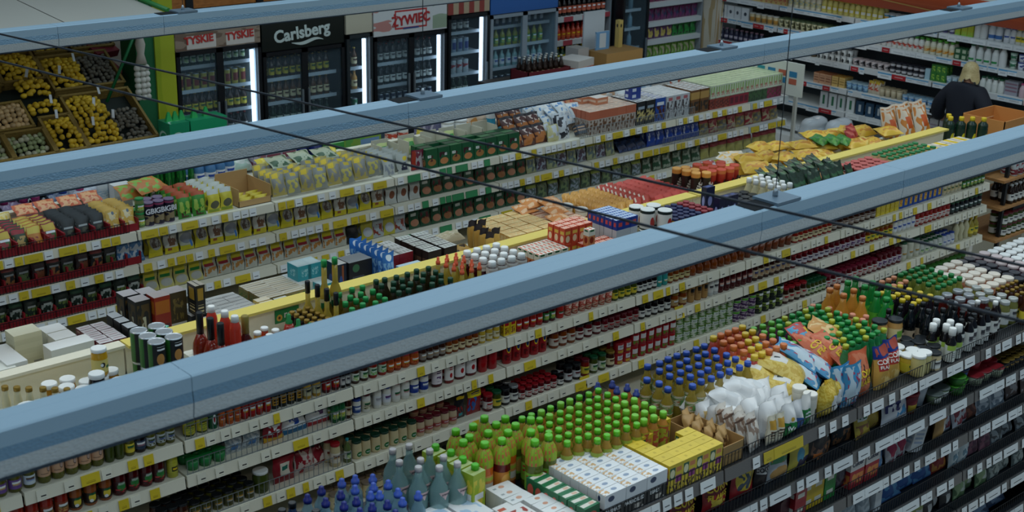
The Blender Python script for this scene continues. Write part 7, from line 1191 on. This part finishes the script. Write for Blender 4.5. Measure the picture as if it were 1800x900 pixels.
pts(bag('flour_bag', .2, .3, .12, PM(0x1c2f3f, ('r', .5, .5, .5, .6, 0x8a9aa4)), 212), [(12.25, 7.78)], 'navy bag behind the white cartons', 'bag', .46, rz=-HP); pts(bag('flour_bag', .16, .14, .1, PM(0x16224a, ('n', .5, .5, .8, .8, 0x2a3a6a, 3)), 213), [(11.95, 7.42, .5), (11.98, 7.28, .52), (11.9, 7.2, .48)], 'dark blue lumpy bag on the low stand', 'bag', rx=-.8)
put(bag('bread_bag', .34, .4, .14, PM(0xb8bec4, ('n', .5, .5, .9, .9, 0xa8b0b8, 3), ('r', .12, .4, .1, .5, 0xa05030)), 214), 12.0, 7.32, .5, 'large white bag slumped against the stand', 'bag', rz=-HP); put(carton('bread_label', .13, .02, .14, M(0xc89a54), M(0xc89a54)), 12.02, 7.22, .9, 'yellow card standing on the white bag', 'card', rz=-HP)

# wooden rack beyond the middle run with dark bottles, lettered board
rk = empty('wooden_rack', (10.22, 4.95, 0)); tag(rk, 'dark metal rack with three wooden shelves of bottles at the far right', 'rack')
for z in (.72, 1.0, 1.24): link('wooden_shelf', MB().box(0, 1.1, .4, .85, -.022, 0).mesh('wooden_shelf', WOOD(0x9a6a3c, 0xb8854e)), rk, (0, 0, z))
for x in (.12, .98):
    for y in (.45, .8): link('post', MB().box(x - .015, x + .015, y - .015, y + .015, 0, 1.4).mesh('post', BLACKM), rk)
link('lettering', text_mesh('ŻYWIEC', .07, M(0xc8c4ba), bold=.02), rk, (.62, .44, .955), (HP, 0, 0)); link('name_board', MB().box(.3, .95, .445, .455, .91, .985).mesh('name_board', M(0x1a1d20, .5)), rk)
srow(1.0, 5.35, 10.4, 11.15, .07, bottle('beer_bottle', .17, .03, M(0x2a1a10, .12), M(0xb8bcbc), LW, nr=.5), 'dark beer bottle with white label on the wooden rack', 'bottle', 3); srow(1.24, 5.35, 10.4, 11.15, .08, can('beer_can', .12, .033, PM(0xb8bcbc, ('n', .5, .5, .8, .8, 0x7a2430, 4))), 'silver and red beer can on the wooden rack', 'can', 2); srow(.72, 5.35, 10.35, 11.15, .08, jar('preserve_jar', .1, .036, B_PICK, lidDR, LW), 'pickle jar with white label on the wooden rack', 'jar', 2, stack=2)

# ================================================================ drink coolers along the back (front plane y 11)
YC_ = 11.0
GLASS = None
def door_glass():
    m, N, L, b = _new('door_glass'); b.inputs['Base Color'].default_value = lin(0x8fa6b4); b.inputs['Roughness'].default_value = .05
    t = N.new('ShaderNodeBsdfTransparent'); t.inputs[0].default_value = (.86, .92, .95, 1); mx = N.new('ShaderNodeMixShader'); mx.inputs[0].default_value = .06
    L.new(t.outputs[0], mx.inputs[1]); L.new(b.outputs[0], mx.inputs[2]); L.new(mx.outputs[0], N['Material Output'].inputs[0]); return m
GLASS = door_glass(); LED = M(0xdcecff, .4, emit=2.6); INW = M(0xb8c4cc, .5)
def cooler(label, x0, x1, body, header, hz, doors, led='none', frame=None, ztop=2.07, inner=INW):
    c = empty('drink_cooler', ((x0 + x1) / 2, YC_, 0)); tag(c, label, 'cooler')
    w = (x1 - x0) / 2 - .004; fm = frame or body
    link('cabinet', MB().box(-w, -w + .04, .02, .66, 0, ztop).box(w - .04, w, .02, .66, 0, ztop).box(-w, w, .02, .66, 0, .22).box(-w, w, .62, .66, 0, ztop).box(-w, w, .02, .66, hz, ztop).mesh('cabinet', body), c)
    link('liner', MB().box(-w + .04, w - .04, .6, .62, .22, hz).mesh('liner', inner), c)
    if header: link('header', MB().box(-w, w, -.01, .02, hz + .01, ztop).mesh('header', header), c)
    zs = [.3, .55, .8, 1.03, 1.27, 1.5, 1.72][:7]
    for z in zs:
        if z < hz - .15: link('shelf', MB().box(-w + .04, w - .04, .08, .58, -.008, .008).box(-w + .04, w - .04, .075, .082, -.012, .022).mesh('shelf', M(0xb4bcc2, .4)), c, (0, 0, z))
    dwid = 2 * w / doors
    for i in range(doors):
        a = -w + i * dwid; d = link('door', MB().box(a, a + .035, -.02, .015, .2, hz).box(a + dwid - .035, a + dwid, -.02, .015, .2, hz).box(a, a + dwid, -.02, .015, .2, .24).box(a, a + dwid, -.02, .015, hz - .035, hz).mesh('door', fm), c)
        link('pane', MB().box(a + .035, a + dwid - .035, -.006, .0, .24, hz - .035).mesh('pane', GLASS), d)
        link('handle', MB().box(a + dwid - .05 if i == 0 else a + .02, a + dwid - .035 if i == 0 else a + .035, -.045, -.025, .9, 1.4).mesh('handle', M(0x8a949c, .3, .6)), d)
    if led != 'none': link('light_strip', MB().box(w - .085 if led == 'wide' else w - .07, w - .05, .03, .05, .3, hz - .06).mesh('light_strip', LED), c)
    return c, zs
def stock(x0, x1, zs, hz, sets, where, rows=2):
    n = 0
    for k, z in enumerate(zs):
        if z > hz - .15 or z < .75: continue
        p, nm, pitch = sets[k % len(sets)]
        m = int((x1 - x0 - .12) / pitch)
        for a in range(m):
            for b in range(rows):
                put(p, x0 + .06 + (a + .5) * (x1 - x0 - .15) / m, YC_ + .13 + b * pitch * 1.05, z + .009, which(nm + ' in ' + where, (a, m, 'c'), (b, rows, 'r'), (k, len(zs), 't')), 'bottle' if 'bottle' in nm else 'can', nm + ' in ' + where)
BT = lambda c, cap, lb=None, h=.2: bottle('beer_bottle', h, .031, M(c, .12), M(cap, .35), lb, nr=.42, ch=.05, seg=8)
CN = lambda *a: can('beer_can', .15, .032, PM(*a), seg=8)
B1 = BT(0x3a2010, 0xb8903a, LYEL); B2 = BT(0x14301c, 0xb8bcb4, LWG); B3 = BT(0x1a120e, 0x8a1c1c, LW); B4_ = BT(0x5a3412, 0xc8a83a, LCRM); C1 = CN(0xb0a040, ('r', .5, .5, .3, .5, 0x7a2a20)); C2 = CN(0x2a6a44, ('e', .5, .5, .16, .5, 0xd0d4d0)); C3 = CN(0xb4bcc0, ('n', .5, .5, .6, .6, 0xa02a34, 4)); C4 = CN(0x24304a, ('r', .5, .5, .24, .5, 0xb8bcc4)); B5 = BT(0x101418, 0xa8acb0, LW)
WHF = M(0xb4c0c8, .35); BKF = M(0x0b1016, .35)
HT = PM(0x6a5648, ('n', .5, .5, 1, 1, 0x8a7868, 3), ('r', .3, .4, .34, .7, 0xc4bcb4), ('r', .76, .4, .34, .7, 0xc4bcb4))
c, zs = cooler('two door cooler with TYSKIE header and pale frame', 5.75, 6.63, WHF, HT, 1.89, 2, 'wide', BKF)
stock(5.75, 6.63, zs, 1.89, [(B1, 'brown beer bottle', .075), (C1, 'gold beer can', .078), (B2, 'green beer bottle', .075), (B3, 'black beer bottle', .075)], 'first cooler')
for x in (-.2, .22): link('lettering', text_mesh('TYSKIE', .095, M(0xa82a26), bold=.035, ext=.002), c, (x, -.014, 1.99), (HP, -.05, 0))
HC = M(0x0a1412, .3)
c, zs = cooler('black two door cooler with Carlsberg header', 6.64, 7.57, BKF, HC, 1.79, 2, 'none', BKF, inner=M(0x3a464c, .5))
stock(6.64, 7.57, zs, 1.79, [(B4_, 'amber beer bottle', .075), (B1, 'brown beer bottle', .075), (C2, 'green beer can', .078), (B2, 'green beer bottle', .075)], 'black cooler')
lg = link('lettering', text_mesh('Carlsberg', .16, M(0xb8c4c0), bold=.03, ext=.002), c, (-.02, -.014, 1.945), (HP, -.08, 0)); link('swash', MB().sheet(lambda u, v: (-.14 + u * .36, -.014, 1.845 + .018 * math.sin(u * 6.3 + 2.6) + v * (.03 * math.sin(math.pi * u) + .004)), 14, 1).mesh('swash', M(0xb8c4c0)), lg)
lg.children[0].parent = c
c, zs = cooler('narrow cooler with cream header and bright light strip', 7.59, 7.91, M(0x1c2226, .4), M(0xb4ae9a, .5), 1.86, 1, 'wide', M(0x20282c, .4))
stock(7.59, 7.91, zs, 1.86, [(C2, 'green beer can', .078), (BT(0xb88438, 0xc8bca8, LCRM, .2), 'pale gold beer bottle', .08), (B4_, 'amber beer bottle', .08)], 'narrow cooler')
HZ = PM(0xc0c2c2, ('n', .12, .5, .24, .9, 0xb07a74, 3), ('n', .9, .5, .2, .9, 0x8a9a84, 3), ('r', .5, .55, .44, .74, 0xa83434), ('r', .5, .55, .4, .6, 0xc8c4c4))
c, zs = cooler('two door cooler with red ZYWIEC badge on white header', 7.92, 8.86, BKF, HZ, 1.8, 2, 'wide', BKF)
stock(7.92, 8.86, zs, 1.8, [(B5, 'dark beer bottle', .075), (B3, 'black beer bottle', .075), (C1, 'gold beer can', .078), (C4, 'blue grey can', .078)], 'cooler with red badge')
link('lettering', text_mesh('ŻYWIEC', .13, M(0xa02428), bold=.035, ext=.002), c, (0, -.014, 1.945), (HP, -.06, 0)); link('underline', MB().box(-.1, .1, -.013, -.011, 1.855, 1.87).mesh('underline', M(0x24407a)), c)
c, zs = cooler('black framed single door cooler with bright curved handle light', 8.87, 9.44, BKF, PM(0xa8947a, ('s', .5, .5, 1, 1, 0x8a3a34, 4)), 1.93, 1, 'wide', BKF, inner=M(0xc0ccd4, .5))
stock(8.87, 9.36, zs, 1.93, [(C3, 'silver and red can', .078), (CN(0x8a98a8, ('r', .5, .5, .3, .5, 0x2a3a7a)), 'grey blue can', .078), (B5, 'dark drink bottle', .075), (B2, 'green drink bottle', .075)], 'bright cooler')
c, zs = cooler('grey two door cooler with blue top and hazy glass', 9.45, 10.44, M(0x7a8690, .4), M(0x2a5a9a, .4), 1.88, 2, 'none', M(0x808c96, .4), inner=M(0x6a7880, .5))
stock(9.45, 10.44, zs, 1.88, [(C4, 'blue grey can', .09), (BT(0x8ab0b0, 0x3a6a9a, LWB), 'clear drink bottle', .09), (BT(0x9a9a2c, 0x5a8a2c, LGN), 'lime drink bottle', .09)], 'hazy cooler', 1)
c, zs = cooler('slim dark glass cooler', 11.47, 11.92, BKF, None, 1.98, 1, 'none', BKF, inner=M(0x24384a, .5))
stock(11.5, 11.9, zs, 1.98, [(BT(0x7a98a8, 0x9ab0bc, None), 'pale water bottle', .1)], 'slim dark cooler', 1)
# open drink shelving with red rails, and coffee shelving in the corner
def openrack(label, x0, x1, rail, zs, back):
    g = empty('drink_rack', (x0, YC_ + .15, 0)); tag(g, label, 'rack'); w = x1 - x0
    link('back_panel', MB().box(0, w, .5, .53, 0, 2.25).mesh('back_panel', back), g)
    for x in (0, w - .03): link('side_panel', MB().box(x, x + .03, 0, .53, 0, 2.25).mesh('side_panel', M(0x7a848c, .5)), g)
    for z in zs:
        s_ = link('shelf', MB().box(.03, w - .03, 0, .5, -.02, 0).mesh('shelf', SHWHITE), g, (0, 0, z)); link('price_rail', MB().box(.03, w - .03, -.01, 0, -.055, .0).mesh('price_rail', rail), s_)
    return g
ZR = [.5, .85, 1.2, 1.46, 1.73, 2.0]
openrack('open drink rack with red edged shelves', 10.5, 11.45, PM(0xa0404a, ('s', .5, .5, 1, 1, 0xb4b8b8, 3)), ZR, M(0x3a3234, .6))
for z, p, nm in ((1.73, BT(0x140c0c, 0x14181c, lab(0xb8624a, W_, RED), .22), 'dark cola bottle with orange band'), (1.46, bottle('sauce_bottle', .17, .03, M(0xa83a24, .2), lidR, lab(0xb85a2a, YEL, RED), nr=.5, seg=8), 'red ketchup bottle'), (1.2, bottle('sauce_bottle', .18, .03, M(0x2a4a34, .2), lidY, LYEL, nr=.5, seg=8), 'green and yellow drink bottle'), (2.0, B3, 'black beer bottle')):
    for a in range(11):
        for b in range(2): put(p, 10.58 + a * .078, YC_ + .21 + b * .09, z + .001, which(nm + ' in the red edged rack', (a, 11, 'c'), (b, 2, 'r')), 'bottle', nm + ' in the red edged rack')
openrack('corner rack of purple and green coffee packs', 12.0, 13.08, M(0xb8c0c4, .4), [.5, .85, 1.08, 1.31, 1.53, 1.76, 2.0], M(0x2a2f36, .6))
for z, c1, c2, nm in ((1.76, 0x7a2450, 0xa8a0a4, 'magenta coffee pack'), (1.53, 0x6a2a5a, 0x2a3a5a, 'purple coffee pack'), (1.31, 0x5a3a64, 0xb8a85a, 'violet and yellow coffee pack'), (1.08, 0x6a9a3a, 0xb8b89a, 'lime green tea pack')):
    for a in range(9):
        p = sach(c1 if a < 5 or nm != 'violet and yellow coffee pack' else 0x1c7a34, ('n', .5, .5, .8, .7, c2 if a < 5 else (0x16301c if z == 1.31 else c2), 3), w=.105, h=.15, t=.05, seed=220 + a % 3)
        put(p, 12.1 + a * .112, YC_ + .22, z, which(nm + ' in the corner rack', (a, 9, 'c')), 'pack', nm + 's in the corner rack')
cl = link('corner_pillar', MB().box(13.1, 13.25, 10.95, 11.3, 0, 2.6).mesh('corner_pillar', PM(0xb09a74, ('n', .5, .5, 1, 1, 0xc8c0b0, 4)))); tag(cl, 'beige patterned pillar between the corner rack and dairy cabinet', 'pillar')
# crates and cartons on a low table before the racks
TZ = 1.26
tb2 = empty('display_table', (9.1, 10.15, 0)); tag(tb2, 'dark table carrying beer crate and cartons before the racks', 'table')
link('table_top', MB().box(0, 2.3, 0, .62, TZ - .04, TZ).mesh('table_top', M(0x3a3028, .6)), tb2)
for x in (.05, 2.2):
    for y in (.05, .52): link('leg', MB().box(x, x + .05, y, y + .05, 0, TZ - .04).mesh('leg', M(0x2a2420)), tb2)
rc = MB()
for a in ((-.3, .3, -.14, -.13, 0, .16), (-.3, .3, .13, .14, 0, .16), (-.3, -.29, -.14, .14, 0, .16), (.29, .3, -.14, .14, 0, .16), (-.3, .3, -.14, .14, 0, .01)): rc.box(*a)
tag(link('beer_crate', rc.mesh('beer_crate', M(0x5c1620, .5)), None, (9.6, 10.34, TZ)), 'maroon plastic beer crate', 'crate')
o = SC.objects['beer_crate']; o['label'] = 'maroon plastic beer crate full of dark bottles'
grid(BT(0x20120c, 0xb0b4b0, LCRM, .27), 9.33, 9.87, .075, 10.24, 10.46, .075, TZ + .012, 'dark beer bottle in maroon crate', 'bottle')
put(carton('drink_carton', .32, .28, .2, PM(0xb8b4ae, ('r', .5, .3, 1, .6, 0xb05a48), ('n', .5, .4, .8, .5, 0xc8a494, 3)), M(0xc4c0ba)), 10.12, 10.36, TZ, 'white carton with red print beside the beer crate', 'box', rz=.25)
put(carton('cardboard_carton', .58, .3, .21, M(0xa88048, .7, var=.05), M(0x8a6838, .7)), 10.79, 10.42, TZ, 'plain brown cardboard carton on the dark table', 'box', rz=.02); put(carton('cardboard_carton', .16, .2, .25, PM(0xb0aca8), M(0x9a968f)), 10.38, 10.6, TZ, 'small grey carton behind the brown carton', 'box')
put(carton('price_sign', .32, .02, .6, M(0xb8bec2, .5), M(0xb8bec2)), 10.72, 10.7, TZ, 'tall blank white sign card behind cartons', 'sign'); put(carton('price_sign', .2, .02, .2, PM(0x6a98c0, ('r', .5, .5, .5, .8, 0xc4ccd0)), M(0xb8bec2)), 10.66, 10.5, TZ + .21, 'pale blue sign card before the white sign', 'sign'); put(carton('snack_carton', .06, .06, .3, PM(0xb8a05a, ('e', .5, .8, .4, .14, K_)), M(0xb8a05a)), 10.92, 10.5, TZ + .21, 'slim yellow carton beside the sign', 'box')

# ================================================================ produce corner at upper left
slope = math.atan(.62); k_ = .62
def P3(x, s): return (x, 10.5 + s * math.cos(slope), 1.3 + s * math.sin(slope))
sd = empty('produce_stand', (4.25, 10.5, 0)); tag(sd, 'sloping green produce stand under the wicker crates', 'stand')
link('slope_board', MB().extrude_x([(0, 1.16), (0, 1.2), (1.5, 1.2 + 1.5 * k_), (1.5, 1.16 + 1.5 * k_)], -1.5, 1.08).mesh('slope_board', M(0x15201a, .6)), sd)
for x in (-1.45, 0, 1.02):
    for y, h in ((.08, 1.2), (1.4, 2.0)): link('leg', MB().box(x, x + .06, y, y + .06, 0, h).mesh('leg', M(0x123a2a, .5)), sd)
WICK = WOOD(0x6c5628, 0xa08744, 14)
def crate(x0, x1, s0, s1, label, deep=.11):
    w, d = x1 - x0, s1 - s0; c = empty('wicker_crate', P3((x0 + x1) / 2, s0)); c.rotation_euler = (slope, 0, 0); tag(c, label, 'crate')
    link('base', MB().box(-w / 2, w / 2, 0, d, -deep, -deep + .01).mesh('base', WICK), c)
    for nm, a in (('side', (-w / 2, -w / 2 + .014, 0, d)), ('side', (w / 2 - .014, w / 2, 0, d)), ('end', (-w / 2, w / 2, 0, .014)), ('end', (-w / 2, w / 2, d - .014, d))):
        mb = MB()
        for i in range(5): mb.box(a[0], a[1], a[2], a[3], -deep + i * deep / 5 + .002, -deep + (i + 1) * deep / 5 - .002)
        link(nm, mb.mesh(nm, WICK), c)
    link('rim', MB().box(-w / 2 - .006, w / 2 + .006, -.006, .016, 0, .012).box(-w / 2 - .006, w / 2 + .006, d - .016, d + .006, 0, .012).box(-w / 2 - .006, -w / 2 + .016, 0, d, 0, .012).box(w / 2 - .016, w / 2 + .006, 0, d, 0, .012).mesh('rim', WICK), c)
POT = [lumpy('yellow_potato', .029, .024, .022, M(0xd4b028, .6, var=.22), s_) for s_ in (1, 2, 3)]; GPT = [lumpy('grey_potato', .025, .021, .019, M(0x6a665a, .75, var=.25), s_) for s_ in (4, 5)]; ONI = [lumpy('brown_onion', .027, .027, .025, M(0xc0a070, .45, var=.25), s_, .05) for s_ in (6, 7)]; WON = [lumpy('white_onion', .026, .026, .024, M(0xb8b89c, .45, var=.2), 8, .05), lumpy('white_onion', .024, .024, .022, M(0x9aa878, .45, var=.2), 9, .05)]
def heap(kinds, x0, x1, s0, s1, label, cat, pitch=.0405, mound=.06, skip=.05, low=0):
    nx, ns = int((x1 - x0) / pitch), int((s1 - s0) / pitch); n_ = (-math.sin(slope), math.cos(slope))
    q = []
    for a in range(nx):
        for b in range(ns):
            if rnd.random() < skip: continue
            u, v = (a + .5) / nx, (b + .5) / ns
            h = -.03 - low + mound * math.sin(math.pi * u) ** .6 * math.sin(math.pi * v) ** .6 + rnd.uniform(-.008, .012)
            x, s = x0 + u * (x1 - x0) + rnd.uniform(-.01, .01), s0 + v * (s1 - s0) + rnd.uniform(-.01, .01)
            p = P3(x, s); q.append((p[0], p[1] + n_[0] * h, p[2] + n_[1] * h, a, b))
    for t in q: put(rnd.choice(kinds), t[0], t[1], t[2], which(label, (t[3], nx, 'c'), (t[4], ns, 'r')), cat, label, rz=rnd.uniform(0, 6), rx=rnd.uniform(-.4, .4))
crate(4.665, 5.29, 0, .63, 'big wicker crate of yellow and grey potatoes nearest the green pillar', .13); heap(POT, 4.69, 4.98, .05, .6, 'yellow potato in the big lower crate', 'potato', mound=.11); heap(GPT, 4.99, 5.27, .04, .42, 'grey potato in the big lower crate', 'potato', mound=.03, low=.02)
crate(4.66, 5.3, .7, 1.13, 'wicker crate of yellow and grey potatoes on the upper tier'); heap(POT, 4.68, 4.98, .73, 1.1, 'yellow potato in the upper crate', 'potato', mound=.08); heap(GPT, 4.99, 5.28, .73, 1.1, 'grey potato in the upper crate', 'potato', mound=.03)
crate(4.39, 4.655, 0, .42, 'small wicker crate of yellow potatoes at front'); heap(POT, 4.41, 4.64, .02, .38, 'yellow potato in the small front crate', 'potato', mound=.08)
crate(4.04, 4.38, 0, .3, 'wicker crate of white onions at front'); heap(WON, 4.06, 4.36, .04, .28, 'white onion in the front crate', 'onion', mound=.04, low=.02)
crate(3.7, 4.03, 0, .3, 'wicker crate of garlic at the left edge'); heap(WON, 3.72, 4.01, .04, .28, 'small white bulb in the left edge crate', 'onion', mound=.03, low=.03)
crate(4.02, 4.33, .33, .64, 'wicker crate heaped with brown onions'); heap(ONI, 4.04, 4.31, .35, .62, 'brown onion in the heaped crate', 'onion', mound=.07)
heap(POT, 4.36, 4.64, .47, .6, 'yellow potato spilled on the green board', 'potato', mound=.06); heap(POT, 4.36, 4.62, .68, .86, 'yellow potato in the middle heap', 'potato', mound=.09)
crate(4.28, 4.65, .87, 1.24, 'wicker crate of yellow potatoes at the top left'); heap(POT, 4.3, 4.63, .9, 1.22, 'yellow potato in the top left crate', 'potato', mound=.06)
crate(3.9, 4.27, .85, 1.24, 'wicker crate of onions at the far left'); heap(ONI, 3.92, 4.25, .88, 1.1, 'brown onion in the far left crate', 'onion', mound=.04)
crate(4.68, 4.98, 1.18, 1.45, 'topmost wicker crate of yellow potatoes'); heap(POT, 4.7, 4.96, 1.2, 1.42, 'yellow potato in the topmost crate', 'potato', mound=.05); crate(5.02, 5.42, 1.18, 1.45, 'topmost wicker crate of grey potatoes'); heap(GPT, 5.04, 5.4, 1.2, 1.42, 'grey potato in the topmost crate', 'potato', mound=.03)
for i, (x, s) in enumerate(((4.76, .2), (4.86, .42), (4.96, .25), (4.97, .55), (4.74, .85), (4.93, .98), (4.53, .52), (4.45, .86), (4.5, .34))):
    p = P3(x, s); o = link('price_tag', MB().box(-.012, .012, -.002, .002, 0, .075).mesh('price_tag', M(0xc8ced2, .5)), None, (p[0], p[1] - .06, p[2] + .05), (-.5, .2, rnd.uniform(-.5, .5))); tag(o, which('white price slip stuck among the potatoes', (i, 9, 'c')), 'tag', 'white price slips')
# green pillar, garlic string, green crates, canopy
pl = empty('market_pillar', (5.64, 11.0, 0)); tag(pl, 'tall yellow and dark green market pillar beside the first cooler', 'pillar')
link('front_panel', MB().box(-.09, .1, -.02, .02, 0, 2.5).mesh('front_panel', PM(0x8a9a1c, ('n', .5, .5, 1, 1, 0x9aa424, 2))), pl); link('side_panel', MB().box(-.26, -.09, 0, .3, 0, 2.5).mesh('side_panel', M(0x0c5a34, .5)), pl)
br = link('awning_brace', MB().tube((5.05, 10.95, 1.55), (5.5, 10.98, 2.35), .014).mesh('awning_brace', M(0x0f6a3c, .4))); tag(br, 'slanting green awning pole beside the garlic', 'pole')
bd = link('dark_backdrop', MB().box(5.0, 5.5, 11.9, 11.95, 0, 2.5).mesh('dark_backdrop', M(0x0e1216, .7))); tag(bd, 'dark panel behind the garlic string', 'panel')
for i, (x, z) in enumerate(((5.25, 2.16), (5.3, 1.86), (5.34, 1.65))): put(carton('red_box', .26, .18, .07, M(0x6a1a24, .5), M(0x7a2430)), x, 11.55, z, which('flat dark red box behind the garlic', (i, 3, 'c')), 'box', 'flat dark red boxes', rz=.3, rx=.5)
gs = empty('garlic_string', (5.2, 10.55, 1.6)); tag(gs, 'hanging string of white garlic bulbs with a cloth top', 'garlic')
bulb = lumpy('bulb', .03, .03, .027, M(0xb8b8b0, .5), 12, .06).me
for i in range(6):
    for j in range(3): link('bulb', bulb, gs, ((j - 1) * .042, -.01 * (j == 1), .05 + i * .05))
link('stems', MB().lathe([(.05, .34), (.03, .42), (.045, .5), (.03, .56), (.012, .62)], 8).mesh('stems', M(0xb0aaa0, .7)), gs); link('cord', MB().tube((0, 0, .6), (0, 0, 1.0), .004).mesh('cord', M(0x8a8478)), gs)
for i, (x, w) in enumerate(((5.36, .18), (5.64, .34))):
    g = empty('green_crate', (x, 10.35, 1.3)); tag(g, ('small' if i == 0 else 'wide') + ' bright green crate before the first cooler', 'crate')
    link('shell', MB().box(-w / 2, w / 2, -.1, .1, 0, .16, taper=1.04).mesh('shell', PM(0x12805a, ('e', .4, .1, .7, .8, 0xa8c4b8), ('e', .45, .0, .7, .8, 0x12805a)) if i == 0 else M(0x148a5c, .4)), g)
    for j in range(3 - i): link('carton_top', MB().box(-.03, .03, -.02, .02, .16, .24, taper=.3).mesh('carton_top', M(0x1c9a50, .4)), g, (-w / 4 + j * w / 3, 0, 0))
tagd = link('crate_table', MB().box(5.2, 5.9, 10.2, 10.5, 1.26, 1.3).box(5.25, 5.3, 10.25, 10.3, 0, 1.26).box(5.8, 5.85, 10.25, 10.3, 0, 1.26).mesh('crate_table', M(0x16342a, .5))); tag(tagd, 'narrow dark table under the green crates', 'table')
cn = empty('canopy_roof', (4.4, 10.3, 2.45)); tag(cn, 'white sheet canopy over the produce corner at upper left', 'canopy')
for i, (a, b) in enumerate(((-2.2, -.05), (-.04, .8))): link('sheet', MB().sheet(lambda u, v: (a + (b - a) * u, -.25 + v * 1.9, -.02 + .12 * v - .02 * math.sin(math.pi * u)), 6, 6).sheet(lambda u, v: (a + (b - a) * u, -.25 + v * 1.9, -.03 + .12 * v - .02 * math.sin(math.pi * u)), 6, 6, flip=True).mesh('sheet', M(0xc4bdb0, .7)), cn)
link('edge_bar', MB().tube((.82, -.25, 0), (.82, 1.65, .12), .02).mesh('edge_bar', M(0x2c7a34, .4)), cn)
